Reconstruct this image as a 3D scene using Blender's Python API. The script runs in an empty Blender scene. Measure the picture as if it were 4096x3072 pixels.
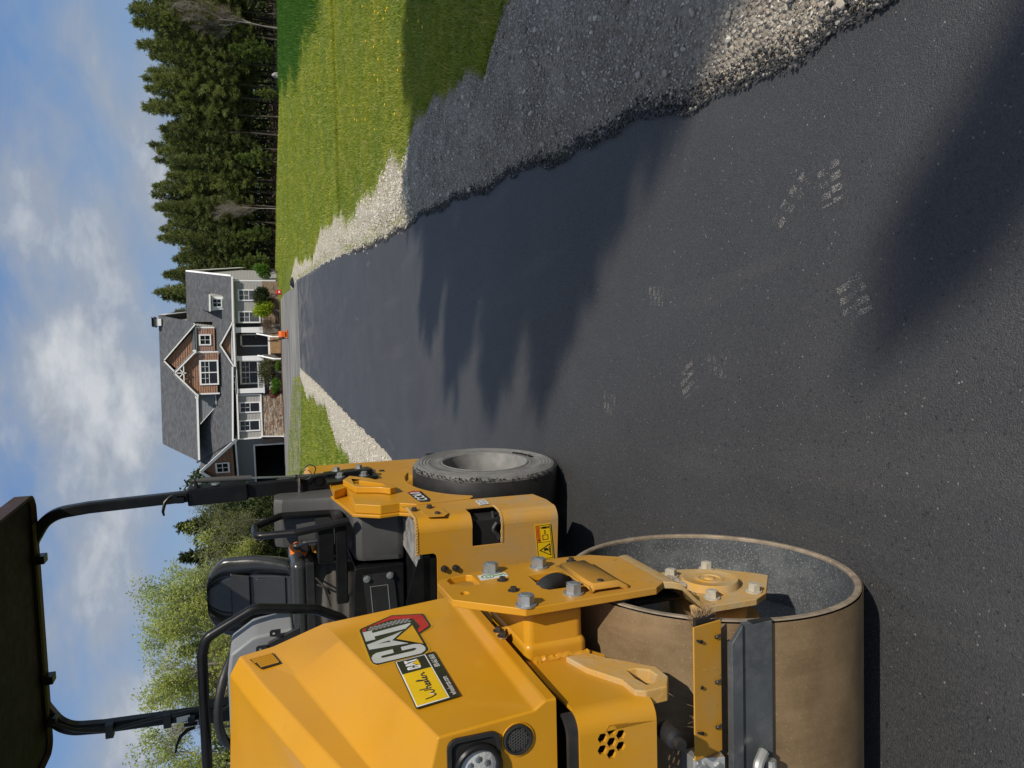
import bpy, bmesh, math, random
import numpy as np
from mathutils import Vector, Matrix, geometry
C = bpy.context.scene.collection
R = math.radians
random.seed(7); RNG = np.random.default_rng(7)
SC = bpy.context.scene

# ---------------------------------------------------------------- camera
PITCH, ROLL, CAM_H = R(19.133), R(2.121), 1.578
cd = bpy.data.cameras.new('camera'); cam = bpy.data.objects.new('camera', cd); C.objects.link(cam)
cd.sensor_width = 36.0; cd.lens = 36.0*2841/4096; cd.clip_end = 3000; cd.clip_start = 0.05
_w = Vector((0, math.cos(PITCH), -math.sin(PITCH))); _t = Vector((0, math.sin(PITCH), math.cos(PITCH))); _r = Vector((1, 0, 0))
_rr = _r*math.cos(ROLL) - _t*math.sin(ROLL); _tt = _t*math.cos(ROLL) + _r*math.sin(ROLL)
mx, my, mz = -_tt, _rr, -_w            # the phone was held on its side: picture right is down, picture up is right
cam.matrix_world = Matrix(((mx.x, my.x, mz.x, 0), (mx.y, my.y, mz.y, 0), (mx.z, my.z, mz.z, CAM_H), (0, 0, 0, 1)))
SC.camera = cam

# ---------------------------------------------------------------- sun, sky, exposure
SUN_EL, SUN_AZ = R(47), R(43)           # azimuth measured from +X towards -Y (behind the camera, to the right)
sdir = Vector((math.cos(SUN_EL)*math.cos(SUN_AZ), -math.cos(SUN_EL)*math.sin(SUN_AZ), math.sin(SUN_EL)))
sl = bpy.data.lights.new('sun', 'SUN'); sl.energy = 4.3; sl.angle = R(0.53); sl.color = (1.0, 0.93, 0.82)
so = bpy.data.objects.new('sun', sl); C.objects.link(so); so.rotation_euler = sdir.to_track_quat('Z', 'Y').to_euler()
SC.view_settings.view_transform = 'Standard'; SC.view_settings.look = 'None'
SC.view_settings.exposure = -0.05; SC.view_settings.gamma = 1.0; SC.view_settings.use_curve_mapping = False

wd = bpy.data.worlds.new('World'); SC.world = wd; wd.use_nodes = True
nt = wd.node_tree; nt.nodes.clear()
def N(t, kind, **kw):
    n = t.nodes.new(kind)
    for k, v in kw.items():
        if k in n.inputs.keys() if isinstance(k, str) else False: n.inputs[k].default_value = v
        else: setattr(n, k, v)
    return n
def LK(t, a, b): t.links.new(a, b)
def MATH(t, op, a, b=None, c=None, clamp=False):
    n = t.nodes.new('ShaderNodeMath'); n.operation = op; n.use_clamp = clamp
    for i, v in enumerate((a, b, c)):
        if v is None: continue
        if isinstance(v, (int, float)): n.inputs[i].default_value = v
        else: t.links.new(v, n.inputs[i])
    return n.outputs[0]
def RAMP(t, fac, stops):
    n = t.nodes.new('ShaderNodeValToRGB'); el = n.color_ramp.elements
    while len(el) < len(stops): el.new(0.5)
    for e, (p, c) in zip(el, stops):
        e.position = p; e.color = (c, c, c, 1) if isinstance(c, (int, float)) else (*c, 1)
    t.links.new(fac, n.inputs[0]); return n.outputs[0]
def MIX(t, fac, a, b, mode='MIX'):
    n = t.nodes.new('ShaderNodeMix'); n.data_type = 'RGBA'; n.blend_type = mode
    for i, v in ((0, fac), (6, a), (7, b)):
        if isinstance(v, (int, float)): n.inputs[i].default_value = v
        elif isinstance(v, (tuple, list)): n.inputs[i].default_value = (*v[:3], 1)
        else: t.links.new(v, n.inputs[i])
    return n.outputs[2]
def NOISE(t, vec, scale, detail=4, rough=0.55, dist=0.0, dim='3D'):
    n = t.nodes.new('ShaderNodeTexNoise'); n.noise_dimensions = dim
    n.inputs['Scale'].default_value = scale; n.inputs['Detail'].default_value = detail
    n.inputs['Roughness'].default_value = rough; n.inputs['Distortion'].default_value = dist
    if vec is not None: t.links.new(vec, n.inputs['Vector'])
    return n.outputs[0]
def COMB(t, x, y, z=0.0):
    n = t.nodes.new('ShaderNodeCombineXYZ')
    for i, v in enumerate((x, y, z)):
        if isinstance(v, (int, float)): n.inputs[i].default_value = v
        else: t.links.new(v, n.inputs[i])
    return n.outputs[0]

tc = nt.nodes.new('ShaderNodeTexCoord'); sp = nt.nodes.new('ShaderNodeSeparateXYZ'); LK(nt, tc.outputs['Generated'], sp.inputs[0])
sky = nt.nodes.new('ShaderNodeTexSky'); sky.sky_type = 'NISHITA'; sky.sun_disc = False
sky.sun_elevation = SUN_EL; sky.sun_rotation = math.atan2(sdir.x, sdir.y); sky.air_density = 1.3; sky.dust_density = 0.8; sky.ozone_density = 1.6
az = MATH(nt, 'ARCTAN2', sp.outputs[0], sp.outputs[1]); el = MATH(nt, 'ARCSINE', sp.outputs[2])
cv = COMB(nt, MATH(nt, 'MULTIPLY', az, 5.0), MATH(nt, 'MULTIPLY', el, 10.0), 0.0)
f1 = NOISE(nt, cv, 1.3, 8, 0.56, 0.35); f2 = NOISE(nt, cv, 0.55, 3, 0.5)
dens = MATH(nt, 'ADD', MATH(nt, 'MULTIPLY', f1, 0.75), MATH(nt, 'MULTIPLY', f2, 0.45))
# clouds, high unseen ones added for fill light: azimuth, elevation, half-widths, weight
CLOUDS = [(0.255, 0.108, 0.065, 0.030, 0.26), (-0.02, 0.175, 0.12, 0.055, 0.40), (0.04, 0.235, 0.08, 0.038, 0.24), (0.175, 0.185, 0.07, 0.05, 0.14),
          (-0.235, 0.185, 0.085, 0.042, 0.20), (0.37, 0.185, 0.06, 0.03, 0.12), (-0.41, 0.165, 0.06, 0.035, 0.22), (0.33, 0.262, 0.09, 0.03, 0.16),
          (0.23, 0.275, 0.08, 0.03, 0.10), (-0.33, 0.22, 0.05, 0.05, 0.06),
          (1.0, 0.3, 0.3, 0.08, 0.2), (-1.1, 0.35, 0.35, 0.1, 0.2), (2.2, 0.3, 0.4, 0.1, 0.2), (-2.3, 0.4, 0.4, 0.12, 0.2), (3.0, 0.25, 0.2, 0.06, 0.2)] + [(a_, e_, 0.42, 0.22, 0.26) for a_, e_ in ((-2.6, 0.75), (-1.5, 0.9), (-0.5, 0.7), (0.6, 0.85), (1.6, 0.65), (2.7, 0.9), (0.1, 1.25), (2.0, 1.3), (-2.0, 1.3))]
for (ca, ce, wa, we, wt) in CLOUDS:
    da = MATH(nt, 'DIVIDE', MATH(nt, 'SUBTRACT', az, ca), wa); de = MATH(nt, 'DIVIDE', MATH(nt, 'SUBTRACT', el, ce), we)
    d2 = MATH(nt, 'ADD', MATH(nt, 'MULTIPLY', da, da), MATH(nt, 'MULTIPLY', de, de))
    g = MATH(nt, 'EXPONENT', MATH(nt, 'MULTIPLY', d2, -0.8))
    dens = MATH(nt, 'ADD', dens, MATH(nt, 'MULTIPLY', g, wt))
cover = RAMP(nt, dens, [(0.52, 0.0), (0.64, 0.32), (0.77, 0.74), (0.93, 0.94)])
shade = NOISE(nt, cv, 2.4, 6, 0.6, 0.2)
cl = RAMP(nt, MATH(nt, 'ADD', MATH(nt, 'MULTIPLY', dens, 0.55), MATH(nt, 'MULTIPLY', shade, 0.45)),
          [(0.50, (2.9, 3.4, 4.3)), (0.66, (3.6, 3.95, 4.5)), (0.82, (6.1, 6.3, 6.6))])
hz = RAMP(nt, el, [(0.0, 0.5), (0.30, 0.0)])
skyc = MIX(nt, 0.62, sky.outputs[0], (0.85, 2.1, 5.1))
skyc = MIX(nt, hz, skyc, (2.7, 3.9, 5.7))
mixc = MIX(nt, cover, skyc, cl)
bg = nt.nodes.new('ShaderNodeBackground'); bg.inputs[1].default_value = 0.105; LK(nt, mixc, bg.inputs[0])
wo = nt.nodes.new('ShaderNodeOutputWorld'); LK(nt, bg.outputs[0], wo.inputs[0])

# ---------------------------------------------------------------- materials
MATS = {}
def new_mat(name):
    m = bpy.data.materials.new(name); m.use_nodes = True; t = m.node_tree
    b = t.nodes['Principled BSDF']; MATS[name] = m; return m, t, b
def pos(t): return t.nodes.new('ShaderNodeNewGeometry').outputs['Position']
def objc(t): return t.nodes.new('ShaderNodeTexCoord').outputs['Object']
def bump(t, b, h, strength, dist=0.01):
    n = t.nodes.new('ShaderNodeBump'); n.inputs['Strength'].default_value = strength; n.inputs['Distance'].default_value = dist
    LK(t, h, n.inputs['Height']); LK(t, n.outputs[0], b.inputs['Normal'])
def simple(name, col, rough=0.5, metal=0.0, var=0.12, vs=8.0, bs=0.0, bsc=60.0, coat=0.0, spec=0.5, dust=0.0, dustc=(0.33, 0.26, 0.18), bd=0.002, rv=0.08):
    m, t, b = new_mat(name); p = objc(t)
    n = NOISE(t, p, vs, 5); k = RAMP(t, n, [(0.3, 1-var), (0.7, 1+var)])
    c = MIX(t, 1.0, col, k, 'MULTIPLY')
    if dust:
        d = RAMP(t, NOISE(t, p, vs*1.7, 8, 0.7), [(0.45, 0.0), (0.75, dust)]); c = MIX(t, d, c, dustc)
    LK(t, c, b.inputs['Base Color'])
    LK(t, RAMP(t, NOISE(t, p, vs*3, 4), [(0.3, max(0.02, rough-rv)), (0.7, min(1, rough+rv))]), b.inputs['Roughness'])
    b.inputs['Metallic'].default_value = metal; b.inputs['Coat Weight'].default_value = coat; b.inputs['Coat Roughness'].default_value = 0.08
    b.inputs['Specular IOR Level'].default_value = spec
    if bs: bump(t, b, NOISE(t, p, bsc, 4, 0.6), bs, bd)
    return m

# ---------------------------------------------------------------- mesh helper
def fillet(pts, r, n=5):
    pts = [Vector(p) for p in pts]; out = [pts[0]]
    for a, b, c in zip(pts, pts[1:], pts[2:]):
        u = (a-b).normalized(); v = (c-b).normalized(); ang = u.angle(v)
        d = min(r/math.tan(ang/2) if ang > 1e-3 else r, (a-b).length*0.49, (c-b).length*0.49)
        p0 = b+u*d; p2 = b+v*d
        for i in range(n+1):
            s = i/n; out.append(p0*(1-s)**2 + b*2*s*(1-s) + p2*s*s)
    out.append(pts[-1]); return out
class MB:
    def __init__(s, M=None): s.v = []; s.f = []; s.M = M
    def add(s, vs, fs):
        o = len(s.v); s.v += [tuple(v) for v in vs]; s.f += [tuple(i+o for i in f) for f in fs]; return s
    def box(s, x0, x1, y0, y1, z0, z1):
        return s.add([(x, y, z) for z in (z0, z1) for y in (y0, y1) for x in (x0, x1)],
                     [(0, 2, 3, 1), (4, 5, 7, 6), (0, 1, 5, 4), (2, 6, 7, 3), (0, 4, 6, 2), (1, 3, 7, 5)])
    def prism(s, poly, axis, a, b, holes=()):
        def up(p, h):
            return {'x': (h, p[0], p[1]), 'y': (p[0], h, p[1]), 'z': (p[0], p[1], h)}[axis]
        loops = [list(poly)]+[list(h) for h in holes]
        flat = [p for l in loops for p in l]; n = len(flat)
        vs = [up(p, a) for p in flat]+[up(p, b) for p in flat]; fs = []
        if not holes and len(poly) <= 60:
            fs += [tuple(range(len(poly))), tuple(n+i for i in reversed(range(len(poly))))]
        else:
            tr = geometry.tessellate_polygon([[Vector((p[0], p[1], 0)) for p in l] for l in loops])
            for t3 in tr: fs += [tuple(t3), tuple(n+i for i in reversed(t3))]
        o = 0
        for l in loops:
            k = len(l)
            for i in range(k): j = (i+1) % k; fs.append((o+i, o+j, n+o+j, n+o+i))
            o += k
        return s.add(vs, fs)
    def tube(s, path, r, n=12, cap=True, closed=False, flat=1.0):
        P = [Vector(p) for p in path]; m = len(P); vs = []; fs = []
        rr = r if isinstance(r, (list, tuple)) else [r]*m
        tg = []
        for i in range(m):
            if closed: d = P[(i+1) % m]-P[i-1]
            else: d = P[min(i+1, m-1)]-P[max(i-1, 0)]
            tg.append(d.normalized())
        u = tg[0].orthogonal().normalized()
        for i in range(m):
            u = (u-tg[i]*u.dot(tg[i])).normalized(); w = tg[i].cross(u)
            for k in range(n):
                a = 2*math.pi*k/n; vs.append(P[i]+(u*math.cos(a)+w*math.sin(a)*flat)*rr[i])
        for i in range(m if closed else m-1):
            j = (i+1) % m
            for k in range(n):
                l = (k+1) % n; fs.append((i*n+k, i*n+l, j*n+l, j*n+k))
        if cap and not closed: fs += [tuple(reversed(range(n))), tuple((m-1)*n+k for k in range(n))]
        return s.add(vs, fs)
    def sweep(s, path, w, h, side, cap=True):
        """rectangular bar along path; side = direction of the w extent"""
        P = [Vector(p) for p in path]; m = len(P); vs = []; fs = []
        for i in range(m):
            d = (P[min(i+1, m-1)]-P[max(i-1, 0)]).normalized(); u = (Vector(side)-d*d.dot(Vector(side))).normalized(); q = d.cross(u)
            for a, b in ((-1, -1), (1, -1), (1, 1), (-1, 1)): vs.append(P[i]+u*a*w/2+q*b*h/2)
        for i in range(m-1):
            for k in range(4): l = (k+1) % 4; fs.append((i*4+k, i*4+l, i*4+4+l, i*4+4+k))
        if cap: fs += [(3, 2, 1, 0), tuple((m-1)*4+k for k in range(4))]
        return s.add(vs, fs)
    def lathe(s, prof, c, axis='x', n=48, closed=False):
        vs = []; fs = []; c = Vector(c); m = len(prof)
        for (a, r) in prof:
            for k in range(n):
                t = 2*math.pi*k/n; p, q = r*math.cos(t), r*math.sin(t)
                vs.append(c+Vector({'x': (a, p, q), 'y': (p, a, q), 'z': (p, q, a)}[axis]))
        for i in range(m if closed else m-1):
            j = (i+1) % m
            for k in range(n): l = (k+1) % n; fs.append((i*n+k, j*n+k, j*n+l, i*n+l))
        return s.add(vs, fs)
    def loft(s, secs, closed=False, caps=False):
        m, n = len(secs), len(secs[0]); vs = [p for q in secs for p in q]; fs = []
        for i in range(m-1):
            for k in range(n if closed else n-1):
                l = (k+1) % n; fs.append((i*n+k, i*n+l, (i+1)*n+l, (i+1)*n+k))
        if caps: fs += [tuple(reversed(range(n))), tuple((m-1)*n+k for k in range(n))]
        return s.add(vs, fs)
    def ball(s, c, r, n=12, sc=(1, 1, 1)):
        vs = []; fs = []; h = n//2
        for i in range(h+1):
            th = math.pi*i/h
            for k in range(n):
                ph = 2*math.pi*k/n
                vs.append((c[0]+r*sc[0]*math.sin(th)*math.cos(ph), c[1]+r*sc[1]*math.sin(th)*math.sin(ph), c[2]+r*sc[2]*math.cos(th)))
        for i in range(h):
            for k in range(n): l = (k+1) % n; fs.append((i*n+k, (i+1)*n+k, (i+1)*n+l, i*n+l))
        return s.add(vs, fs)
    def mesh(s, name, off=(0, 0, 0)):
        me = bpy.data.meshes.new(name); M = s.M; o = Vector(off)
        vs = [(M @ Vector(v) if M else Vector(v))-o for v in s.v]
        me.from_pydata(vs, [], s.f); me.update(); return me
    def build(s, name, mat, parent=None, bevel=0.0, seg=2, smooth=True, ang=35, off=None, fix=True, sub=0, weld=True):
        if off is None: off = parent.matrix_world.translation if parent is not None else (0, 0, 0)
        if parent is not None and parent.parent is not None: off = root_of(parent).location
        me = s.mesh(name, off)
        if fix:
            bm = bmesh.new(); bm.from_mesh(me)
            if weld: bmesh.ops.remove_doubles(bm, verts=bm.verts, dist=1e-5)
            bmesh.ops.recalc_face_normals(bm, faces=bm.faces); bm.to_mesh(me); bm.free()
        return link(name, me, mat, parent, bevel, seg, smooth, ang, sub)
def root_of(o):
    while o.parent is not None: o = o.parent
    return o
def link(name, me, mat, parent=None, bevel=0.0, seg=2, smooth=True, ang=35, sub=0):
    if mat is not None: me.materials.clear(); me.materials.append(MATS[mat] if isinstance(mat, str) else mat)
    o = bpy.data.objects.new(name, me); C.objects.link(o)
    if parent is not None: o.parent = parent
    if smooth:
        me.polygons.foreach_set('use_smooth', [True]*len(me.polygons))
        if not bevel: me.set_sharp_from_angle(angle=R(ang))
    if sub:
        md = o.modifiers.new('sub', 'SUBSURF'); md.levels = sub; md.render_levels = sub
    if bevel:
        md = o.modifiers.new('bevel', 'BEVEL'); md.width = bevel; md.segments = seg; md.limit_method = 'ANGLE'; md.angle_limit = R(28); md.harden_normals = True
    return o
def tag(o, label=None, cat=None, group=None, kind=None):
    for k, v in (('label', label), ('category', cat), ('group', group), ('kind', kind)):
        if v: o[k] = v
    return o
def thing(name, label, cat, loc=(0, 0, 0), group=None):
    o = bpy.data.objects.new(name, None); C.objects.link(o); o.location = loc; o.empty_display_size = 0.1
    bpy.context.view_layer.update(); return tag(o, label, cat, group)
def clone(o, parent=None, off=None):
    c = o.copy(); C.objects.link(c)
    if parent is not None: c.parent = parent
    for ch in [q for q in C.objects if q.parent == o]: clone(ch, c)
    return c
def np_mesh(name, V, F, mat, parent=None, smooth=False, k=None):
    """fast mesh from numpy arrays, F of shape (n,3) or (n,4)"""
    V = np.ascontiguousarray(V, np.float32); F = np.ascontiguousarray(F, np.int32)
    me = bpy.data.meshes.new(name); me.vertices.add(len(V)); me.vertices.foreach_set('co', V.ravel())
    k = F.shape[1]; me.loops.add(F.size); me.loops.foreach_set('vertex_index', F.ravel()); me.polygons.add(len(F))
    me.polygons.foreach_set('loop_start', np.arange(0, F.size, k, dtype=np.int32)); me.polygons.foreach_set('loop_total', np.full(len(F), k, np.int32))
    if smooth: me.polygons.foreach_set('use_smooth', np.ones(len(F), bool))
    me.update(calc_edges=True); me.validate()
    if mat: me.materials.append(MATS[mat])
    return me
def text_mesh(txt, size, bold=0.0):
    cu = bpy.data.curves.new('txt', 'FONT'); cu.body = txt; cu.size = size; cu.offset = bold; cu.align_x = 'CENTER'; cu.align_y = 'CENTER'; cu.resolution_u = 3
    o = bpy.data.objects.new('txt', cu); C.objects.link(o); dg = bpy.context.evaluated_depsgraph_get(); dg.update()
    me = bpy.data.meshes.new_from_object(o.evaluated_get(dg)); bpy.data.objects.remove(o); return me
def smooth01(x): x = np.clip(x, 0, 1); return x*x*(3-2*x)
# ================================================================ GROUND
def gz(x, y):
    """height of the natural ground"""
    x = np.asarray(x, float); y = np.asarray(y, float)
    fall = -1.05*smooth01((x-13)/24)*smooth01((y-22)/46)
    rise = 0.25*smooth01((y-26)/36)*(1-smooth01((x-9)/8))
    return fall+rise-0.035
# driveway edges (x, y)
RE = [(1.02, -6), (0.95, 0.0), (0.95, 1.4), (1.06, 2.31), (1.18, 3.09), (1.38, 4.45), (1.54, 5.6), (1.72, 6.78), (1.93, 8.86), (2.18, 10.9), (2.75, 14.8), (3.37, 19.4), (4.35, 27.5), (5.2, 34.5), (5.6, 40.0)]
LE = [(-2.6, -6), (-2.35, 0.0), (-2.2, 1.4), (-2.1, 2.31), (-2.0, 3.09), (-1.75, 4.45), (-1.5, 5.6), (-1.3, 6.78), (-1.04, 8.86), (-0.83, 10.7), (-0.57, 14.2), (-0.22, 18.2), (0.20, 23.0), (0.78, 30.4), (1.10, 34.3)]
def edge(E):
    E = np.array(E); return lambda y: np.interp(y, E[:, 1], E[:, 0])
def wob(y, s, a, f): return a*(np.sin(y*f+s)+0.6*np.sin(y*f*2.3+s*3)+0.4*np.sin(y*f*5.1+s*5))
re_, le_ = edge(RE), edge(LE)
GRo0 = edge([(3.2, -6), (2.75, 2.0), (2.53, 4.41), (2.40, 4.96), (2.56, 5.75), (2.80, 6.6), (2.84, 7.24), (2.86, 7.63), (2.62, 8.0), (2.75, 9.2), (3.17, 11.1), (3.52, 13.7), (4.15, 19.1), (4.9, 25.0), (5.6, 31.0), (6.1, 38.0), (6.2, 41.0)])
GLo0 = edge([(-4.0, -6), (-3.2, 2), (-2.8, 5.6), (-2.2, 9), (-1.42, 12.4), (-1.25, 15.2), (-1.02, 18.4), (-0.62, 21.2), (0.16, 30.5), (0.8, 34.6)])

def rag(y, k):
    y = np.asarray(y, float); f = np.clip((y-7.0)/2.0, 0, 1); g = 1+np.clip((y-14)/20, 0, 1)
    l = np.log(np.maximum(y, 1.0)); return f*g*(0.20*np.sin(9*l+k)+0.10*np.sin(23*l+2*k)+0.05*np.sin(61*l+k)+0.03*np.sin(131*l))+(1-f)*0.05*np.sin(6*y+k)
GRo = lambda y: np.maximum(GRo0(y)+rag(y, 0.7)*np.clip((41-np.asarray(y, float))/6, 0, 1), re_(y)+0.22)
GLo = lambda y: np.minimum(GLo0(y)-0.8*rag(y, 2.1)*np.clip((34-np.asarray(y, float))/5, 0, 1)-0.10, le_(y)-0.25)

# --- big ground sheet
m, t, b = new_mat('lawn_soil'); p = pos(t)
c = MIX(t, RAMP(t, NOISE(t, p, 0.35, 6), [(0.35, 0.0), (0.65, 1.0)]), (0.085, 0.130, 0.016), (0.150, 0.185, 0.026))
c = MIX(t, RAMP(t, NOISE(t, p, 9.0, 4), [(0.4, 0.0), (0.75, 0.55)]), c, (0.19, 0.18, 0.05))
LK(t, c, b.inputs['Base Color']); b.inputs['Roughness'].default_value = 0.95; b.inputs['Specular IOR Level'].default_value = 0.1
bump(t, b, NOISE(t, p, 14.0, 6, 0.7), 0.9, 0.05)
gx = np.concatenate([np.linspace(-900, -70, 14), np.linspace(-60, 70, 100), np.linspace(80, 900, 14)]); gy = np.concatenate([np.linspace(-400, -14, 8), np.linspace(-12, 110, 100), np.linspace(120, 1500, 12)])
GX, GY = np.meshgrid(gx, gy); GZ = gz(GX, GY)
V = np.stack([GX.ravel(), GY.ravel(), GZ.ravel()], -1); nx, ny = len(gx), len(gy)
I = (np.arange(ny-1)[:, None]*nx+np.arange(nx-1)[None]).ravel()
me = np_mesh('lawn', V, np.stack([I, I+1, I+nx+1, I+nx], -1), 'lawn_soil', smooth=True)
lawn = link('lawn', me, None); tag(lawn, kind='structure', label='sunlit green lawn sloping down to the pine wood')

# --- strips between two edge functions
def strip(name, fl, fr, y0, y1, mat, zf, ny_=160, nx_=10, wl=0.0, wr=0.0, power=1.0, skirt=0.0, seed=0):
    ys = y0+(y1-y0)*np.linspace(0, 1, ny_)**power; s = np.linspace(0, 1, nx_)
    L = fl(ys)+wob(ys, 1.0+seed, wl, 5.0); Rr = fr(ys)+wob(ys, 2.0+seed, wr, 4.3)
    X = L[:, None]*(1-s)+Rr[:, None]*s; Y = np.repeat(ys[:, None], nx_, 1); Z = gz(X, Y)+zf(X, Y, np.repeat(s[None], ny_, 0))
    if skirt:
        X = np.concatenate([X[:, :1]-0.02, X, X[:, -1:]+0.02], 1); Y = np.concatenate([Y[:, :1], Y, Y[:, -1:]], 1); Z = np.concatenate([Z[:, :1]-skirt, Z, Z[:, -1:]-skirt], 1)
    k = X.shape[1]; V = np.stack([X.ravel(), Y.ravel(), Z.ravel()], -1)
    I = (np.arange(ny_-1)[:, None]*k+np.arange(k-1)[None]).ravel()
    return link(name, np_mesh(name, V, np.stack([I, I+1, I+k+1, I+k], -1), mat, smooth=True), None)

# fresh asphalt
m, t, b = new_mat('fresh_asphalt'); p = pos(t)
vn = t.nodes.new('ShaderNodeTexVoronoi'); vn.inputs['Scale'].default_value = 260.0; LK(t, p, vn.inputs['Vector'])
rnd = t.nodes.new('ShaderNodeSeparateColor'); LK(t, vn.outputs['Color'], rnd.inputs[0])
base = MIX(t, RAMP(t, NOISE(t, p, 1.1, 6, 0.6), [(0.3, 0.0), (0.7, 1.0)]), (0.031, 0.0315, 0.0335), (0.048, 0.048, 0.049))
base = MIX(t, RAMP(t, rnd.outputs[0], [(0.45, 0.0), (0.98, 0.6)]), base, (0.075, 0.074, 0.071))
base = MIX(t, RAMP(t, rnd.outputs[1], [(0.9970, 0.0), (0.9985, 1.0)]), base, (0.24, 0.235, 0.22))
mp = t.nodes.new('ShaderNodeMapping'); mp.inputs['Scale'].default_value = (3.2, 0.35, 1); LK(t, p, mp.inputs[0])
base = MIX(t, RAMP(t, NOISE(t, mp.outputs[0], 1.0, 5, 0.6), [(0.55, 0.0), (0.85, 0.28)]), base, (0.16, 0.15, 0.135))
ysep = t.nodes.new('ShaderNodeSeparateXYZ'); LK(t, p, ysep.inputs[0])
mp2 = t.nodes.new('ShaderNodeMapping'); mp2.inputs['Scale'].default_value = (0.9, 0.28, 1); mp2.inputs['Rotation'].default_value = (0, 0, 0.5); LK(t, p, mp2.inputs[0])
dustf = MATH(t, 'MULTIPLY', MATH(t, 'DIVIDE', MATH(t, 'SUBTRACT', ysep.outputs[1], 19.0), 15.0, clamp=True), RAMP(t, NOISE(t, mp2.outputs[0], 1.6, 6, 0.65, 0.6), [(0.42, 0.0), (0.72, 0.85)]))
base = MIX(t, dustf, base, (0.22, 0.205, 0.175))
base = MIX(t, RAMP(t, NOISE(t, p, 75.0, 3, 0.6), [(0.62, 0.0), (0.70, 0.75)]), base, (0.009, 0.009, 0.010))
base = MIX(t, RAMP(t, NOISE(t, p, 2.3, 7, 0.7, 0.3), [(0.60, 0.0), (0.78, 0.35)]), base, (0.012, 0.012, 0.014))
LK(t, base, b.inputs['Base Color'])
LK(t, RAMP(t, rnd.outputs[2], [(0.0, 0.42), (1.0, 0.72)]), b.inputs['Roughness'])
b.inputs['Specular IOR Level'].default_value = 0.55
h = MATH(t, 'ADD', MATH(t, 'MULTIPLY', vn.outputs['Distance'], -0.8), MATH(t, 'MULTIPLY', NOISE(t, p, 150.0, 5, 0.75), 1.1))
bump(t, b, h, 0.5, 0.005)
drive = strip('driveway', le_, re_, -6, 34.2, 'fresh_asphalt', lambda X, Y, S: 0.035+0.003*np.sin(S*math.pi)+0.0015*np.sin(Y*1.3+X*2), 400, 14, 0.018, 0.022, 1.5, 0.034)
tag(drive, kind='structure', label='freshly paved black asphalt driveway')
# the old apron in front of the house
m, t, b = new_mat('old_asphalt'); p = pos(t)
mp = t.nodes.new('ShaderNodeMapping'); mp.inputs['Scale'].default_value = (0.25, 1.4, 1); LK(t, p, mp.inputs[0])
c = MIX(t, RAMP(t, NOISE(t, mp.outputs[0], 0.8, 6, 0.65), [(0.35, 0.0), (0.65, 1.0)]), (0.10, 0.10, 0.098), (0.28, 0.265, 0.235))
LK(t, c, b.inputs['Base Color']); b.inputs['Roughness'].default_value = 0.9; bump(t, b, NOISE(t, p, 30, 4), 0.4, 0.01)
def poly_sheet(name, P, mat, z, kind='structure'):
    bm = bmesh.new(); vs = [bm.verts.new((x, y, 0)) for x, y in P]; f = bm.faces.new(vs); bmesh.ops.triangulate(bm, faces=[f])
    bmesh.ops.subdivide_edges(bm, edges=bm.edges, cuts=5, use_grid_fill=True)
    for v in bm.verts: v.co.z = float(gz(v.co.x, v.co.y))+z
    me = bpy.data.meshes.new(name); bm.to_mesh(me); bm.free(); o = link(name, me, mat, ang=80); return tag(o, kind=kind)
poly_sheet('parking_apron', [(0.72, 33.4), (1.1, 34.3), (3.2, 34.25), (5.25, 34.3), (5.6, 40.5), (6.6, 50.0), (7.2, 57.5), (4, 60.2), (-6, 61.5), (-12, 68), (-34, 74), (-34, 67), (-14, 62.5), (-5.3, 55.8), (0.5, 46.0), (1.3, 41.0)], 'old_asphalt', 0.022)

# gravel strips
m, t, b = new_mat('gravel_bed'); p = pos(t)
vn = t.nodes.new('ShaderNodeTexVoronoi'); vn.inputs['Scale'].default_value = 55.0; LK(t, p, vn.inputs['Vector'])
sc3 = t.nodes.new('ShaderNodeSeparateColor'); LK(t, vn.outputs['Color'], sc3.inputs[0])
yy = t.nodes.new('ShaderNodeSeparateXYZ'); LK(t, p, yy.inputs[0])
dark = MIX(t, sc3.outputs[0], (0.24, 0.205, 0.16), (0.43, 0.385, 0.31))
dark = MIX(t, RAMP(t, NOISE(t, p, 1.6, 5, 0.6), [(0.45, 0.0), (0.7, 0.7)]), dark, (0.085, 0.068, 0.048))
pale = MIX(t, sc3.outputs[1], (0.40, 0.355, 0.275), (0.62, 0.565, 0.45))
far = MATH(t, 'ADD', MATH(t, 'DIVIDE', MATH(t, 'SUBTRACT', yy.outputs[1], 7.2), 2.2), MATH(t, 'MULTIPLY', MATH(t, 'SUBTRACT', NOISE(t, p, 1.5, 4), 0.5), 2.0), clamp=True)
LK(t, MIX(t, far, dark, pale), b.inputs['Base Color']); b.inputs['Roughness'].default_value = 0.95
bump(t, b, MATH(t, 'ADD', MATH(t, 'MULTIPLY', vn.outputs['Distance'], -1.0), NOISE(t, p, 18, 5, 0.7)), 1.0, 0.02)
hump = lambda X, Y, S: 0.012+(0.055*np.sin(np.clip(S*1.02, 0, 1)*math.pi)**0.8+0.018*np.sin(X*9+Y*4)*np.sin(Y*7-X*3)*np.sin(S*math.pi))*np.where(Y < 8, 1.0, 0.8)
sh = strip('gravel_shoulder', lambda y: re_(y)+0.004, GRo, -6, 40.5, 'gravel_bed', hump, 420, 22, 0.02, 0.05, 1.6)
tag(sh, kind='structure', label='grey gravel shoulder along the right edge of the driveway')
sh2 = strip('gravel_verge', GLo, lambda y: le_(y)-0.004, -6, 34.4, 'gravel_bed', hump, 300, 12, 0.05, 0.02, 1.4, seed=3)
tag(sh2, kind='structure', label='pale gravel verge along the left edge of the driveway')

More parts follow.
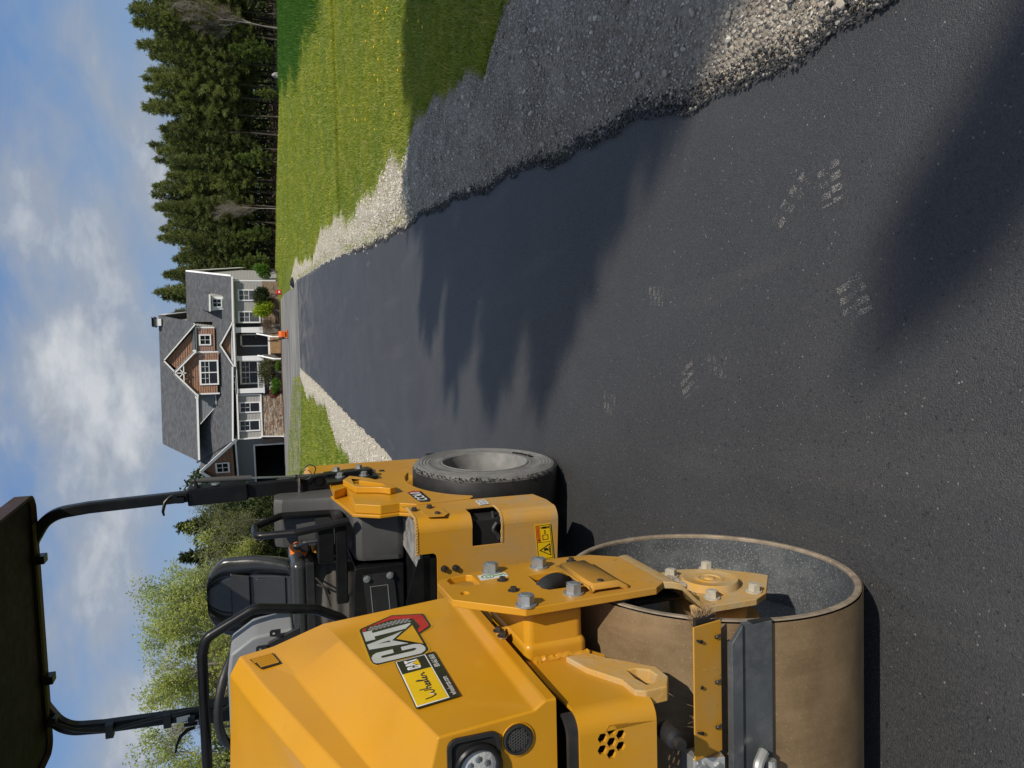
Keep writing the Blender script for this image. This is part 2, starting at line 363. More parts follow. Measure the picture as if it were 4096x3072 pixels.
# ---------------------------------------------------------------- scatter by geometry nodes
def scatter(name, pts, rot, scl, protos, mat, label, kind='stuff'):
    """instances of small prototype meshes on given points; prototypes live in a hidden, unrendered collection"""
    pts = np.asarray(pts, np.float32); n = len(pts); me = bpy.data.meshes.new(name); me.vertices.add(n); me.vertices.foreach_set('co', pts.ravel())
    a = me.attributes.new('rot', 'FLOAT_VECTOR', 'POINT'); a.data.foreach_set('vector', np.asarray(rot, np.float32).ravel())
    a = me.attributes.new('scl', 'FLOAT_VECTOR', 'POINT'); a.data.foreach_set('vector', np.asarray(scl, np.float32).ravel())
    a = me.attributes.new('pick', 'INT', 'POINT'); a.data.foreach_set('value', RNG.integers(0, len(protos), n).astype(np.int32))
    o = bpy.data.objects.new(name, me); C.objects.link(o); tag(o, label, None, None, kind)
    g = bpy.data.node_groups.new(name+'_nodes', 'GeometryNodeTree')
    g.interface.new_socket('Geometry', in_out='INPUT', socket_type='NodeSocketGeometry'); g.interface.new_socket('Geometry', in_out='OUTPUT', socket_type='NodeSocketGeometry')
    gi = g.nodes.new('NodeGroupInput'); go = g.nodes.new('NodeGroupOutput'); iop = g.nodes.new('GeometryNodeInstanceOnPoints')
    col = bpy.data.collections.new(name+'_set')
    for i, pm in enumerate(protos):
        if mat: pm.materials.clear(); pm.materials.append(MATS[mat])
        po = bpy.data.objects.new('%s_%02d' % (name, i), pm); col.objects.link(po)
    ci = g.nodes.new('GeometryNodeCollectionInfo'); ci.inputs['Collection'].default_value = col; ci.inputs['Separate Children'].default_value = True; ci.inputs['Reset Children'].default_value = True
    def attr(nm, dt):
        q = g.nodes.new('GeometryNodeInputNamedAttribute'); q.data_type = dt; q.inputs[0].default_value = nm; return q.outputs[0]
    g.links.new(gi.outputs[0], iop.inputs['Points']); g.links.new(ci.outputs[0], iop.inputs['Instance']); iop.inputs['Pick Instance'].default_value = True
    g.links.new(attr('pick', 'INT'), iop.inputs['Instance Index'])
    e2r = g.nodes.new('FunctionNodeEulerToRotation'); g.links.new(attr('rot', 'FLOAT_VECTOR'), e2r.inputs[0]); g.links.new(e2r.outputs[0], iop.inputs['Rotation'])
    g.links.new(attr('scl', 'FLOAT_VECTOR'), iop.inputs['Scale']); g.links.new(iop.outputs[0], go.inputs[0])
    md = o.modifiers.new('scatter', 'NODES'); md.node_group = g
    return o
def stone_protos(k, seed, flat=0.65):
    out = []; r = np.random.default_rng(seed)
    for i in range(k):
        bm = bmesh.new(); bmesh.ops.create_icosphere(bm, subdivisions=1, radius=0.5)
        ax = r.uniform(0.6, 1.0, 3)*np.array([1, 1, flat])
        for v in bm.verts: v.co = Vector(np.array(v.co)*ax*r.uniform(0.75, 1.15))
        me = bpy.data.meshes.new('stone'); bm.to_mesh(me); bm.free(); out.append(me)
    return out
def rand_mat(name, ramp, rough=0.9, spec=0.3):
    m, t, b = new_mat(name); oi = t.nodes.new('ShaderNodeObjectInfo')
    LK(t, RAMP(t, oi.outputs['Random'], ramp), b.inputs['Base Color']); b.inputs['Roughness'].default_value = rough; b.inputs['Specular IOR Level'].default_value = spec
    return m
rand_mat('grey_stone', [(0.0, (0.24, 0.205, 0.16)), (0.35, (0.40, 0.355, 0.285)), (0.7, (0.54, 0.49, 0.405)), (0.93, (0.66, 0.62, 0.53)), (1.0, (0.26, 0.18, 0.12))])
rand_mat('pale_stone', [(0.0, (0.38, 0.335, 0.26)), (0.5, (0.55, 0.50, 0.40)), (1.0, (0.68, 0.64, 0.55))])
rand_mat('dust_stone', [(0.0, (0.16, 0.155, 0.145)), (0.6, (0.30, 0.29, 0.27)), (1.0, (0.50, 0.48, 0.44))])
rand_mat('tar_stone', [(0.0, (0.012, 0.012, 0.013)), (0.7, (0.03, 0.03, 0.03)), (0.95, (0.10, 0.095, 0.09)), (1.0, (0.35, 0.33, 0.30))], 0.6, 0.5)
def shoulder_pts(n, y0, y1, inner, outer, pw=1.0, s0=0.0, s1=1.0, f=None):
    y = y0+(y1-y0)*RNG.random(n)**pw; s = s0+(s1-s0)*RNG.random(n); x = inner(y)*(1-s)+outer(y)*s
    z = gz(x, y)+hump(x, y, s if f is None else f(s)); return x, y, z, s
def spin(n): return np.stack([RNG.uniform(-0.5, 0.5, n), RNG.uniform(-0.5, 0.5, n), RNG.uniform(0, 6.28, n)], -1)
x, y, z, s = shoulder_pts(90000, 0.3, 8.6, re_, GRo, 1.25)
sz = 0.0045+0.015*RNG.random(90000)**3.2; big = RNG.random(90000) < 0.004; sz[big] = RNG.uniform(0.028, 0.055, big.sum())
x += wob(y, 2, 0.05, 4.3)*s
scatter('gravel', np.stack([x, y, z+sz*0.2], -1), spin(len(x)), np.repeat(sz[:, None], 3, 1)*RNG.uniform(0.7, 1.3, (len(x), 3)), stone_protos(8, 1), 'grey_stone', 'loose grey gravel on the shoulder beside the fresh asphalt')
x, y, z, s = shoulder_pts(16000, 7.6, 40, re_, GRo, 1.4); sz = 0.012+0.05*RNG.random(16000)**3
x2, y2, z2, s2 = shoulder_pts(12000, 8.0, 34.2, GLo, le_, 1.2); sz2 = 0.012+0.05*RNG.random(12000)**3
n = 28000
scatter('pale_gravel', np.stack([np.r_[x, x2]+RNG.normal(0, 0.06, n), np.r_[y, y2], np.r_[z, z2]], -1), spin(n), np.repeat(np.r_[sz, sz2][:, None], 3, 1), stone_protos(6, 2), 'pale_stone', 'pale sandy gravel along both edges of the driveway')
# loose hot-mix crumbs along the edge
yy_ = 1.1+12*RNG.random(9000)**1.4; d = np.abs(RNG.normal(0, 0.055, 9000)); sz = 0.006+0.014*RNG.random(9000)**2
xx_ = re_(yy_)+wob(yy_, 2.0, 0.022, 4.3)+d-0.03
scatter('asphalt_crumbs', np.stack([xx_, yy_, gz(xx_, yy_)+0.035*np.exp(-d*9)+0.012], -1), spin(9000), np.repeat(sz[:, None], 3, 1), stone_protos(5, 3, 0.9), 'tar_stone', 'crumbs of black hot mix along the raw edge of the asphalt')
# pale dust scuffs (boot prints) left on the asphalt: centre, heading, length, width, grains
P_, S_ = [], []
for (cx, cy, a, L_, W_, k) in [(a_, b_, c_, d_, e_, f_*10) for a_, b_, c_, d_, e_, f_ in [(0.55, 1.645, 0.12, 0.125, 0.085, 420), (0.535, 1.815, 2.25, 0.19, 0.055, 300), (0.21, 1.575, 0.3, 0.12, 0.10, 330), (-0.01, 2.42, 0.4, 0.12, 0.12, 260), (0.35, 2.64, 1.4, 0.12, 0.08, 160),
        (-0.11, 3.11, 1.3, 0.12, 0.1, 160), (0.04, 2.23, 1.4, 0.12, 0.08, 90), (1.95, 11.16, 1.4, 0.3, 0.07, 150), (1.26, 12.9, 1.4, 0.6, 0.08, 150), (0.26, 6.02, 1.4, 0.2, 0.08, 120), (0.67, 6.88, 1.4, 0.2, 0.08, 110), (-0.75, 9.6, 1.4, 0.5, 0.08, 90), (0.45, 5.3, 1.3, 0.4, 0.12, 60), (0.1, 4.2, 1.2, 0.35, 0.14, 60), (1.5, 17.0, 1.4, 1.2, 0.25, 60), (2.6, 20.5, 1.3, 1.6, 0.3, 60)]]:
    u = RNG.uniform(-0.5, 0.5, k)*L_; v = RNG.uniform(-0.5, 0.5, k)*W_
    q_ = np.sin(u/L_*22+np.sign(v)*0.8); keep = (q_ > -0.25) & (np.abs(v/W_) > 0.03+0.02*np.sin(cx*50)) & (RNG.random(k) < 0.55+0.45*np.sin(u/L_*4+v/W_*5+cx*30+cy*11)); u, v = u[keep], v[keep]
    P_.append(np.stack([cx+u*math.cos(a)-v*math.sin(a), cy+u*math.sin(a)+v*math.cos(a), np.full(len(u), 0.0035)], -1)); S_.append(RNG.uniform(0.0005, 0.0019, len(u))*(1+0.10*cy))
k = 150; yl = 1.05+9*RNG.random(k)**2; xl = np.clip(RNG.uniform(-0.5, 1.3, k), None, re_(yl)-0.05)
P_.append(np.stack([xl, yl, np.full(k, 0.0035)], -1)); S_.append(RNG.uniform(0.001, 0.0035, k)*(0.7+0.25*yl))
P_ = np.concatenate(P_); S_ = np.concatenate(S_)
sc_ = np.stack([S_*1.3, S_*1.3, S_*0.6], -1)
scatter('dust_grains', P_, spin(len(P_)), sc_, stone_protos(4, 9), 'dust_stone', 'pale grains in faint boot prints on the black asphalt')

# ---------------------------------------------------------------- grass
def tuft_protos(k, seed, nb, hmin, hmax, w, spread, lean):
    out = []; r = np.random.default_rng(seed)
    for i in range(k):
        V = []; F = []
        for j in range(nb):
            a = r.uniform(0, 6.28); q = r.uniform(0, spread); x0, y0 = q*math.cos(a), q*math.sin(a); h = r.uniform(hmin, hmax); l = r.uniform(0.1, lean)*h; ww = w*r.uniform(0.7, 1.2)
            dx, dy = math.cos(a+r.uniform(-1, 1)), math.sin(a+r.uniform(-1, 1)); px_, py_ = -dy*ww/2, dx*ww/2; o = len(V)
            V += [(x0-px_, y0-py_, 0), (x0+px_, y0+py_, 0), (x0+dx*l*0.35+px_*0.7, y0+dy*l*0.35+py_*0.7, h*0.6), (x0+dx*l*0.35-px_*0.7, y0+dy*l*0.35-py_*0.7, h*0.6), (x0+dx*l, y0+dy*l, h)]
            F += [(o, o+1, o+2, o+3), (o+3, o+2, o+4)]
        me = bpy.data.meshes.new('tuft'); me.from_pydata(V, [], F); me.update(); out.append(me)
    return out
def leaf_mat(name, ramp, trans=0.35, patch=None, rough=0.55):
    m, t, b = new_mat(name); oi = t.nodes.new('ShaderNodeObjectInfo'); c = RAMP(t, oi.outputs['Random'], ramp)
    if patch: c = MIX(t, RAMP(t, NOISE(t, pos(t), patch[0], 4), [(0.42, 0.0), (0.62, 1.0)]), c, patch[1], 'MULTIPLY')
    LK(t, c, b.inputs['Base Color']); b.inputs['Roughness'].default_value = rough; b.inputs['Specular IOR Level'].default_value = 0.25
    tr = t.nodes.new('ShaderNodeBsdfTranslucent'); LK(t, MIX(t, 1.0, c, (1.35, 1.4, 0.6), 'MULTIPLY'), tr.inputs[0])
    mx_ = t.nodes.new('ShaderNodeMixShader'); mx_.inputs[0].default_value = trans; LK(t, b.outputs[0], mx_.inputs[1]); LK(t, tr.outputs[0], mx_.inputs[2])
    LK(t, mx_.outputs[0], t.nodes['Material Output'].inputs[0]); return m
leaf_mat('grass_blade', [(0.0, (0.13, 0.205, 0.022)), (0.45, (0.22, 0.295, 0.036)), (0.8, (0.33, 0.365, 0.075)), (1.0, (0.46, 0.42, 0.20))], 0.35, (0.5, (1.25, 1.12, 0.85)))
leaf_mat('lush_blade', [(0.0, (0.030, 0.105, 0.012)), (0.6, (0.055, 0.150, 0.016)), (1.0, (0.10, 0.20, 0.03))], 0.35)
def lawn_pts(n, y0, y1, side, pw):
    Y = y0+(y1-y0)*RNG.random(n)**pw
    if side > 0: X = GRo(Y)-0.06+ (Y*0.62+1.2-GRo(Y))*RNG.random(n)
    else: X = GLo(Y)+0.05-RNG.random(n)*(Y*0.55+3)
    return X, Y
parts_ = []
for (n, y0, y1, sd, pw, sc0, sc1) in [(66000, 1.0, 16, 1, 1.5, 0.8, 1.25), (42000, 15, 42, 1, 1.2, 1.3, 2.2), (20000, 40, 78, 1, 1.0, 2.2, 3.2), (44000, 10.5, 60, -1, 1.15, 1.1, 2.2)]:
    X, Y = lawn_pts(n, y0, y1, sd, pw)
    if sd > 0: keep = (Y < 40) | (X > 7.6)
    else: keep = X < 1.1-np.maximum(0, Y-41)*0.45-np.maximum(0, Y-55.5)*0.95
    keep &= ~((X > -3) & (X < 0.2) & (Y < 6))
    X, Y = X[keep], Y[keep]; parts_.append((X, Y, RNG.uniform(sc0, sc1, len(X))))
n = 6500; Y = 7.6+30*RNG.random(n)**1.2; X = np.maximum(GRo(Y)-RNG.random(n)**2.2*1.0, re_(Y)+0.15); parts_.append((X, Y, RNG.uniform(0.7, 1.4, n)))
X = np.concatenate([q[0] for q in parts_]); Y = np.concatenate([q[1] for q in parts_]); S = np.concatenate([q[2] for q in parts_])
lush = X+RNG.normal(0, 0.5, len(X)) > 0.42*Y+2.3*np.exp(-(Y-20)/9)+0.5*np.sin(Y*0.6)
rz = np.stack([np.zeros(len(X)), np.zeros(len(X)), RNG.uniform(0, 6.28, len(X))], -1)
def put(name, sel, mat, hm, label, sd):
    scatter(name, np.stack([X[sel], Y[sel], gz(X[sel], Y[sel])], -1), rz[sel], np.stack([S[sel]*1.3, S[sel]*1.3, S[sel]*hm*RNG.uniform(0.7, 1.2, sel.sum())], -1), tuft_protos(7, sd, 9, 0.025, 0.075, 0.006, 0.06, 0.9), mat, label)
put('grass', ~lush, 'grass_blade', 0.8, 'short sunlit lawn grass with straw patches', 21)
put('tall_grass', lush, 'lush_blade', 1.9, 'deeper green uncut grass at the right side of the lawn', 22)
# dandelions
n = 1100; Y = 6+58*RNG.random(n)**1.1; side = RNG.random(n) < 0.72
X = np.where(side, GRo(Y)+0.3+RNG.random(n)**0.8*(Y*0.45), GLo(Y)-0.2-RNG.random(n)*Y*0.35); clump = np.sin(X*0.9+Y*0.31+1)*np.sin(Y*0.37-X*0.45)+0.5*np.sin(X*2.1-Y*0.8)+RNG.normal(0, 0.7, n) > 0.4
keep = clump & ((Y < 40) | (X > 7.6) | (X < -4)) & ~((X < 0) & (Y > 44)); X, Y = X[keep], Y[keep]
m, t, b = new_mat('dandelion'); b.inputs['Base Color'].default_value = (0.75, 0.52, 0.02, 1); b.inputs['Roughness'].default_value = 0.7
fl = bpy.data.meshes.new('flower'); q = MB().lathe([(0.0, 0.001), (0.008, 0.016), (0.014, 0.013), (0.016, 0.001)], (0, 0, 0.05), 'z', 7); q.tube([(0, 0, 0), (0.003, 0, 0.05)], 0.002, 4); fl = q.mesh('flower')
scatter('dandelions', np.stack([X, Y, gz(X, Y)], -1), np.zeros((len(X), 3)), np.repeat((0.85+Y*0.03)[:, None], 3, 1), [fl], 'dandelion', 'yellow dandelion heads dotted over the lawn')
# ================================================================ ROAD ROLLER
m, t, b = new_mat('yellow_paint'); p = pos(t); sz_ = t.nodes.new('ShaderNodeSeparateXYZ'); LK(t, p, sz_.inputs[0])
c = MIX(t, RAMP(t, NOISE(t, p, 3.0, 4), [(0.3, 0.0), (0.7, 1.0)]), (0.525, 0.236, 0.004), (0.585, 0.275, 0.007))
b.inputs['Specular IOR Level'].default_value = 0.32
low = MATH(t, 'DIVIDE', MATH(t, 'SUBTRACT', 0.98, sz_.outputs[2]), 0.75, clamp=True)
dn = MATH(t, 'MULTIPLY', RAMP(t, NOISE(t, p, 7.0, 8, 0.68, 0.4), [(0.24, 0.0), (0.62, 1.0)]), MATH(t, 'ADD', MATH(t, 'MULTIPLY', low, 0.95), 0.08))
c = MIX(t, dn, c, (0.37, 0.26, 0.13))
mp = t.nodes.new('ShaderNodeMapping'); mp.inputs['Scale'].default_value = (30, 30, 2.2); LK(t, p, mp.inputs[0])
c = MIX(t, MATH(t, 'MULTIPLY', RAMP(t, NOISE(t, mp.outputs[0], 1.0, 5, 0.6), [(0.58, 0.0), (0.75, 1.0)]), MATH(t, 'MULTIPLY', low, 0.4)), c, (0.20, 0.12, 0.04))
c = MIX(t, RAMP(t, NOISE(t, p, 90.0, 3, 0.7), [(0.70, 0.0), (0.78, 0.45)]), c, (0.24, 0.16, 0.06))
c = MIX(t, MATH(t, 'MULTIPLY', RAMP(t, NOISE(t, p, 34.0, 4, 0.7), [(0.66, 0.0), (0.70, 1.0)]), MATH(t, 'ADD', MATH(t, 'MULTIPLY', low, 0.85), 0.10)), c, (0.035, 0.028, 0.02))
LK(t, c, b.inputs['Base Color'])
LK(t, MATH(t, 'ADD', RAMP(t, NOISE(t, p, 6.0, 5), [(0.3, 0.26), (0.7, 0.40)]), MATH(t, 'ADD', MATH(t, 'MULTIPLY', dn, 0.4), MATH(t, 'MULTIPLY', low, 0.35)), clamp=True), b.inputs['Roughness'])
LK(t, MATH(t, 'MULTIPLY', MATH(t, 'SUBTRACT', 1.0, low), 0.22), b.inputs['Coat Weight']); b.inputs['Coat Roughness'].default_value = 0.08
bump(t, b, NOISE(t, p, 160, 3, 0.6), 0.12, 0.001)
m, t, b = new_mat('dusty_yellow'); p = pos(t)
c = MIX(t, RAMP(t, NOISE(t, p, 9.0, 8, 0.7), [(0.30, 0.0), (0.62, 1.0)]), (0.55, 0.27, 0.015), (0.45, 0.33, 0.17)); c = MIX(t, RAMP(t, NOISE(t, p, 40, 6, 0.7), [(0.62, 0.0), (0.75, 0.7)]), c, (0.30, 0.25, 0.19))
LK(t, c, b.inputs['Base Color']); b.inputs['Roughness'].default_value = 0.8; bump(t, b, NOISE(t, p, 55, 6, 0.7), 0.5, 0.004)
# the drum shell: steel under a brown film of dust, streaked round the drum
m, t, b = new_mat('drum_shell'); p = pos(t)
mp = t.nodes.new('ShaderNodeMapping'); mp.inputs['Scale'].default_value = (60, 5, 5); LK(t, p, mp.inputs[0])
k1 = MATH(t, 'ADD', MATH(t, 'MULTIPLY', NOISE(t, p, 7.0, 9, 0.68), 0.8), MATH(t, 'MULTIPLY', NOISE(t, mp.outputs[0], 1.0, 4, 0.6), 0.2)); k2 = NOISE(t, p, 260, 2, 0.6)
c = MIX(t, RAMP(t, k1, [(0.32, 0.0), (0.68, 1.0)]), (0.150, 0.094, 0.046), (0.285, 0.195, 0.100)); c = MIX(t, RAMP(t, k2, [(0.60, 0.0), (0.72, 0.6)]), c, (0.40, 0.30, 0.18))
c = MIX(t, RAMP(t, NOISE(t, p, 28.0, 6, 0.75), [(0.60, 0.0), (0.72, 0.6)]), c, (0.10, 0.07, 0.045)); c = MIX(t, RAMP(t, NOISE(t, p, 3.0, 5, 0.6), [(0.55, 0.0), (0.75, 0.35)]), c, (0.33, 0.25, 0.16))
LK(t, c, b.inputs['Base Color']); b.inputs['Roughness'].default_value = 0.62; b.inputs['Metallic'].default_value = 0.15; bump(t, b, k2, 0.25, 0.001)
m, t, b = new_mat('drum_inside'); p = pos(t)
c = MIX(t, RAMP(t, NOISE(t, p, 210, 3, 0.7), [(0.55, 0.0), (0.72, 0.9)]), (0.055, 0.06, 0.066), (0.32, 0.33, 0.33)); c = MIX(t, RAMP(t, NOISE(t, p, 6, 7, 0.7), [(0.48, 0.0), (0.70, 0.45)]), c, (0.22, 0.225, 0.225))
LK(t, c, b.inputs['Base Color']); b.inputs['Roughness'].default_value = 0.75; bump(t, b, NOISE(t, p, 120, 4, 0.7), 0.3, 0.002)
simple('black_metal', (0.008, 0.008, 0.009), 0.34, 0, 0.3, 6, 0.05, 80, coat=0.05, spec=0.25, dust=0.04, dustc=(0.2, 0.18, 0.15))
simple('gap_shade', (0.006, 0.006, 0.006), 0.8); simple('canopy_black', (0.004, 0.004, 0.004), 0.8); simple('black_plastic', (0.016, 0.016, 0.017), 0.5, 0, 0.2, 10, 0.1, 200, dust=0.15, dustc=(0.12, 0.11, 0.1))  # first material: the shade inside openings and recesses given as black colour
simple('grey_plastic', (0.062, 0.061, 0.060), 0.55, 0, 0.15, 4, 0.12, 300, dust=0.2, dustc=(0.14, 0.13, 0.12)); simple('light_plastic', (0.24, 0.245, 0.25), 0.5, 0, 0.08, 5, 0.08, 260)
simple('rim_dirt', (0.26, 0.205, 0.145), 0.9, 0, 0.35, 25, 0.6, 60, dust=0.5, dustc=(0.12, 0.10, 0.085)); simple('seat_vinyl', (0.036, 0.037, 0.038), 0.24, 0, 0.15, 5, 0.15, 320, spec=0.6); simple('bellows_cloth', (0.11, 0.098, 0.085), 0.9, 0, 0.3, 6, 0.2, 60)
simple('tyre_tread', (0.013, 0.013, 0.013), 0.48, 0, 0.2, 5, 0.1, 60, dust=0.25, dustc=(0.03, 0.03, 0.03)); simple('tyre_side', (0.14, 0.138, 0.13), 0.85, 0, 0.3, 9, 0.4, 90, dust=0.6, dustc=(0.24, 0.235, 0.22))
simple('rim_steel', (0.17, 0.168, 0.16), 0.7, 0.1, 0.3, 8, 0.2, 60, dust=0.5, dustc=(0.30, 0.29, 0.27)); simple('bolt_zinc', (0.36, 0.38, 0.39), 0.42, 0.65, 0.25, 30, 0.2, 200, dust=0.5, dustc=(0.42, 0.41, 0.38))
simple('bolt_dark', (0.07, 0.065, 0.06), 0.45, 0.6, 0.3, 30); simple('dusty_bolt', (0.42, 0.38, 0.30), 0.8, 0.1, 0.2, 40); simple('bare_steel', (0.50, 0.50, 0.50), 0.22, 0.95, 0.1)
simple('scraper_steel', (0.085, 0.093, 0.10), 0.5, 0.35, 0.35, 4, 0.25, 25, dust=0.7, dustc=(0.22, 0.225, 0.22)); simple('galvanised', (0.55, 0.55, 0.53), 0.4, 0.7, 0.2, 9)
simple('worn_rope', (0.24, 0.22, 0.19), 0.95, 0, 0.35, 18, 0.8, 60, bd=0.01); simple('rubber_hose', (0.022, 0.022, 0.023), 0.5, 0, 0.2, 20); simple('bristle', (0.28, 0.19, 0.10), 0.8, 0, 0.4, 40)
simple('decal_black', (0.010, 0.010, 0.011), 0.3, coat=0.3); simple('decal_white', (0.74, 0.74, 0.73), 0.35, coat=0.3); simple('decal_silver', (0.62, 0.63, 0.64), 0.3, 0.25, coat=0.3); simple('decal_red', (0.42, 0.010, 0.018), 0.35, coat=0.3)
simple('decal_yellow', (0.74, 0.47, 0.006), 0.35, coat=0.3); simple('decal_gold', (0.63, 0.33, 0.012), 0.35, 0.1, coat=0.3); simple('decal_orange', (0.70, 0.15, 0.01), 0.4); simple('decal_green', (0.07, 0.22, 0.05), 0.5); simple('grey_print', (0.22, 0.22, 0.22), 0.5)
simple('orange_web', (0.78, 0.17, 0.012), 0.8, 0, 0.1, 40, 0.3, 300); simple('caked_dirt', (0.30, 0.255, 0.205), 0.95, 0, 0.35, 18, 1.0, 40, bd=0.02); simple('lamp_chrome', (0.35, 0.36, 0.37), 0.15, 0.9)
simple('weathered_plank', (0.20, 0.195, 0.185), 0.9, 0, 0.4, 14, 0.6, 40)
m, t, b = new_mat('lens_glass'); b.inputs['Base Color'].default_value = (0.42, 0.43, 0.43, 1); b.inputs['Roughness'].default_value = 0.08; b.inputs['Coat Weight'].default_value = 1.0
bump(t, b, NOISE(t, objc(t), 120, 2), 0.5, 0.004)

O1 = Vector((-0.5517, 1.7454, 0)); FM = Matrix.Translation(O1) @ Matrix.Rotation(-R(2.483), 4, 'Z')
O2 = Vector((-0.4346, 3.890, 0)); RM = Matrix.Translation(O2) @ Matrix.Rotation(-R(6.322), 4, 'Z')
roller = thing('road_roller', 'yellow ride-on road roller with a steel front drum and black rubber rear tyres', 'road roller', (-1.15, 2.9, 0))
F_ = lambda: MB(FM)
K_ = lambda: MB(RM)
def hexbolt(name, mat, r, h, washer=1.25, dome=0.0):
    q = MB(); 
    if washer: q.lathe([(0, 0.001), (0, r*washer), (h*0.18, r*washer), (h*0.18, 0.001)], (0, 0, 0), 'x', 20)
    pl = [(r*math.cos(i*math.pi/3), r*math.sin(i*math.pi/3)) for i in range(6)]; q.prism(pl, 'x', h*0.15, h)
    q.lathe([(h, r*0.78), (h*1.08, r*0.6), (h*1.08, 0.001)], (0, 0, 0), 'x', 16)
    me = q.mesh(name); me.materials.append(MATS[mat]); return me
BOLT = {'big': hexbolt('big', 'bolt_zinc', 0.0205, 0.026), 'small': hexbolt('small', 'bolt_dark', 0.0085, 0.010, 1.7), 'mid': hexbolt('mid', 'bolt_dark', 0.012, 0.012, 1.3), 'zinc': hexbolt('zinc', 'bolt_zinc', 0.013, 0.012, 1.4), 'dusty': hexbolt('dusty', 'dusty_bolt', 0.017, 0.022, 1.3), 'rops': hexbolt('rops', 'bolt_zinc', 0.018, 0.022, 1.5)}
def bolt(kind, M, loc, axis, parent, name='bolt'):
    o = bpy.data.objects.new(name, BOLT[kind]); C.objects.link(o); rt = root_of(parent)
    Q = {'x': Matrix(), '-x': Matrix.Rotation(math.pi, 4, 'Z'), '-y': Matrix.Rotation(-math.pi/2, 4, 'Z'), 'z': Matrix.Rotation(-math.pi/2, 4, 'Y')}[axis]
    W = Matrix.Translation(-rt.location) @ M @ Matrix.Translation(Vector(loc)) @ Q @ Matrix.Rotation(random.uniform(0, 1), 4, 'X')
    o.parent = parent; o.matrix_basis = W; return o

# --- drum
DR = 0.401
q = F_(); q.lathe([(-0.01, DR-0.004), (-0.004, DR), (-1.296, DR), (-1.3, DR-0.004), (-1.3, DR-0.022), (-1.11, DR-0.022), (-1.11, 0.06), (-1.09, 0.06), (-1.09, DR-0.026), (-1.08, DR-0.026)], (0, 0, DR), 'x', 128)
drum = q.build('drum', 'drum_shell', roller, smooth=True, ang=30)
q = F_(); q.lathe([(-0.001, DR-0.003), (0.002, DR-0.006), (0.002, DR-0.018), (-0.002, DR-0.021), (-0.01, DR-0.0205)], (0, 0, DR), 'x', 128); q.build('drum_lip', 'rim_dirt', drum)
q = F_(); q.lathe([(-0.008, DR-0.021), (-0.19, DR-0.022), (-0.205, 0.30), (-0.21, 0.10), (-0.21, 0.001)], (0, 0, DR), 'x', 96); q.tube([(-0.19, 0.05, DR+0.378), (-0.012, 0.05, DR+0.3775)], 0.004, 6); q.build('drum_inside_wall', 'drum_inside', drum)
# --- yoke side plate (right), with its joggle into the drum end and the hub carrier
def yoke(side):
    mir = (lambda x: x) if side > 0 else (lambda x: -1.3-x)
    pl = [(0.095, 1.169), (-0.043, 1.163), (-0.172, 1.019), (-0.158, 0.66), (-0.125, 0.62), (0.125, 0.62), (0.155, 0.66), (0.178, 0.69), (0.185, 0.776), (0.170, 0.999), (0.121, 1.157)]
    hs = [[(0.126, 1.126), (0.108, 1.139), (0.070, 1.137), (0.047, 1.10), (0.047, 1.067), (0.125, 1.066), (0.134, 1.080)],
          [(0.066, 0.924), (-0.050, 0.928), (-0.066, 0.916), (-0.066, 0.80), (0.068, 0.80)], [(-0.008+0.012*math.cos(a), 1.122+0.010*math.sin(a)) for a in np.linspace(0, 6.28, 13)[:-1]]] if side > 0 else []
    q = F_(); q.prism(pl, 'x', mir(0.011), mir(0.03), hs); pt = q.build('yoke_plate', 'yellow_paint', roller, bevel=0.003, seg=2)
    q = F_()   # joggle: swept plate bending inwards into the drum end
    path = [(0.0205, 0.625), (0.0205, 0.60), (0.015, 0.575), (-0.03, 0.53), (-0.045, 0.51), (-0.050, 0.48)]
    secs = []
    for i, (x, z) in enumerate(path):
        w0, w1 = -0.125-0.02*min(i, 2)/2, 0.125+0.025*min(i, 2)/2; d = 0.0095
        secs.append([(mir(x+d), w0, z+ (0.004 if 1 < i < 5 else 0)), (mir(x+d), w1, z+(0.004 if 1 < i < 5 else 0)), (mir(x-d), w1, z), (mir(x-d), w0, z)])
    q.loft(secs, closed=True, caps=True); q.build('yoke_bend', 'dusty_yellow', pt, bevel=0.003)
    q = F_(); hp = [(0.150, 0.50), (0.160, 0.40), (0.128, 0.292), (0.030, 0.200), (0.004, 0.188), (-0.120, 0.295), (-0.150, 0.35), (-0.150, 0.50)]
    hol = [[(0.05, 0.495), (-0.05, 0.495), (-0.045, 0.465), (0.04, 0.462)]]
    q.prism(hp, 'x', mir(-0.062), mir(-0.045), hol); hub = q.build('hub_carrier', 'dusty_yellow', pt, bevel=0.002)
    s_ = 1 if side > 0 else -1
    q = F_(); q.lathe([(mir(-0.05), 0.082), (mir(-0.028), 0.080), (mir(-0.024), 0.078), (mir(-0.024), 0.070), (mir(-0.026), 0.066), (mir(-0.026), 0.040), (mir(-0.024), 0.038), (mir(-0.024), 0.030), (mir(-0.027), 0.027), (mir(-0.027), 0.016), (mir(-0.022), 0.012), (mir(-0.021), 0.001)], (0, 0, 0.394), 'x', 56); q.build('hub_cap', 'dusty_yellow', hub)
    q = F_(); q.lathe([(mir(-0.06), 0.11), (mir(-0.12), 0.11), (mir(-0.12), 0.14), (mir(-0.20), 0.14)], (0, 0, DR), 'x', 40); q.build('hub_drive', 'dusty_yellow', hub)
    return pt, hub
ypl, hub = yoke(1); ypl2, _ = yoke(-1)
for (y, z) in [(0.128, 1.010), (0.118, 0.872), (-0.118, 0.872), (-0.150, 1.010)]: bolt('big', FM, (0.03, y, z), 'x', ypl)
for (y, z) in [(0.050, 1.003), (-0.039, 1.003)]: bolt('small', FM, (0.03, y, z), 'x', ypl)
for (y, z) in [(0.108, 0.455), (0.128, 0.318), (-0.098, 0.455), (-0.098, 0.318)]: bolt('dusty', FM, (-0.045, y, z), 'x', hub)
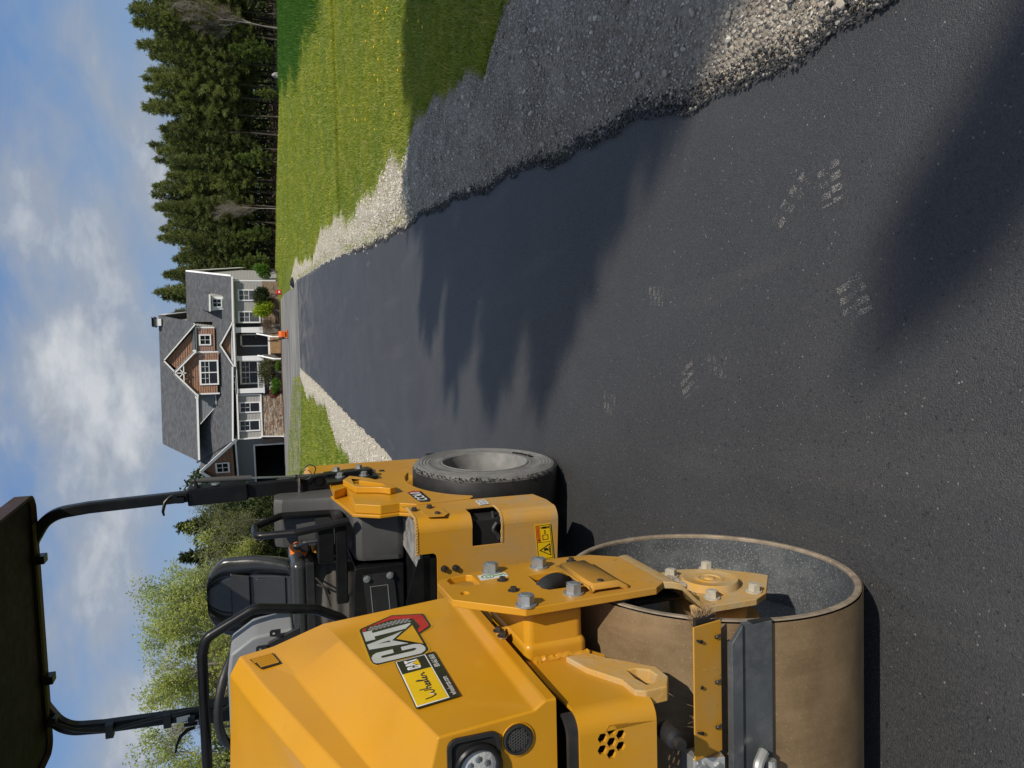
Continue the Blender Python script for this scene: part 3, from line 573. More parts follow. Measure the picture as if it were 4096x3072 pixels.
q = F_(); 
for i in range(16):
    a = random.uniform(0, 6.28); q.ball((-0.04+random.uniform(-0.004, 0.008), random.uniform(-0.05, 0.07), random.uniform(0.462, 0.512)), random.uniform(0.006, 0.018), 8, (0.7, 1, 1))
q.build('caked_mud', 'caked_dirt', hub)['kind'] = 'stuff'
q = F_(); q.prism([(0.113, 1.053), (0.111, 0.975), (0.077, 0.977), (0.070, 1.056)], 'x', 0.0302, 0.0312); dec = q.build('lifting_label', 'decal_white', ypl)
q = F_(); a_ = np.linspace(0, 6.28, 21)[:-1]
q.prism([(0.093+0.016*math.cos(a), 1.030+0.018*math.sin(a)) for a in a_], 'x', 0.0313, 0.0316, [[(0.093+0.012*math.cos(a), 1.030+0.014*math.sin(a)) for a in a_]]); q.prism([(0.101, 1.02), (0.101, 1.036), (0.085, 1.036), (0.085, 1.024)], 'x', 0.0313, 0.0316, [[(0.098, 1.023), (0.098, 1.033), (0.088, 1.033), (0.088, 1.026)]])
q.tube([(0.0314, 0.093, 1.012), (0.0314, 0.092, 0.995), (0.0314, 0.098, 0.985), (0.0314, 0.088, 0.982)], 0.002, 6); q.build('hook_mark', 'decal_green', ypl)
# hose cover on the plate and the hose that runs behind it
q = F_(); rid = [(0.032, 0.864), (0.046, 0.846), (0.043, 0.834), (0.050, 0.826), (0.050, 0.76), (0.036, 0.738), (0.034, 0.728)]
q.loft([[(x, 0.062, z), (x, -0.100, z), (x, -0.128, z-0.004), (x-0.012 if i > 1 else x, -0.138, z-0.004)] for i, (x, z) in enumerate(rid)][1:])
me = q; cov = q.build('hose_cover', 'yellow_paint', ypl); md = cov.modifiers.new('s', 'SOLIDIFY'); md.thickness = 0.003
bolt('small', FM, (0.05, 0.073, 0.793), 'x', ypl); bolt('small', FM, (0.046, -0.118, 0.798), 'x', ypl)
hose_path = fillet([(-0.06, 0.02, 0.70), (-0.01, 0.02, 0.82), (0.022, 0.01, 0.86), (0.02, -0.02, 0.915), (-0.06, -0.03, 0.96)], 0.06, 6)
q = F_(); q.tube(hose_path, 0.026, 16); hs_ = q.build('hydraulic_hose', 'rubber_hose', roller)
for i in range(3):
    q = F_(); q.tube([(-0.05-0.03*i, 0.03+0.05*i-0.06, 0.66), (-0.045, 0.02+0.05*i-0.06, 0.50), (-0.07, 0.0+0.05*i-0.06, 0.44)], 0.012, 10); q.build('drum_hose', 'rubber_hose', roller)
# spacer block and frame side plate
q = F_(); q.prism([(0.010, -0.132), (-0.115, -0.132), (-0.115, 0.14), (0.010, 0.14)], 'z', 0.852, 1.005); blk = q.build('spacer_block', 'yellow_paint', roller, bevel=0.022, seg=4)
q = F_(); q.prism([(-0.07, -0.140), (-0.125, -0.140), (-0.125, 0.148), (-0.07, 0.148)], 'z', 0.846, 1.010); q.build('weld_base', 'yellow_paint', blk, bevel=0.020, seg=4)
q = F_(); q.tube([(-0.108, -0.150, 0.99)]+[(-0.108+random.uniform(-0.003, 0.002), -0.150+random.uniform(-0.002, 0.002), 0.985-0.0065*i) for i in range(20)]+[(-0.108, -0.15, 0.85)], 0.0085, 8); q.build('weld_bead', 'yellow_paint', blk)
q = F_(); q.prism([(-1.31, -0.132), (-1.185, -0.132), (-1.185, 0.14), (-1.31, 0.14)], 'z', 0.852, 1.005); q.build('spacer_block', 'yellow_paint', roller, bevel=0.022, seg=4)
# --- front apron: side plate that bends round to the front, with the honeycomb of seven hexagonal holes
def apron_path(off=0.0):
    P = [(-0.112-off, 0.42), (-0.112-off, -0.385)]; r = 0.04
    for i in range(1, 9): a = i/8*math.pi/2; P.append((-0.112-r+(r-off)*math.cos(a), -0.385-(r-off)*math.sin(a)))
    P += [(-0.36, -0.425+off), (-0.65, -0.425+off)]; return P
full = lambda P: P+[(-1.3-x, y) for x, y in reversed(P[:-1])]
def hexes(cx, cz, s, r): 
    return [[(x+r*math.cos(k*math.pi/3+0.5), z+r*math.sin(k*math.pi/3+0.5)) for k in range(6)] for x, z in [(cx, cz)]+[(cx+s*math.cos(a+0.5+math.pi/6), cz+s*math.sin(a+0.5+math.pi/6)) for a in np.arange(6)*math.pi/3]]
def zb(x, y):   # lower rim: cut away towards the drum on the side
    return 0.815+0.16*smooth01(np.array((y+0.20)/0.35)) if y > -0.37 else 0.822
P0 = apron_path(); cut = [i for i, (x, y) in enumerate(P0) if y <= -0.42]
fx = -0.152
apr = None
for mir in (0, 1):
    mx_ = (lambda x: x) if not mir else (lambda x: -1.3-x)
    q = F_(); q.prism([(0.42, 0.975), (0.15, 0.975), (-0.02, 0.93), (-0.12, 0.845), (-0.17, 0.815), (-0.20, 0.828), (-0.34, 0.842), (-0.37, 0.822), (-0.385, 0.822), (-0.385, 1.0), (-0.28, 1.008), (0.42, 1.008)], 'x', mx_(-0.120), mx_(-0.112)); a_ = q.build('front_apron', 'yellow_paint', roller, bevel=0.0015, seg=1)
    if not mir: apr = a_
    q = F_(); q.loft([[(mx_(-0.152+r_*math.cos(a)), -0.385-r_*math.sin(a), z_) for r_, z_ in ((0.04, 0.822), (0.04, 1.0), (0.032, 1.0), (0.032, 0.822))] for a in np.linspace(0, math.pi/2, 9)], closed=True); q.build('apron_bend', 'yellow_paint', a_, ang=40)
hs_c, hs_s, hs_r = (-0.178, 0.928), 0.0245, 0.0112
rho_ = hs_s/math.sqrt(3); cells = [hs_c]+[(hs_c[0]+hs_s*math.cos(0.5+math.pi/6+i*math.pi/3), hs_c[1]+hs_s*math.sin(0.5+math.pi/6+i*math.pi/3)) for i in range(6)]
flower = []
for i in range(6):
    ph = 0.5+math.pi/6+i*math.pi/3; c0, c1 = cells[i+1]
    for da in (-math.pi/6, math.pi/6, math.pi/2): flower.append((c0+rho_*math.cos(ph+da), c1+rho_*math.sin(ph+da)))
q = F_(); q.prism([(fx, 0.822), (fx, 1.0), (-1.3-fx, 1.0), (-1.3-fx, 0.822)], 'y', -0.425, -0.417, [flower])
for c0, c1 in cells:
    q.prism([(c0+rho_*math.cos(0.5+k*math.pi/3), c1+rho_*math.sin(0.5+k*math.pi/3)) for k in range(6)], 'y', -0.425, -0.417, [[(c0+hs_r*math.cos(0.5+k*math.pi/3), c1+hs_r*math.sin(0.5+k*math.pi/3)) for k in range(6)]])
# the honeycomb sits where the bend runs out
fpl = q.build('apron_front', 'yellow_paint', apr, smooth=False)
q = F_(); q.box(-1.17, -0.13, -0.36, 0.5, 0.86, 0.985); q.build('engine_bay', 'gap_shade', roller)
q = F_(); q.sweep([(x, y+0.006, 1.008) for x, y in full(apron_path(0.012))][2:-2], 0.016, 0.032, (0, 1, 0)); 
rub = F_(); Pq = full(apron_path(0.006))[1:-1]
rub.loft([[(x, y, 0.998), (x, y, 1.022), (x+0.010*(1 if x < -0.65 else -1)*(abs(x+0.65) > 0.45), y+0.012, 1.022), (x+0.010*(1 if x < -0.65 else -1)*(abs(x+0.65) > 0.45), y+0.012, 0.998)] for x, y in Pq], closed=True, caps=True); rub.build('rubber_seal', 'black_plastic', roller, ang=60)
# tow eye on the front corner
q = F_(); q.prism([(-0.17, 0.86), (-0.206, 0.835), (-0.30, 0.748), (-0.353, 0.748), (-0.394, 0.775), (-0.396, 0.83), (-0.385, 0.85), (-0.335, 0.852), (-0.25, 0.90), (-0.17, 0.92)], 'x', -0.135, -0.100, [[(-0.290, 0.817), (-0.292, 0.795), (-0.308, 0.772), (-0.339, 0.770), (-0.368, 0.792), (-0.368, 0.812), (-0.335, 0.820)]]); q.build('tow_eye', 'dusty_yellow', roller, bevel=0.004)
q = F_(); q.lathe([(0, 0.001), (0, 0.02), (0.045, 0.02), (0.05, 0.012), (0.07, 0.012), (0.07, 0.001)], (-0.19, -0.40, 0.79), 'y', 16); q.M = FM @ Matrix.Translation((0, -0.80, 0)) @ Matrix.Scale(-1, 4, (0, 1, 0)); q.build('drain_plug', 'black_plastic', roller)

# --- hood
def hood_sec(y):
    t_ = (0.35-y)/0.735
    rear = [(-0.084, 1.034), (-0.084, 1.058), (-0.100, 1.083), (-0.128, 1.446), (-0.180, 1.583), (-0.194, 1.672), (-0.243, 1.699), (-0.33, 1.700), (-0.65, 1.714)]
    frnt = [(-0.084, 1.034), (-0.084, 1.058), (-0.100, 1.083), (-0.116, 1.285), (-0.279, 1.328), (-0.280, 1.370), (-0.322, 1.402), (-0.46, 1.368), (-0.65, 1.374)]
    P = [(a[0]*(1-t_)+b_[0]*t_, a[1]*(1-t_)+b_[1]*t_) for a, b_ in zip(rear, frnt)]
    return [(x, y, z) for x, z in P]+[(-1.3-x, y, z) for x, z in reversed(P[:-1])]
q = F_(); ys_ = [0.35, 0.20, 0.05, -0.10, -0.25, -0.385]; secs = [hood_sec(y) for y in ys_]
secs[0] = [(x, y+(0.0 if z < 1.5 else 0.02), z) for x, y, z in secs[0]]
q.loft(secs); n_ = len(secs[0]); base_ = len(q.v)-n_
fr = secs[-1]
q.add(fr, [tuple(range(n_))])
hood = q.build('hood', 'yellow_paint', roller, bevel=0.0055, seg=3)
q = F_(); q.prism([(-0.105, 1.02), (-0.15, 1.40), (-0.24, 1.58), (-0.34, 1.63), (-0.96, 1.63), (-1.06, 1.58), (-1.15, 1.40), (-1.195, 1.02)], 'y', 0.31, 0.345); q.build('hood_liner', 'black_plastic', hood)
# hood hinge
q = F_(); q.prism([(0.004, 1.044), (0.006, 1.026), (-0.055, 1.028), (-0.060, 1.046)], 'x', -0.0835, -0.079); hg = q.build('hood_latch', 'dusty_yellow', hood, bevel=0.001)
for y in (-0.010, -0.045): bolt('small', FM, (-0.079, y, 1.036), 'x', hg)
# decals on the hood side: plane x = -0.10 - 0.077 (z - 1.083)
def onhood(pl, d, th=0.0006, holes=()):
    q = F_(); q.prism(pl, 'x', 0, th, holes); q.v = [(-0.100-0.0772*(z-1.083)-0.0011+d+x, y, z) for x, y, z in q.v]; return q
logo = onhood([(0.243, 1.364), (0.307, 1.261), (0.266, 1.172), (0.247, 1.169), (0.163, 1.168), (0.147, 1.175), (0.123, 1.210), (0.026, 1.207), (0.007, 1.212), (-0.010, 1.229), (-0.009, 1.345), (0.009, 1.357), (0.032, 1.361)], 0.0016).build('logo_outline', 'decal_gold', hood, smooth=False)
D2 = lambda nm, pl, mt, d, holes=(): onhood(pl, d, 0.0004, holes).build(nm, mt, logo, smooth=False)
D2('logo_ground', [(0.237, 1.358), (0.248, 1.353), (0.298, 1.260), (0.259, 1.177), (0.245, 1.174), (0.161, 1.174), (0.150, 1.179), (0.122, 1.213), (0.025, 1.213), (0.010, 1.216), (-0.003, 1.230), (-0.004, 1.345), (0.009, 1.353), (0.030, 1.356)], 'decal_black', 0.0023)
D2('logo_band', [(0.223, 1.353), (0.236, 1.350), (0.290, 1.261), (0.254, 1.183), (0.239, 1.180), (0.162, 1.180), (0.130, 1.215), (0.157, 1.212), (0.173, 1.202), (0.240, 1.209), (0.266, 1.265), (0.243, 1.337), (0.224, 1.344)], 'decal_red', 0.0028)
hx = []
for i in range(10):
    for j in range(3):
        cy, cz = 0.224+0.010*j+0.004*math.sin(i*0.5), 1.222+0.0115*i+(0.0058 if j % 2 else 0)
        hx.append([(cy+0.0052*math.cos(k*math.pi/3), cz+0.0052*math.sin(k*math.pi/3)) for k in range(6)])
q = onhood(hx[0], 0.0027, 0.0003)
for h in hx[1:]: q2 = onhood(h, 0.0027, 0.0003); q.add(q2.v, q2.f)
q.build('logo_mesh', 'grey_print', logo, smooth=False)
LT = [[(0.217, 1.352), (0.216, 1.328), (0.197, 1.328), (0.209, 1.224), (0.202, 1.222), (0.177, 1.241), (0.171, 1.327), (0.151, 1.327), (0.150, 1.352)]]
LA = [(0.128, 1.352), (0.153, 1.279), (0.166, 1.252), (0.119, 1.288), (0.079, 1.253), (0.094, 1.351)]; LAh = [(0.118, 1.328), (0.123, 1.294), (0.112, 1.292)]
LC = [(0.064, 1.296), (0.041, 1.297), (0.040, 1.325), (0.036, 1.330), (0.030, 1.330), (0.026, 1.326), (0.026, 1.249), (0.030, 1.243), (0.037, 1.240), (0.042, 1.244), (0.043, 1.276), (0.065, 1.275), (0.065, 1.242), (0.058, 1.228), (0.045, 1.221), (0.026, 1.219), (0.012, 1.223), (0.001, 1.235), (0.002, 1.337), (0.006, 1.347), (0.015, 1.352), (0.040, 1.353), (0.055, 1.348), (0.064, 1.338)]
D2('logo_letter', LC, 'decal_silver', 0.0034); D2('logo_letter', LA, 'decal_silver', 0.0034, [LAh]); D2('logo_letter', LT[0], 'decal_silver', 0.0034)
D2('logo_triangle_edge', [(0.196, 1.216), (0.046, 1.214), (0.122, 1.284)], 'decal_black', 0.0038); D2('logo_triangle', [(0.188, 1.221), (0.054, 1.219), (0.122, 1.276)], 'decal_gold', 0.0042)
stk = onhood([(-0.014, 1.305), (-0.008, 1.205), (-0.257, 1.203), (-0.264, 1.302)], 0.0046, 0.0004).build('dealer_sticker', 'decal_black', hood, smooth=False)
D3 = lambda nm, pl, mt, d, holes=(): onhood(pl, d, 0.0003, holes).build(nm, mt, stk, smooth=False)
D3('sticker_border', [(-0.018, 1.303), (-0.014, 1.229), (-0.253, 1.227), (-0.258, 1.300)], 'decal_white', 0.0052)
D3('sticker_panel', [(-0.021, 1.301), (-0.018, 1.232), (-0.091, 1.231), (-0.094, 1.300)], 'decal_black', 0.0057); D3('sticker_field', [(-0.094, 1.299), (-0.091, 1.231), (-0.250, 1.230), (-0.254, 1.298)], 'decal_yellow', 0.0057)
def small_logo(P, nm): return [(-0.082+0.245*(y+0.004), 1.252+0.245*(z-1.219)) for y, z in P]
for P, h in ((LC, ()), (LA, [small_logo(LAh, 0)]), (LT[0], ())): D3('sticker_letter', small_logo(P, 0), 'decal_white', 0.0062, h)
D3('sticker_triangle', small_logo([(0.190, 1.219), (0.050, 1.217), (0.122, 1.280)], 0), 'decal_yellow', 0.0066)
def hoodtext(txt, size, y, z, d, mat, parent, sx=0.8):
    me = text_mesh(txt, size); 
    for v in me.vertices:
        yy, zz = y+v.co.x*sx, z+v.co.y; w = FM @ Vector((-0.100-0.0772*(zz-1.083)-0.0011+d, yy, zz)); v.co = w-roller.location
    me.materials.clear(); me.materials.append(MATS[mat]); o = bpy.data.objects.new('sticker_text', me); C.objects.link(o); o.parent = parent; return o
hoodtext('800-662-8650', 0.0185, -0.060, 1.216, 0.0058, 'decal_white', stk, 0.70); hoodtext('wheelercat.com', 0.0185, -0.200, 1.215, 0.0058, 'decal_white', stk, 0.78)
# handwritten dealer name as pen strokes
WR = [[(0, 1), (0.02, 0.45), (0.07, 0.02), (0.12, 0.1), (0.16, 0.55), (0.18, 0.1), (0.24, 0.02), (0.29, 0.3), (0.30, 0.8)], [(0.36, 1.15), (0.35, 0.5), (0.34, 0.05), (0.37, 0.4), (0.42, 0.5), (0.44, 0.3), (0.44, 0.05), (0.49, 0.1), (0.54, 0.35), (0.53, 0.48), (0.49, 0.3), (0.52, 0.05), (0.58, 0.1), (0.63, 0.35), (0.62, 0.48), (0.58, 0.3), (0.61, 0.05), (0.67, 0.2), (0.73, 0.9), (0.71, 1.15), (0.68, 0.6), (0.70, 0.08), (0.75, 0.12), (0.81, 0.35), (0.80, 0.48), (0.76, 0.3), (0.79, 0.05), (0.85, 0.12), (0.89, 0.45), (0.91, 0.38), (0.95, 0.36), (0.95, 0.1), (1.0, 0.15)]]
q = F_()
for st in WR: q.tube([(-0.100-0.0772*(1.250+0.026*v-1.083)+0.0054, -0.236+0.128*u, 1.250+0.026*v) for u, v in fillet3] if False else [(-0.100-0.0772*(1.250+0.026*p_.y-1.083)+0.0048, -0.236+0.128*p_.x, 1.250+0.026*p_.y) for p_ in fillet([(u, v, 0) for u, v in st], 0.2, 3)], 0.0017, 6)
q.build('sticker_signature', 'decal_black', stk)
# vent near the hood's rear top edge
def bil(u, v, d=0.0):
    y = 0.334-0.066*v; a = hood_sec(y); B0, C0 = Vector(a[4]), Vector(a[5]); s_ = 0.10+0.78*u if v < 0.5 else 0.10+0.70*u
    return B0+(C0-B0)*s_+Vector((d+0.0005, 0, d*0.25))
q = F_(); q.add([bil(0.0, 0.05, 0.002), bil(0.88, 0.05, 0.002), bil(0.88, 0.98, 0.002), bil(0.0, 0.98, 0.002)], [(0, 1, 2, 3)]); ven = q.build('vent', 'gap_shade', hood)  # dark sheet stands in for the shade of the recess behind the slats
for i in range(6):
    v0 = 0.13+0.84*i/6; q = F_(); q.sweep([bil(0.04, v0, 0.003), bil(0.84, v0, 0.004)], 0.0052, 0.003, (0, 1, 0)); q.build('vent_slat', 'yellow_paint', ven)
# headlight, grille and second lamp on the front face
def front_set(mir):
    X = (lambda x: x) if not mir else (lambda x: -1.3-x)
    rr_ = lambda cx, cz, w, h, r, n=5: [(cx+sx*(w/2-r)+r*math.cos(a), cz+sz2*(h/2-r)+r*math.sin(a)) for sx, sz2, a0 in ((1, 1, 0), (-1, 1, math.pi/2), (-1, -1, math.pi), (1, -1, 1.5*math.pi)) for a in np.linspace(a0, a0+math.pi/2, n)]
    q = F_(); q.prism(rr_(X(-0.192), 1.213, 0.138, 0.110, 0.02), 'y', -0.3935, -0.386, [rr_(X(-0.192), 1.213, 0.120, 0.092, 0.014)]); hb = q.build('headlight', 'black_plastic', hood, bevel=0.002)
    q = F_(); q.prism(rr_(X(-0.192), 1.213, 0.124, 0.096, 0.014), 'y', -0.3875, -0.3865); q.build('lamp_well', 'gap_shade', hb)
    c_ = (X(-0.190), 0, 1.206)
    q = F_(); q.lathe([(-0.387, 0.050), (-0.398, 0.050), (-0.402, 0.046), (-0.402, 0.040), (-0.394, 0.037)], c_, 'y', 40); q.build('lamp_ring', 'black_metal', hb)
    q = F_(); q.lathe([(-0.392, 0.038), (-0.397, 0.028), (-0.3995, 0.014), (-0.400, 0.0005)], c_, 'y', 36); q.build('lamp_lens', 'lens_glass', hb)
    q = F_()
    for a in range(6): q.ball((c_[0]+0.019*math.cos(a*1.047), -0.398, c_[2]+0.019*math.sin(a*1.047)), 0.008, 8, (1, 0.3, 1))
    q.build('lamp_reflector', 'lamp_chrome', hb)
    c_ = (X(-0.152), 0, 1.120)
    q = F_(); q.lathe([(-0.386, 0.0355), (-0.3885, 0.0345), (-0.3865, 0.031)], c_, 'y', 36); gr = q.build('horn_grille', 'yellow_paint', hood)
    q = F_(); q.lathe([(-0.386, 0.031), (-0.391, 0.0305), (-0.392, 0.028), (-0.391, 0.0255), (-0.3875, 0.025), (-0.387, 0.0005)], c_, 'y', 36); q.build('grille_ring', 'black_plastic', gr)
    hh = [(c_[0]+dx, c_[2]+dz) for i in range(-4, 5) for j in range(-4, 5) for dx, dz in [(i*0.0062+(0.0031 if j % 2 else 0), j*0.0054)] if dx*dx+dz*dz < 0.022**2]
    q = F_()
    for x, z in hh: q.prism([(x+0.0034*math.cos(k*math.pi/3+0.52), z+0.0034*math.sin(k*math.pi/3+0.52)) for k in range(6)], 'y', -0.3895, -0.388, [[(x+0.0024*math.cos(k*math.pi/3+0.52), z+0.0024*math.sin(k*math.pi/3+0.52)) for k in range(6)]])
    q.build('grille_mesh', 'grey_plastic', gr)
    q = F_(); q.lathe([(-0.386, 0.036), (-0.392, 0.035), (-0.392, 0.029), (-0.387, 0.028), (-0.387, 0.0005)], (X(-0.262), 0, 1.112), 'y', 32); q.build('marker_lamp', 'black_plastic', hood)
front_set(False); front_set(True)
# --- scraper bar, brush and blade across the drum front
q = F_(); q.prism([(-0.367, 0.620), (-0.371, 0.620), (-0.388, 0.704), (-0.384, 0.705)], 'x', 0.016, -0.288); sb = q.build('scraper_bar', 'yellow_paint', roller, bevel=0.002)
for i in (0, 1):
    q = F_(); q.box(-0.016 if i == 0 else -1.314, 0.0 if i == 0 else -1.298, -0.35, -0.34, 0.6, 0.7)
q = F_(); q.prism([(-0.362, 0.630), (-0.350, 0.630), (-0.364, 0.690), (-0.376, 0.690)], 'x', 0.026, -1.31); q.build('brush_back', 'black_plastic', sb)
q = F_(); rb = random.Random(3)
for i in range(420):
    x = 0.024-rb.random()**2*0.05 if i < 330 else -rb.random()*0.28; z = rb.uniform(0.634, 0.688); L_ = rb.uniform(0.02, 0.034)
    d = Vector((rb.uniform(0.1, 1.0) if i < 330 else 0, rb.uniform(-0.3, 0.7), rb.uniform(-0.5, 0.6))).normalized()*L_; a = Vector((x, -0.355-(z-0.66)*0.2, z)); q.tube([a, a+d*0.6, a+d], [0.0006, 0.0005, 0.0002], 3, cap=False)
q.build('brush_bristles', 'bristle', sb); C.objects[-1]['kind'] = 'stuff' if C.objects[-1].name.startswith('brush_bristles') else ''
for x in (-0.018, -0.122, -0.226):
    for z in (0.640, 0.685):
        yy_ = -0.3745-(z-0.633)*0.21; q = F_(); q.lathe([(yy_-0.003, 0.0045), (yy_-0.0045, 0.0001)], (x-0.001, 0, z-0.001), 'y', 12); q.build('bar_hole', 'gap_shade', sb)
        if x == -0.122 and z > 0.68: continue
        q = F_(); q.tube(fillet([(x+0.004, yy_-0.0045, z+(0.012 if z > 0.66 else -0.012)), (x, yy_-0.0045, z), (x-0.001, yy_+0.004, z-0.001)], 0.003, 3), 0.0028, 6); q.build('cable_tie', 'black_plastic', sb)
q = F_(); q.prism([(-0.375, 0.700), (-0.395, 0.63), (-0.340, 0.62), (-0.330, 0.705)], 'x', -0.2885, -0.35); br = q.build('scraper_bracket', 'galvanised', roller, bevel=0.002)
for z in (0.645, 0.680): bolt('zinc', FM, (-0.312, -0.385+(z-0.633)*0.15, z), '-y', br)
q = F_(); q.prism([(-0.385, 0.615), (-0.400, 0.612), (-0.402, 0.585), (-0.393, 0.580), (-0.402, 0.505), (-0.396, 0.503), (-0.385, 0.575), (-0.380, 0.60)], 'x', 0.008, -1.31)
q.v = [(x if not (x > 0 and z > 0.59) else -0.030, y, z) for x, y, z in q.v]; bl = q.build('scraper_blade', 'scraper_steel', roller, bevel=0.0015)
q = F_(); q.box(0.0085, 0.0105, -0.400, -0.384, 0.503, 0.56); q.build('blade_end', 'rubber_hose', bl)
q = F_(); q.tube(fillet([(-0.28, -0.42, 0.545), (-0.30, -0.435, 0.575), (-0.36, -0.435, 0.56), (-0.36, -0.43, 0.53), (-0.30, -0.425, 0.53)], 0.02, 4), 0.012, 10); cl_ = q.build('blade_clamp', 'galvanised', bl); bolt('zinc', FM, (-0.33, -0.43, 0.55), '-y', bl)

# ---------------------------------------------------------------- rear frame
TR = 0.410
def tyre(x0, sgn, name='tyre'):
    W = 0.27; P = [(0.0, 0.245), (0.002, 0.262), (-0.004, 0.28), (0.0, 0.315), (0.004, 0.322), (0.002, 0.334), (0.006, 0.340), (0.003, 0.352), (0.007, 0.358), (0.004, 0.368), (0.006, 0.376), (0.0, 0.394), (-0.012, 0.405), (-0.022, TR)]
    P = [(x-0.004, r) for x, r in P]; prof = P+[(-W*0.5, TR)]+[(-W-x, r) for x, r in reversed(P)]
    q = K_(); q.lathe([(x0+sgn*x, r) for x, r in prof if r > 0.40], (0, 0, TR), 'x', 96); a = q.build(name, 'tyre_tread', roller, ang=40)
    q = K_(); q.lathe([(x0+sgn*x, r) for x, r in P], (0, 0, TR), 'x', 96); q.lathe([(x0+sgn*(-W-x), r) for x, r in P], (0, 0, TR), 'x', 72); q.build('sidewall', 'tyre_side', a, ang=25)
    q = K_(); q.lathe([(x0+sgn*x, r) for x, r in [(-0.002, 0.250), (0.002, 0.244), (-0.004, 0.236), (-0.02, 0.232), (-0.06, 0.212), (-0.12, 0.205), (-0.135, 0.18), (-0.15, 0.11), (-0.155, 0.07), (-0.15, 0.001)]], (0, 0, TR), 'x', 64); rim = q.build('rim', 'rim_steel', a, ang=35)
    return a, rim
t1, rim1 = tyre(0.0, 1); tyre(-0.30, 1); tyre(-1.30, -1); tyre(-1.0, -1)
q = K_(); rg = random.Random(5)
for i in range(520):    # torn rubber crumbs on the worn tread shoulder
    a = rg.uniform(math.pi*0.5, math.pi*1.5) if i < 400 else rg.uniform(0, 6.28); r = TR-rg.uniform(-0.003, 0.016); x = -0.014+rg.uniform(-0.014, 0.012)
    q.ball((x, r*math.cos(a), TR+r*math.sin(a)), rg.uniform(0.002, 0.0055), 5, (1, 1, 0.8))
o = q.build('torn_rubber', 'tyre_tread', t1, smooth=False); o['kind'] = 'stuff'
me = text_mesh('COMPACTOR', 0.034)
w_ = max(abs(v.co.x) for v in me.vertices)
for v in me.vertices:
    an = 1.05+v.co.x*-2.9 + math.pi*1.0; r = 0.298+v.co.y*-1.0*-1; v.co = RM @ Vector((0.0015, r*math.cos(an+0.9), TR+r*math.sin(an+0.9)))-roller.location
o = link('tyre_lettering', me, 'tyre_tread', t1, smooth=False); o.modifiers.new('s', 'SOLIDIFY').thickness = 0.004
for i in range(6):
    q = K_(); a = i*1.047; q.lathe([(-0.158, 0.012), (-0.148, 0.012), (-0.148, 0.001)], (0, 0.12*math.cos(a), TR+0.11*math.sin(a)), 'x', 6); q.build('wheel_nut', 'bolt_dark', rim1)
q = K_(); q.lathe([(-0.17, 0.07), (-1.13, 0.07)], (0, 0, TR), 'x', 24); q.build('axle', 'black_metal', roller)
# side plate with the wheel arch
arc = [(0.0+0.452*math.cos(a), 0.41+0.452*math.sin(a)) for a in np.linspace(R(155), R(62), 16)]
PL = [(-0.02, 1.188), (-0.376, 1.187), (-0.442, 1.072), (-0.429, 0.978), (-0.475, 0.903), (-0.452, 0.625), (-0.435, 0.605)]+arc+[(0.275, 0.93), (0.31, 1.02), (0.20, 1.10), (0.18, 1.26), (-0.09, 1.26)]
q = K_(); q.prism(PL, 'x', -0.125, -0.08); sp_ = q.build('side_plate', 'yellow_paint', roller, bevel=0.004, seg=2)
off_ = [(y-0.012 if y < 0 else y, z+0.012) for y, z in PL[:6]]
q = K_(); q.prism([(0.0, 1.27), (-0.388, 1.199), (-0.456, 1.078), (-0.444, 0.984), (-0.489, 0.908), (-0.466, 0.62), (-0.3, 0.70), (0, 1.0)], 'x', -0.142, -0.126); q.build('plate_flange', 'yellow_paint', sp_, bevel=0.004, seg=2)
q = K_(); q.prism([(y, z) for y, z in PL], 'x', -1.22, -1.175); q.build('side_plate', 'yellow_paint', roller, bevel=0.004)
# lifting eye on the plate
q = K_(); q.prism([(0.005, 1.205), (0.09, 1.16), (0.0, 1.062), (-0.165, 0.975), (-0.245, 0.962), (-0.263, 0.996), (-0.218, 1.045), (-0.175, 1.160)], 'x', -0.078, -0.045, [[(-0.055, 1.155), (-0.045, 1.125), (-0.155, 1.02), (-0.205, 1.015), (-0.185, 1.075), (-0.150, 1.13)]]); q.build('lifting_eye', 'yellow_paint', sp_, bevel=0.005, seg=2)
# model name on the plate
def platetext(txt, size, y, z, x, mat, sx=1.0, bold=0.0, parent=None, rot=0.0, M=None, name='plate_text'):
    me = text_mesh(txt, size, bold)
    for v in me.vertices:
        u, w = v.co.x*sx, v.co.y; uu = u*math.cos(rot)-w*math.sin(rot); ww = u*math.sin(rot)+w*math.cos(rot); v.co = (RM if M is None else M) @ Vector((x, y+uu, z+ww))-roller.location
    o = link(name, me, mat, parent or sp_, smooth=False); return o
q = K_(); q.prism([(-0.245, 0.905), (-0.222, 0.870), (-0.243, 0.832), (-0.415, 0.820), (-0.455, 0.832), (-0.450, 0.878), (-0.38, 0.893)], 'x', -0.0798, -0.0792); mb = q.build('model_badge', 'decal_black', sp_)
q = K_(); q.prism([(-0.246, 0.902), (-0.226, 0.870), (-0.247, 0.838), (-0.268, 0.838), (-0.268, 0.899)], 'x', -0.0791, -0.0787); q.build('badge_red', 'decal_red', mb)
platetext('CC4.0', 0.066, -0.340, 0.862, -0.0785, 'decal_white', 0.98, 0.0018, mb, 0.09)
# front step wall of the rear frame: side face, bend, front face with step hole, serrated tread edge
bend = [(-0.082, -0.60)]+[(-0.142+0.06*math.cos(a), -0.69-0.06*math.sin(a)) for a in np.linspace(0, math.pi/2, 7)]+[(-0.20, -0.75)]
def top_z(s): return 0.962
q = K_(); rs = random.Random(2)
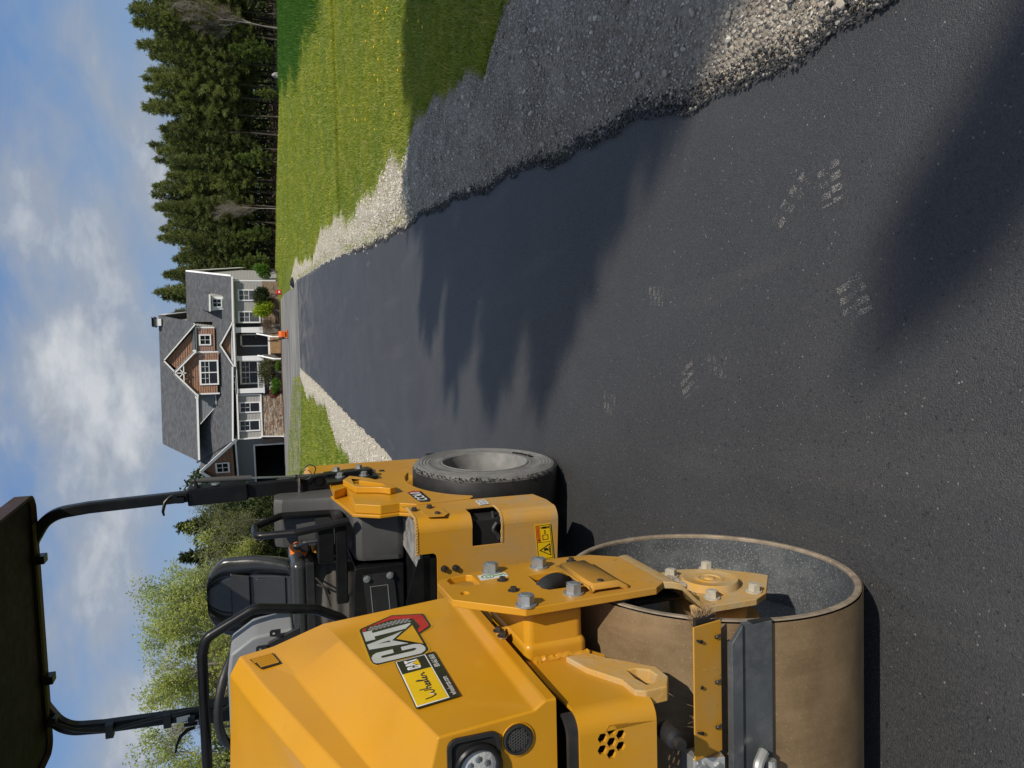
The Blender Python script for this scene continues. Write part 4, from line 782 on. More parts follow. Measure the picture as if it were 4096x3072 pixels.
# unrolled outline (u along the bend, z): build as vertical strips so that the hole and notch stay real openings
def wall_pt(u):
    # u=0 at side rear edge; side runs 0..0.20 (y -0.49 -> -0.69), bend arc, then front
    if u < 0.20: return (-0.082, -0.49-u)
    a = (u-0.20)/0.06
    if a < math.pi/2: return (-0.142+0.06*math.cos(a), -0.69-0.06*math.sin(a))
    return (-0.142-(u-0.20-0.06*math.pi/2), -0.75)
ub = 0.20+0.06*math.pi/2
u_of_x = lambda x: ub+(-0.142-x)
q = K_(); q.prism([(-0.142, 0.272), (-0.142, 0.552), (-0.222, 0.552), (-0.228, 0.558), (-0.228, 0.694), (-0.222, 0.700), (-0.142, 0.700), (-0.142, 0.955), (-0.236, 0.955), (-0.240, 0.950), (-0.240, 0.885), (-0.250, 0.872), (-0.268, 0.868), (-1.062, 0.868), (-1.062, 0.285)], 'y', -0.742, -0.75)
wall = q.build('step_wall', 'yellow_paint', roller, bevel=0.0015, seg=1)
H0, H1 = 0.128, u_of_x(-0.228)
q = K_(); q.prism([(-0.69, 0.275), (-0.69, 0.552), (-0.618, 0.552), (-0.618, 0.700), (-0.69, 0.700), (-0.69, 0.955), (-0.55, 0.965), (-0.49, 0.99), (-0.47, 0.62), (-0.48, 0.30), (-0.60, 0.272)], 'x', -0.090, -0.082); q.build('wall_side', 'yellow_paint', wall, bevel=0.0015, seg=1)
for za, zb_ in ((0.2735, 0.552), (0.700, 0.955)):
    q = K_(); q.loft([[(-0.142+r_*math.cos(a), -0.69-r_*math.sin(a), z_) for r_, z_ in ((0.06, za), (0.06, zb_), (0.052, zb_), (0.052, za))] for a in np.linspace(0, math.pi/2, 11)], closed=True); q.build('wall_bend', 'yellow_paint', wall, ang=40)
def teeth(u0, u1, z, up, nm):
    q = K_(); u = u0
    while u < u1:
        w = rs.uniform(0.010, 0.014); h = rs.uniform(0.006, 0.011)
        (xa, ya), (xb, yb), (xc, yc) = wall_pt(u), wall_pt(u+w*0.55), wall_pt(u+w*0.8)
        for dx, dy in ((0.0, 0.0),):
            q.tube([(xa, ya, z), (xa*0.7+xb*0.3, ya*0.7+yb*0.3, z+up*h), (xb, yb, z+up*h), (xc, yc, z)], 0.0042, 5)
        u += w
    return q.build(nm, 'dusty_yellow', wall)
teeth(0.03, u_of_x(-0.236), 0.955, 1, 'tread_teeth'); teeth(H0, H1-0.01, 0.552, 1, 'tread_teeth')
q = K_(); q.box(-0.9, -0.12, -0.72, -0.50, 0.30, 0.86); q.build('step_cavity', 'gap_shade', roller)
q = K_(); q.tube(fillet([(-0.20, -0.735, 0.56), (-0.165, -0.73, 0.60), (-0.135, -0.725, 0.575)], 0.02, 4), 0.010, 8); q.tube(fillet([(-0.10, -0.66, 0.575), (-0.15, -0.72, 0.585), (-0.215, -0.73, 0.565)], 0.03, 4), 0.008, 8); q.build('step_hose', 'rubber_hose', roller)
for (x, z) in [(-0.315, 0.838), (-0.318, 0.785)]: bolt('mid', RM, (x, -0.754, z), '-y', wall)
q = K_(); q.prism([(-0.611, 0.915), (-0.588, 0.809), (-0.699, 0.800), (-0.735, 0.828), (-0.725, 0.902), (-0.694, 0.911)], 'x', -0.0776, -0.0745); cvp = q.build('cover_plate', 'yellow_paint', wall, bevel=0.001)
cvp.location.x += 0.0
for (y, z) in [(-0.585, 0.938), (-0.562, 0.860), (-0.690, 0.851)]: bolt('mid', RM, (-0.0775, y, z), 'x', wall)
q = K_(); q.prism([(-0.526, 0.623), (-0.513, 0.570), (-0.596, 0.571), (-0.604, 0.622)], 'x', -0.0776, -0.077); il = q.build('info_label', 'decal_white', wall)
q = K_(); q.prism([(-0.535, 0.615), (-0.53, 0.578), (-0.555, 0.578), (-0.56, 0.615)], 'x', -0.0769, -0.0767, [[(-0.539, 0.611), (-0.535, 0.582), (-0.552, 0.582), (-0.556, 0.611)]]); q.prism([(-0.57, 0.61), (-0.566, 0.58), (-0.588, 0.58), (-0.592, 0.61)], 'x', -0.0769, -0.0767, [[(-0.573, 0.606), (-0.57, 0.584), (-0.585, 0.584), (-0.588, 0.606)]]); q.build('label_symbol', 'decal_black', il)
# warning sticker on the front face
WP = [(-0.156, 0.396), (-0.155, 0.316), (-0.331, 0.296), (-0.331, 0.379)]
q = K_(); q.prism(WP, 'y', -0.7552, -0.7545); ws = q.build('warning_sticker', 'decal_yellow', wall)
def wq(u, v): a, b_, c_, e = [Vector((p_[0], p_[1], 0)) for p_ in (WP[3], WP[0], WP[1], WP[2])]; r_ = (a*(1-u)+b_*u)*(1-v)+(e*(1-u)+c_*u)*v; return (r_.x, r_.y)   # u: left to right, v: top to bottom
def wpoly(L, mat, nm, d=0.7557, holes=()):
    q = K_(); q.prism([wq(*p_) for p_ in L], 'y', -d-0.0003, -d, [[wq(*p_) for p_ in h] for h in holes]); return q.build(nm, mat, ws, smooth=False)
fr_ = lambda u0, v0, u1, v1: [(u0, v0), (u1, v0), (u1, v1), (u0, v1)]
wpoly(fr_(0.025, 0.04, 0.975, 0.96), 'decal_black', 'sticker_frame', 0.7557, [fr_(0.04, 0.07, 0.49, 0.93), fr_(0.50, 0.07, 0.96, 0.93)])
wpoly(fr_(0.505, 0.08, 0.955, 0.30), 'decal_orange', 'warning_panel', 0.7557)
wpoly([(0.09, 0.86), (0.45, 0.86), (0.27, 0.14)], 'decal_black', 'warning_triangle', 0.7558, [[(0.13, 0.81), (0.41, 0.81), (0.27, 0.25)]])
wpoly([(0.23, 0.45), (0.31, 0.45), (0.33, 0.62), (0.29, 0.72), (0.24, 0.68), (0.26, 0.58)], 'decal_black', 'pinch_symbol', 0.7558); wpoly(fr_(0.19, 0.74, 0.35, 0.78), 'decal_black', 'pinch_symbol', 0.7558)
wpoly(fr_(0.56, 0.42, 0.70, 0.78), 'decal_black', 'box_symbol', 0.7558, [fr_(0.575, 0.46, 0.685, 0.74)])
wpoly([(0.72, 0.6), (0.75, 0.52), (0.75, 0.58), (0.80, 0.58), (0.80, 0.52), (0.83, 0.6), (0.80, 0.68), (0.80, 0.62), (0.75, 0.62), (0.75, 0.68)], 'decal_black', 'arrow_symbol', 0.7558)
wpoly(fr_(0.87, 0.46, 0.93, 0.70), 'decal_black', 'figure_symbol', 0.7558); wpoly(fr_(0.875, 0.70, 0.895, 0.90), 'decal_black', 'figure_symbol', 0.7558); wpoly(fr_(0.905, 0.70, 0.925, 0.90), 'decal_black', 'figure_symbol', 0.7558); wpoly([(0.90+0.022*math.cos(a), 0.40+0.05*math.sin(a)) for a in np.linspace(0, 6.28, 10)[:-1]], 'decal_black', 'figure_symbol', 0.7558)
me = text_mesh('WARNING', 0.0165)
for v in me.vertices: x_, z_ = wq(0.745+v.co.x*0.85/0.176, 0.19-v.co.y/0.082); v.co = RM @ Vector((x_, -0.7562, z_))-roller.location
link('warning_text', me, 'decal_black', ws, smooth=False)
wpoly([(0.525, 0.26), (0.575, 0.26), (0.55, 0.11)], 'decal_black', 'alert_symbol', 0.7561)
# floor plate with worn planks, kick plates, seat pedestal
q = K_(); q.box(-1.15, -0.13, -0.742, 0.55, 0.90, 0.93); q.build('floor_plate', 'black_metal', roller)
for i in range(6):
    q = K_(); q.box(-0.142-0.032*i-0.030, -0.142-0.032*i, -0.738, -0.05-0.01*i, 0.931, 0.944+0.002*(i % 2)); q.build('floor_plank', 'weathered_plank', roller, bevel=0.003)
q = K_(); q.prism([(-0.265, 0.872), (-0.258, 0.935), (-0.265, 0.952), (-0.455, 1.012), (-0.60, 1.01), (-0.60, 0.872)], 'y', -0.742, -0.736); q.build('kick_plate', 'black_metal', roller)
q = K_(); q.prism([(-0.42, 0.945), (-0.42, 1.19), (-0.55, 1.20), (-0.95, 1.20), (-0.95, 0.945)], 'y', -0.34, 0.30); ped = q.build('seat_pedestal', 'black_metal', roller, bevel=0.006)
q = K_(); q.prism([(-0.455, 1.00), (-0.455, 1.155), (-0.68, 1.13), (-0.68, 0.98)], 'y', -0.35, -0.341); pp = q.build('pedestal_panel', 'black_plastic', ped, bevel=0.002)
for x, z in ((-0.475, 1.135), (-0.470, 1.02)): bolt('zinc', RM, (x, -0.351, z), '-y', ped)
q = K_(); q.prism([(-0.515, 1.12), (-0.515, 1.03), (-0.66, 1.02), (-0.66, 1.11)], 'y', -0.3525, -0.3515, [[(-0.518, 1.116), (-0.518, 1.034), (-0.657, 1.024), (-0.657, 1.106)]]); q.build('worn_label', 'grey_print', ped)
q = K_(); q.box(-0.60, -0.55, -0.80, -0.73, 1.08, 1.165); q.build('foot_pedal', 'light_plastic', roller, bevel=0.008)
# grey moulded fender and tank on the right
q = K_(); pr = [(-0.33, 0.945), (-0.34, 0.975), (-0.315, 1.15), (-0.285, 1.185), (-0.06, 1.20), (-0.02, 1.23), (0.00, 1.27), (0.03, 1.52), (0.06, 1.56), (0.55, 1.54), (0.62, 1.45), (0.62, 0.95)]
secs = []
for x, i_ in ((-0.132, 0.03), (-0.138, 0.006), (-0.16, 0.0), (-0.37, 0.0), (-0.395, 0.006), (-0.403, 0.03)):
    secs.append([(x, y+i_*(1 if y < 0.3 else -1), z-(i_ if z > 0.96 else 0)) for y, z in pr])
q.loft(secs, closed=True, caps=True); q.build('fender_tank', 'grey_plastic', roller, bevel=0.018, seg=3)
q = K_(); q.prism([(-0.24, 1.205), (-0.20, 1.212), (-0.02, 1.225), (0.02, 1.30), (0.045, 1.46), (-0.05, 1.46), (-0.08, 1.32)], 'x', -0.36, -0.25); 
q = K_(); secs = [[(-1.168, y, z) for y, z in pr], [(-0.90, y, z) for y, z in pr]]; q.loft(secs, closed=True, caps=True); q.build('fender_tank', 'grey_plastic', roller, bevel=0.02, seg=3)
q = K_(); q.box(-1.15, -0.16, 0.45, 0.98, 0.55, 1.36); q.build('rear_hood', 'yellow_paint', roller, bevel=0.04, seg=4)
q = K_(); q.box(-1.17, -0.13, -0.05, 0.95, 0.30, 0.55); q.build('chassis', 'black_metal', roller)
q = K_(); q.box(-0.85, -0.45, -1.45, -0.74, 0.42, 0.66); q.build('articulation_joint', 'black_metal', roller, bevel=0.02)
# seat: cushion, backrest, base
SX = -0.68
def pad(cx, w, cy, d, cz, h, r, nm, M, par, mat='seat_vinyl', seg=6):
    q = MB(M); q.box(cx-w/2, cx+w/2, cy-d/2, cy+d/2, cz-h/2, cz+h/2); return q.build(nm, mat, par, bevel=r, seg=seg)
cu_ = pad(SX, 0.50, 0.10, 0.46, 1.444, 0.085, 0.040, 'seat_cushion', RM, roller)
pad(SX, 0.485, 0.09, 0.44, 1.393, 0.045, 0.006, 'seat_base', RM, cu_, 'black_plastic', 2)
q = K_(); secs = []
for i, (s_, z) in enumerate([(1.0, 1.372), (0.90, 1.34), (0.97, 1.315), (0.88, 1.285), (0.95, 1.26), (0.86, 1.23), (0.90, 1.20)]):
    secs.append([(SX+a*0.21*s_, 0.08+b_*0.20*s_, z) for a, b_ in ((-1, -1), (-0.3, -1.06), (0.3, -1.0), (1, -1), (1.04, 0), (1, 1), (-1, 1), (-1.04, 0))])
q.loft(secs, closed=True); q.build('suspension_bellows', 'bellows_cloth', cu_, sub=2, ang=180)
# backrest as a shaped shell with bolsters and raised panels
q = K_(); BZ = np.linspace(1.47, 1.93, 15); secs = []
for z in BZ:
    t_ = (z-1.47)/0.46; hw = 0.205+0.028*math.sin(min(t_*1.5, 1)*math.pi*0.75) if t_ < 0.72 else 0.230-0.135*((t_-0.72)/0.28)**2.0
    y0 = 0.235+0.10*t_; bol = 0.085*(1-0.7*t_); row = []
    for u in np.linspace(-1, 1, 33): row.append((SX-0.05+hw*u, y0-bol*math.sin(math.pi*min(1, max(0, (abs(u)-0.52)/0.60)))+0.016*math.exp(-((abs(u)-0.50)/0.05)**2)+0.012*(1-u*u)*math.sin(t_*math.pi), z))
    for u in np.linspace(1, -1, 9)[0:]: row.append((SX-0.05+hw*u*0.96, y0+0.055+0.03*(1-u*u), z))
    secs.append(row)
q.loft(secs, closed=True, caps=True); bk = q.build('seat_back', 'seat_vinyl', roller, sub=1, ang=180)
def backpanel(pl, nm, th=0.012):
    q = K_(); q.prism(pl, 'y', 0, th); q.v = [(x, 0.235+0.10*(z-1.47)/0.46+0.004-y, z) for x, y, z in q.v]; q.build(nm, 'seat_vinyl', bk, bevel=0.006, seg=3)
backpanel([(SX+0.05, 1.51), (SX+0.045, 1.665), (SX+0.0, 1.675), (SX-0.11, 1.675), (SX-0.16, 1.66), (SX-0.17, 1.51)], 'back_panel'); backpanel([(SX+0.065, 1.70), (SX+0.08, 1.80), (SX-0.18, 1.80), (SX-0.165, 1.70)], 'head_panel')
for L in (LT[0], LA):
    q = K_(); q.prism([(SX-0.10+0.55*(y-0.05)*1.0, 1.73+0.36*(z-1.22)) for y, z in L], 'y', 0, 0.002); q.v = [(x, 0.235+0.10*(z-1.47)/0.46-0.0035-y, z) for x, y, z in q.v]; q.build('embossed_letter', 'seat_vinyl', bk)
# seat belt, armrest box, crossbar, hand loop
q = K_(); q.sweep([(-0.385, -0.055, 1.485), (-0.375, -0.07, 1.478), (-0.36, -0.075, 1.455), (-0.372, -0.07, 1.425), (-0.40, -0.06, 1.40)], 0.05, 0.006, (1, 0.3, 0)); bt = q.build('seat_belt', 'orange_web', roller)
q = K_(); q.box(-0.392, -0.335, -0.085, -0.045, 1.395, 1.437); q.build('belt_buckle', 'black_plastic', bt, bevel=0.006)
q = K_(); q.box(-0.385, -0.21, -0.32, -0.10, 1.285, 1.362); q.build('control_box', 'black_metal', roller, bevel=0.006)
q = K_(); q.tube(fillet([(-0.30, -0.2, 1.36), (-0.305, -0.19, 1.42), (-0.33, -0.16, 1.45)], 0.02, 4), 0.011, 8); q.ball((-0.335, -0.15, 1.455), 0.022, 10); q.build('drive_lever', 'black_plastic', roller)
q = K_(); q.box(-0.60, -0.20, -0.32, -0.27, 1.222, 1.278); q.box(-0.24, -0.20, -0.27, 0.0, 1.222, 1.278); q.build('cross_beam', 'black_metal', roller, bevel=0.006)
q = K_(); q.tube(fillet([(-0.222, 0.0, 1.20), (-0.212, 0.0, 1.53), (-0.236, -0.08, 1.655), (-0.226, -0.27, 1.645), (-0.212, -0.32, 1.465), (-0.176, -0.33, 1.21)], 0.05, 6), 0.0185, 14); q.build('hand_rail', 'black_metal', roller)
q = K_(); q.tube([(-0.56, -0.12, 1.36), (-0.57, -0.16, 1.32), (-0.60, -0.17, 1.30)], 0.006, 6); q.tube(fillet([(-0.52, -0.12, 1.37), (-0.55, -0.18, 1.33), (-0.66, -0.18, 1.30)], 0.02, 3), 0.005, 6); q.build('seat_latch', 'bolt_dark', cu_)
# steering console, wheel, front grab rail
q = K_(); cs = [(-0.30, 1.512), (-0.31, 1.63), (-0.315, 1.655), (-0.365, 1.730), (-0.44, 1.742), (-0.95, 1.742), (-1.02, 1.70), (-1.05, 1.505), (-0.80, 1.49), (-0.80, 1.1), (-0.50, 1.1), (-0.50, 1.49)]
q.prism(cs, 'y', -1.20, -1.02); con = q.build('steering_console', 'light_plastic', roller, bevel=0.012, seg=3)
q = K_(); q.prism([(-0.335, 1.60), (-0.40, 1.64), (-0.40, 1.49), (-0.29, 1.49)], 'y', -1.216, -1.201); q.build('console_cover', 'black_plastic', con, bevel=0.003)
for (x, z) in ((-0.300, 1.577), (-0.352, 1.625)):
    q = K_(); q.prism([(x+0.014, z-0.02), (x+0.014, z+0.012), (x+0.008, z+0.018), (x-0.008, z+0.018), (x-0.016, z-0.02)], 'y', -1.222, -1.218, [[(x+0.005*math.cos(a), z+0.004+0.005*math.sin(a)) for a in np.linspace(0, 6.28, 9)[:-1]]]); q.build('cover_bracket', 'black_plastic', con)
q = K_(); q.lathe([(-1.208, 0.022), (-1.203, 0.022), (-1.203, 0.001)], (-0.40, 0, 1.678), 'y', 20); q.build('console_knob', 'black_plastic', con)
wc = Vector((-0.60, -0.99, 1.685)); ax = Vector((0.03, 0.47, 0.88)).normalized(); u_ = ax.orthogonal().normalized(); v_ = ax.cross(u_)
q = K_(); q.tube([wc+(u_*math.cos(a)+v_*math.sin(a))*0.205 for a in np.linspace(0, 2*math.pi, 49)[:-1]], 0.0165, 12, closed=True)
stw = q.build('steering_wheel', 'black_plastic', roller)
q = K_()
for a in (0.5, 2.6, 4.7): q.tube([wc, wc-ax*0.02+(u_*math.cos(a)+v_*math.sin(a))*0.10, wc+(u_*math.cos(a)+v_*math.sin(a))*0.20], 0.010, 8)
q.lathe([(-0.03, 0.04), (0.012, 0.04), (0.016, 0.001)], wc, 'z', 20); q.tube([wc-ax*0.28, wc], 0.03, 12); q.build('wheel_spokes', 'black_plastic', stw)
GP = [(-0.47, -1.05, 1.25), (-0.335, -1.09, 1.33), (-0.280, -1.10, 1.425), (-0.245, -1.10, 1.645), (-0.335, -1.10, 1.818), (-0.40, -1.10, 1.832), (-1.02, -1.10, 1.832), (-1.10, -1.10, 1.70), (-1.10, -1.06, 1.2)]
q = K_(); q.tube(fillet(GP, 0.06, 7), 0.0185, 14); q.build('grab_rail', 'black_metal', roller)
q = K_(); q.tube(fillet([(-0.75, -1.0, 1.70), (-0.74, -1.0, 1.81), (-0.70, -0.98, 1.80), (-0.68, -0.9, 1.70)], 0.03, 4), 0.005, 6); q.build('console_cable', 'rubber_hose', con)
# ROPS posts and canopy
def rpost(mir):
    X = (lambda x: x) if not mir else (lambda x: -1.43-x)
    q = K_(); P = [(X(-0.072), 0.19, 1.02), (X(-0.082), 0.19, 1.25), (X(-0.100), 0.19, 1.42), (X(-0.108), 0.19, 1.72)]; q.sweep(P, 0.052, 0.075, (0, 1, 0)); a = q.build('rops_post', 'black_metal', roller, bevel=0.006, seg=2)
    q = K_(); q.sweep([(X(-0.104), 0.19, 1.685), (X(-0.112), 0.19, 1.982)], 0.105, 0.092, (0, 1, 0)); q.build('post_sleeve', 'black_metal', a, bevel=0.010, seg=3)
    P = fillet([(X(-0.112), 0.19, 1.96), (X(-0.130), 0.19, 2.44), (X(-0.150), 0.19, 2.62), (X(-0.30), 0.19, 2.705), (X(-0.715), 0.19, 2.712)], 0.16, 9)
    q = K_(); q.sweep(P, 0.056, 0.056, (0, 1, 0)); q.build('upper_tube', 'black_metal', a, bevel=0.010, seg=3)
    q = K_(); q.prism([(0.02, 1.285), (0.30, 1.285), (0.36, 1.02), (0.10, 1.0)], 'x', X(-0.075), X(-0.060)); q.build('base_bracket', 'black_metal', a, bevel=0.004)
    if not mir:
        for (y, z) in [(0.14, 1.205), (0.13, 1.075), (0.29, 1.21), (0.31, 1.08)]: bolt('rops', RM, (-0.060, y, z), 'x', a)
        q = K_(); q.tube([(-0.028, 0.16, 1.96), (-0.026, 0.16, 1.90), (-0.026, 0.16, 1.89)], 0.009, 10); q.tube([(-0.026, 0.16, 1.915), (-0.033, 0.16, 1.665)], 0.0145, 16); q.build('gas_strut', 'grey_plastic', a)
        q = K_(); q.tube([(-0.033, 0.16, 1.667), (-0.044, 0.16, 1.448)], 0.0058, 12); q.build('strut_rod', 'bare_steel', a)
        q = K_(); q.ball((-0.045, 0.16, 1.440), 0.013, 10); q.ball((-0.027, 0.16, 1.945), 0.012, 10); q.tube([(-0.045, 0.16, 1.432), (-0.070, 0.16, 1.430)], 0.009, 10); q.tube([(-0.027, 0.16, 1.945), (-0.068, 0.16, 1.935)], 0.011, 10); q.build('strut_joint', 'black_plastic', a)
        q = K_(); q.lathe([(-0.058, 0.022), (-0.052, 0.022), (-0.050, 0.012), (-0.050, 0.001)], (0, 0.19, 1.935), 'x', 20); q.lathe([(-0.056, 0.022), (-0.050, 0.022), (-0.048, 0.012), (-0.048, 0.001)], (0, 0.17, 1.845), 'x', 20); q.build('pivot_washer', 'galvanised', a)
        q = K_(); q.tube([(-0.04, 0.145, 1.425), (-0.155, 0.145, 1.422)], 0.0075, 10); q.build('lock_pin', 'bare_steel', a)
        q = K_(); q.tube(fillet([(-0.05, 0.13, 1.43), (0.005, 0.12, 1.405), (0.028, 0.12, 1.37), (0.01, 0.12, 1.33), (-0.03, 0.13, 1.345)], 0.03, 4), 0.003, 6); q.build('pin_cable', 'rubber_hose', a)
        q = K_(); q.tube([(-0.03+0.026*math.cos(t9), 0.125, 1.385+0.026*math.sin(t9)) for t9 in np.linspace(0, 6.0, 20)], 0.0022, 6); q.build('pin_ring', 'bare_steel', a)
    lx = -0.125
    q = K_(); q.box(min(X(-0.13), X(-0.10)), max(X(-0.13), X(-0.10)), 0.115, 0.16, 1.995, 2.03); q.tube([(X(-0.085), 0.13, 2.04), (X(-0.10), 0.13, 2.065), (X(-0.12), 0.12, 2.085), (X(-0.165), 0.11, 2.095), (X(-0.185), 0.105, 2.09)], [0.008, 0.010, 0.009, 0.007, 0.005], 10) if not mir else q.tube([(-1.345, 0.10, 1.995), (-1.352, 0.10, 2.03), (-1.375, 0.09, 2.065), (-1.42, 0.085, 2.085), (-1.455, 0.08, 2.092)], [0.008, 0.010, 0.009, 0.007, 0.005], 10)
    q.tube([(X(-0.09), 0.13, 1.985), (X(-0.09), 0.13, 2.05)], 0.010, 10); q.build('clamp_lever', 'black_metal', a)
    return a
rp1 = rpost(False); rp2 = rpost(True)
q = K_(); q.tube(fillet([(-1.20, 0.13, 2.665), (-1.26, 0.12, 2.55), (-1.30, 0.13, 2.40), (-1.285, 0.14, 2.25), (-1.27, 0.14, 2.0), (-1.255, 0.15, 1.8)], 0.1, 5), 0.010, 8); q.build('post_cable', 'rubber_hose', rp2)
for z in (2.13, 2.40):
    q = K_(); q.box(-1.335, -1.262, 0.12, 0.16, z-0.018, z+0.018); q.build('cable_clip', 'black_plastic', rp2)
q = K_(); q.prism([(-1.315, 2.02), (-1.285, 2.02), (-1.29, 2.085), (-1.32, 2.085)], 'y', 0.130, 0.1315); q.build('post_label', 'decal_white', rp2)
q = K_()
def rrect(x0, x1, y0, y1, r, z): 
    return [(cx+r*math.cos(a), cy+r*math.sin(a), z) for cx, cy, a0 in ((x1-r, y1-r, 0), (x0+r, y1-r, math.pi/2), (x0+r, y0+r, math.pi), (x1-r, y0+r, 1.5*math.pi)) for a in np.linspace(a0, a0+math.pi/2, 6)]
q.loft([rrect(-1.36, -0.06, -1.35, 0.17, 0.06, 2.685), rrect(-1.375, -0.045, -1.365, 0.185, 0.07, 2.665), rrect(-1.385, -0.035, -1.375, 0.195, 0.07, 2.67), rrect(-1.385, -0.035, -1.375, 0.195, 0.07, 2.74), rrect(-1.30, -0.12, -1.29, 0.11, 0.08, 2.80)], closed=True)
q.add(rrect(-1.30, -0.12, -1.29, 0.11, 0.08, 2.80), [tuple(range(24))]); simple('canopy_shell', (0.05, 0.022, 0.008), 0.6, 0, 0.2, 4, 0.1, 100); cn = q.build('canopy', 'canopy_shell', roller, ang=40)
q = K_(); q.add(rrect(-1.36, -0.06, -1.35, 0.17, 0.06, 2.69), [tuple(range(24))]); q.build('canopy_liner', 'canopy_black', cn)
q = K_(); q.sweep([(-0.18, 0.165, 2.672), (-0.40, 0.168, 2.672), (-1.05, 0.168, 2.672), (-1.26, 0.165, 2.672)], 0.05, 0.012, (0, 1, 0)); simple('olive_lip', (0.09, 0.08, 0.028), 0.7); q.build('canopy_lip', 'olive_lip', cn, bevel=0.002)
for x in (-0.36, -0.98, -1.2):
    q = K_(); q.box(x-0.02, x+0.02, 0.12, 0.185, 2.632, 2.672); q.build('canopy_clip', 'black_metal', cn, bevel=0.003)
# ================================================================ HOUSE
m, t, b = new_mat('roof_shingle'); p = pos(t); sx_ = t.nodes.new('ShaderNodeSeparateXYZ'); LK(t, p, sx_.inputs[0])
bk_ = t.nodes.new('ShaderNodeTexBrick'); bk_.inputs['Scale'].default_value = 1.0; bk_.inputs['Brick Width'].default_value = 0.34; bk_.inputs['Row Height'].default_value = 0.105; bk_.inputs['Mortar Size'].default_value = 0.010
bk_.inputs['Color1'].default_value = (0.065, 0.068, 0.075, 1); bk_.inputs['Color2'].default_value = (0.125, 0.129, 0.137, 1); bk_.inputs['Mortar'].default_value = (0.030, 0.031, 0.034, 1)
LK(t, COMB(t, MATH(t, 'ADD', sx_.outputs[0], MATH(t, 'MULTIPLY', sx_.outputs[1], 0.23)), sx_.outputs[2]), bk_.inputs['Vector'])
c = MIX(t, RAMP(t, NOISE(t, p, 1.3, 5), [(0.3, 0.0), (0.7, 1.0)]), bk_.outputs[0], (0.085, 0.088, 0.096)); c = MIX(t, 0.45, bk_.outputs[0], c)
LK(t, c, b.inputs['Base Color']); b.inputs['Roughness'].default_value = 0.9; bump(t, b, bk_.outputs[1], -0.5, 0.02)
simple('grey_siding', (0.34, 0.33, 0.31), 0.75, 0, 0.06, 2); simple('white_trim', (0.78, 0.78, 0.77), 0.55, 0, 0.04, 3); simple('cedar_shake', (0.29, 0.158, 0.100), 0.85, 0, 0.28, 7, 0.3, 20)
simple('shaded_slate', (0.18, 0.19, 0.205), 0.75, 0, 0.06, 2); simple('porch_shade_slate', (0.075, 0.082, 0.092), 0.75); simple('blind_glass', (0.085, 0.09, 0.095), 0.10, 0, 0.4, 2.0); simple('house_glass', (0.010, 0.012, 0.014), 0.06, 0, 0.3, 1.5); simple('dark_door', (0.012, 0.011, 0.011), 0.4); simple('garage_dark', (0.012, 0.012, 0.012), 0.9); simple('garage_wall', (0.10, 0.10, 0.10), 0.9)  # slate tones: shade on panel, garage front and porch wall put into the colour
simple('foundation', (0.16, 0.14, 0.115), 0.95, 0, 0.3, 3); simple('chimney_cap', (0.02, 0.02, 0.022), 0.6); simple('step_brick', (0.30, 0.19, 0.09), 0.9, 0, 0.25, 5)
STONE = []
for i, c_ in enumerate([(0.30, 0.22, 0.15), (0.40, 0.31, 0.21), (0.22, 0.17, 0.135), (0.47, 0.39, 0.29), (0.26, 0.155, 0.105), (0.34, 0.31, 0.275)]): simple('ledge_stone_%d' % i, c_, 0.95, 0, 0.2, 6); STONE.append('ledge_stone_%d' % i)
HY = 64.0
def hp(x, z, D=0.0):
    s = (HY+D*0.974)/54.0; return (s*x, HY+D*0.974, CAM_H+s*(z-CAM_H))
house = thing('house', 'two-storey grey house with white trim, brown shake gables and a dark shingle roof', 'house', (hp(2.6, 0.45)[0], HY+4, 0.2))
def HQ(q): q.M = None; return q
def wallq(x0, x1, z0, z1, D, mat, nm='wall', course=0.098, par=None, poly=None):
    """lapped siding clipped to a rectangle (or to a convex polygon poly of (x, z))"""
    q = MB(); P = poly or [(x0, z0), (x1, z0), (x1, z1), (x0, z1)]; zs = [p_[1] for p_ in P]; z = min(zs)
    def span(zz):
        xs = []
        for (ax_, az_), (bx, bz) in zip(P, P[1:]+P[:1]):
            if (az_-zz)*(bz-zz) <= 0 and az_ != bz: xs.append(ax_+(bx-ax_)*(zz-az_)/(bz-az_))
        return (min(xs), max(xs)) if len(xs) >= 2 else None
    while z < max(zs)-1e-4:
        za, zb_ = z, min(z+course, max(zs)); a = span(za+1e-4); b_ = span(zb_-1e-4)
        if a and b_: q.add([hp(a[0], za, D-0.028), hp(a[1], za, D-0.028), hp(b_[1], zb_, D), hp(b_[0], zb_, D), hp(a[0], za, D), hp(a[1], za, D)], [(0, 1, 2, 3), (4, 5, 1, 0)])
        z += course
    return q.build(nm, mat, par or house, smooth=False, weld=False)
def slab(P, mat, nm, th=0.10, par=None, ang=30):
    q = MB(); n = len(P); V = [Vector(hp(*p_)) for p_ in P]; nr = (V[1]-V[0]).cross(V[2]-V[0]).normalized()
    if nr.z < 0 or (abs(nr.z) < 0.05 and nr.y > 0): nr = -nr
    q.add([v for v in V]+[v-nr*th for v in V], [tuple(range(n)), tuple(n+i for i in reversed(range(n)))]+[(i, (i+1) % n, n+(i+1) % n, n+i) for i in range(n)])
    return q.build(nm, mat, par or house, smooth=False)
def bar(pts, w, h, mat, nm, par=None):
    q = MB(); q.sweep([hp(*p_) for p_ in pts], w, h, (0, 1, 0)); return q.build(nm, mat, par or house, smooth=False)
def board(x0, x1, z0, z1, D0, D1, mat, nm, par=None):
    q = MB(); a = hp(x0, z0, D0); b_ = hp(x1, z1, D0); y1 = hp(0, 0, D1)[1]; q.box(a[0], b_[0], a[1], y1, a[2], b_[2]); return q.build(nm, mat, par or house, smooth=False)
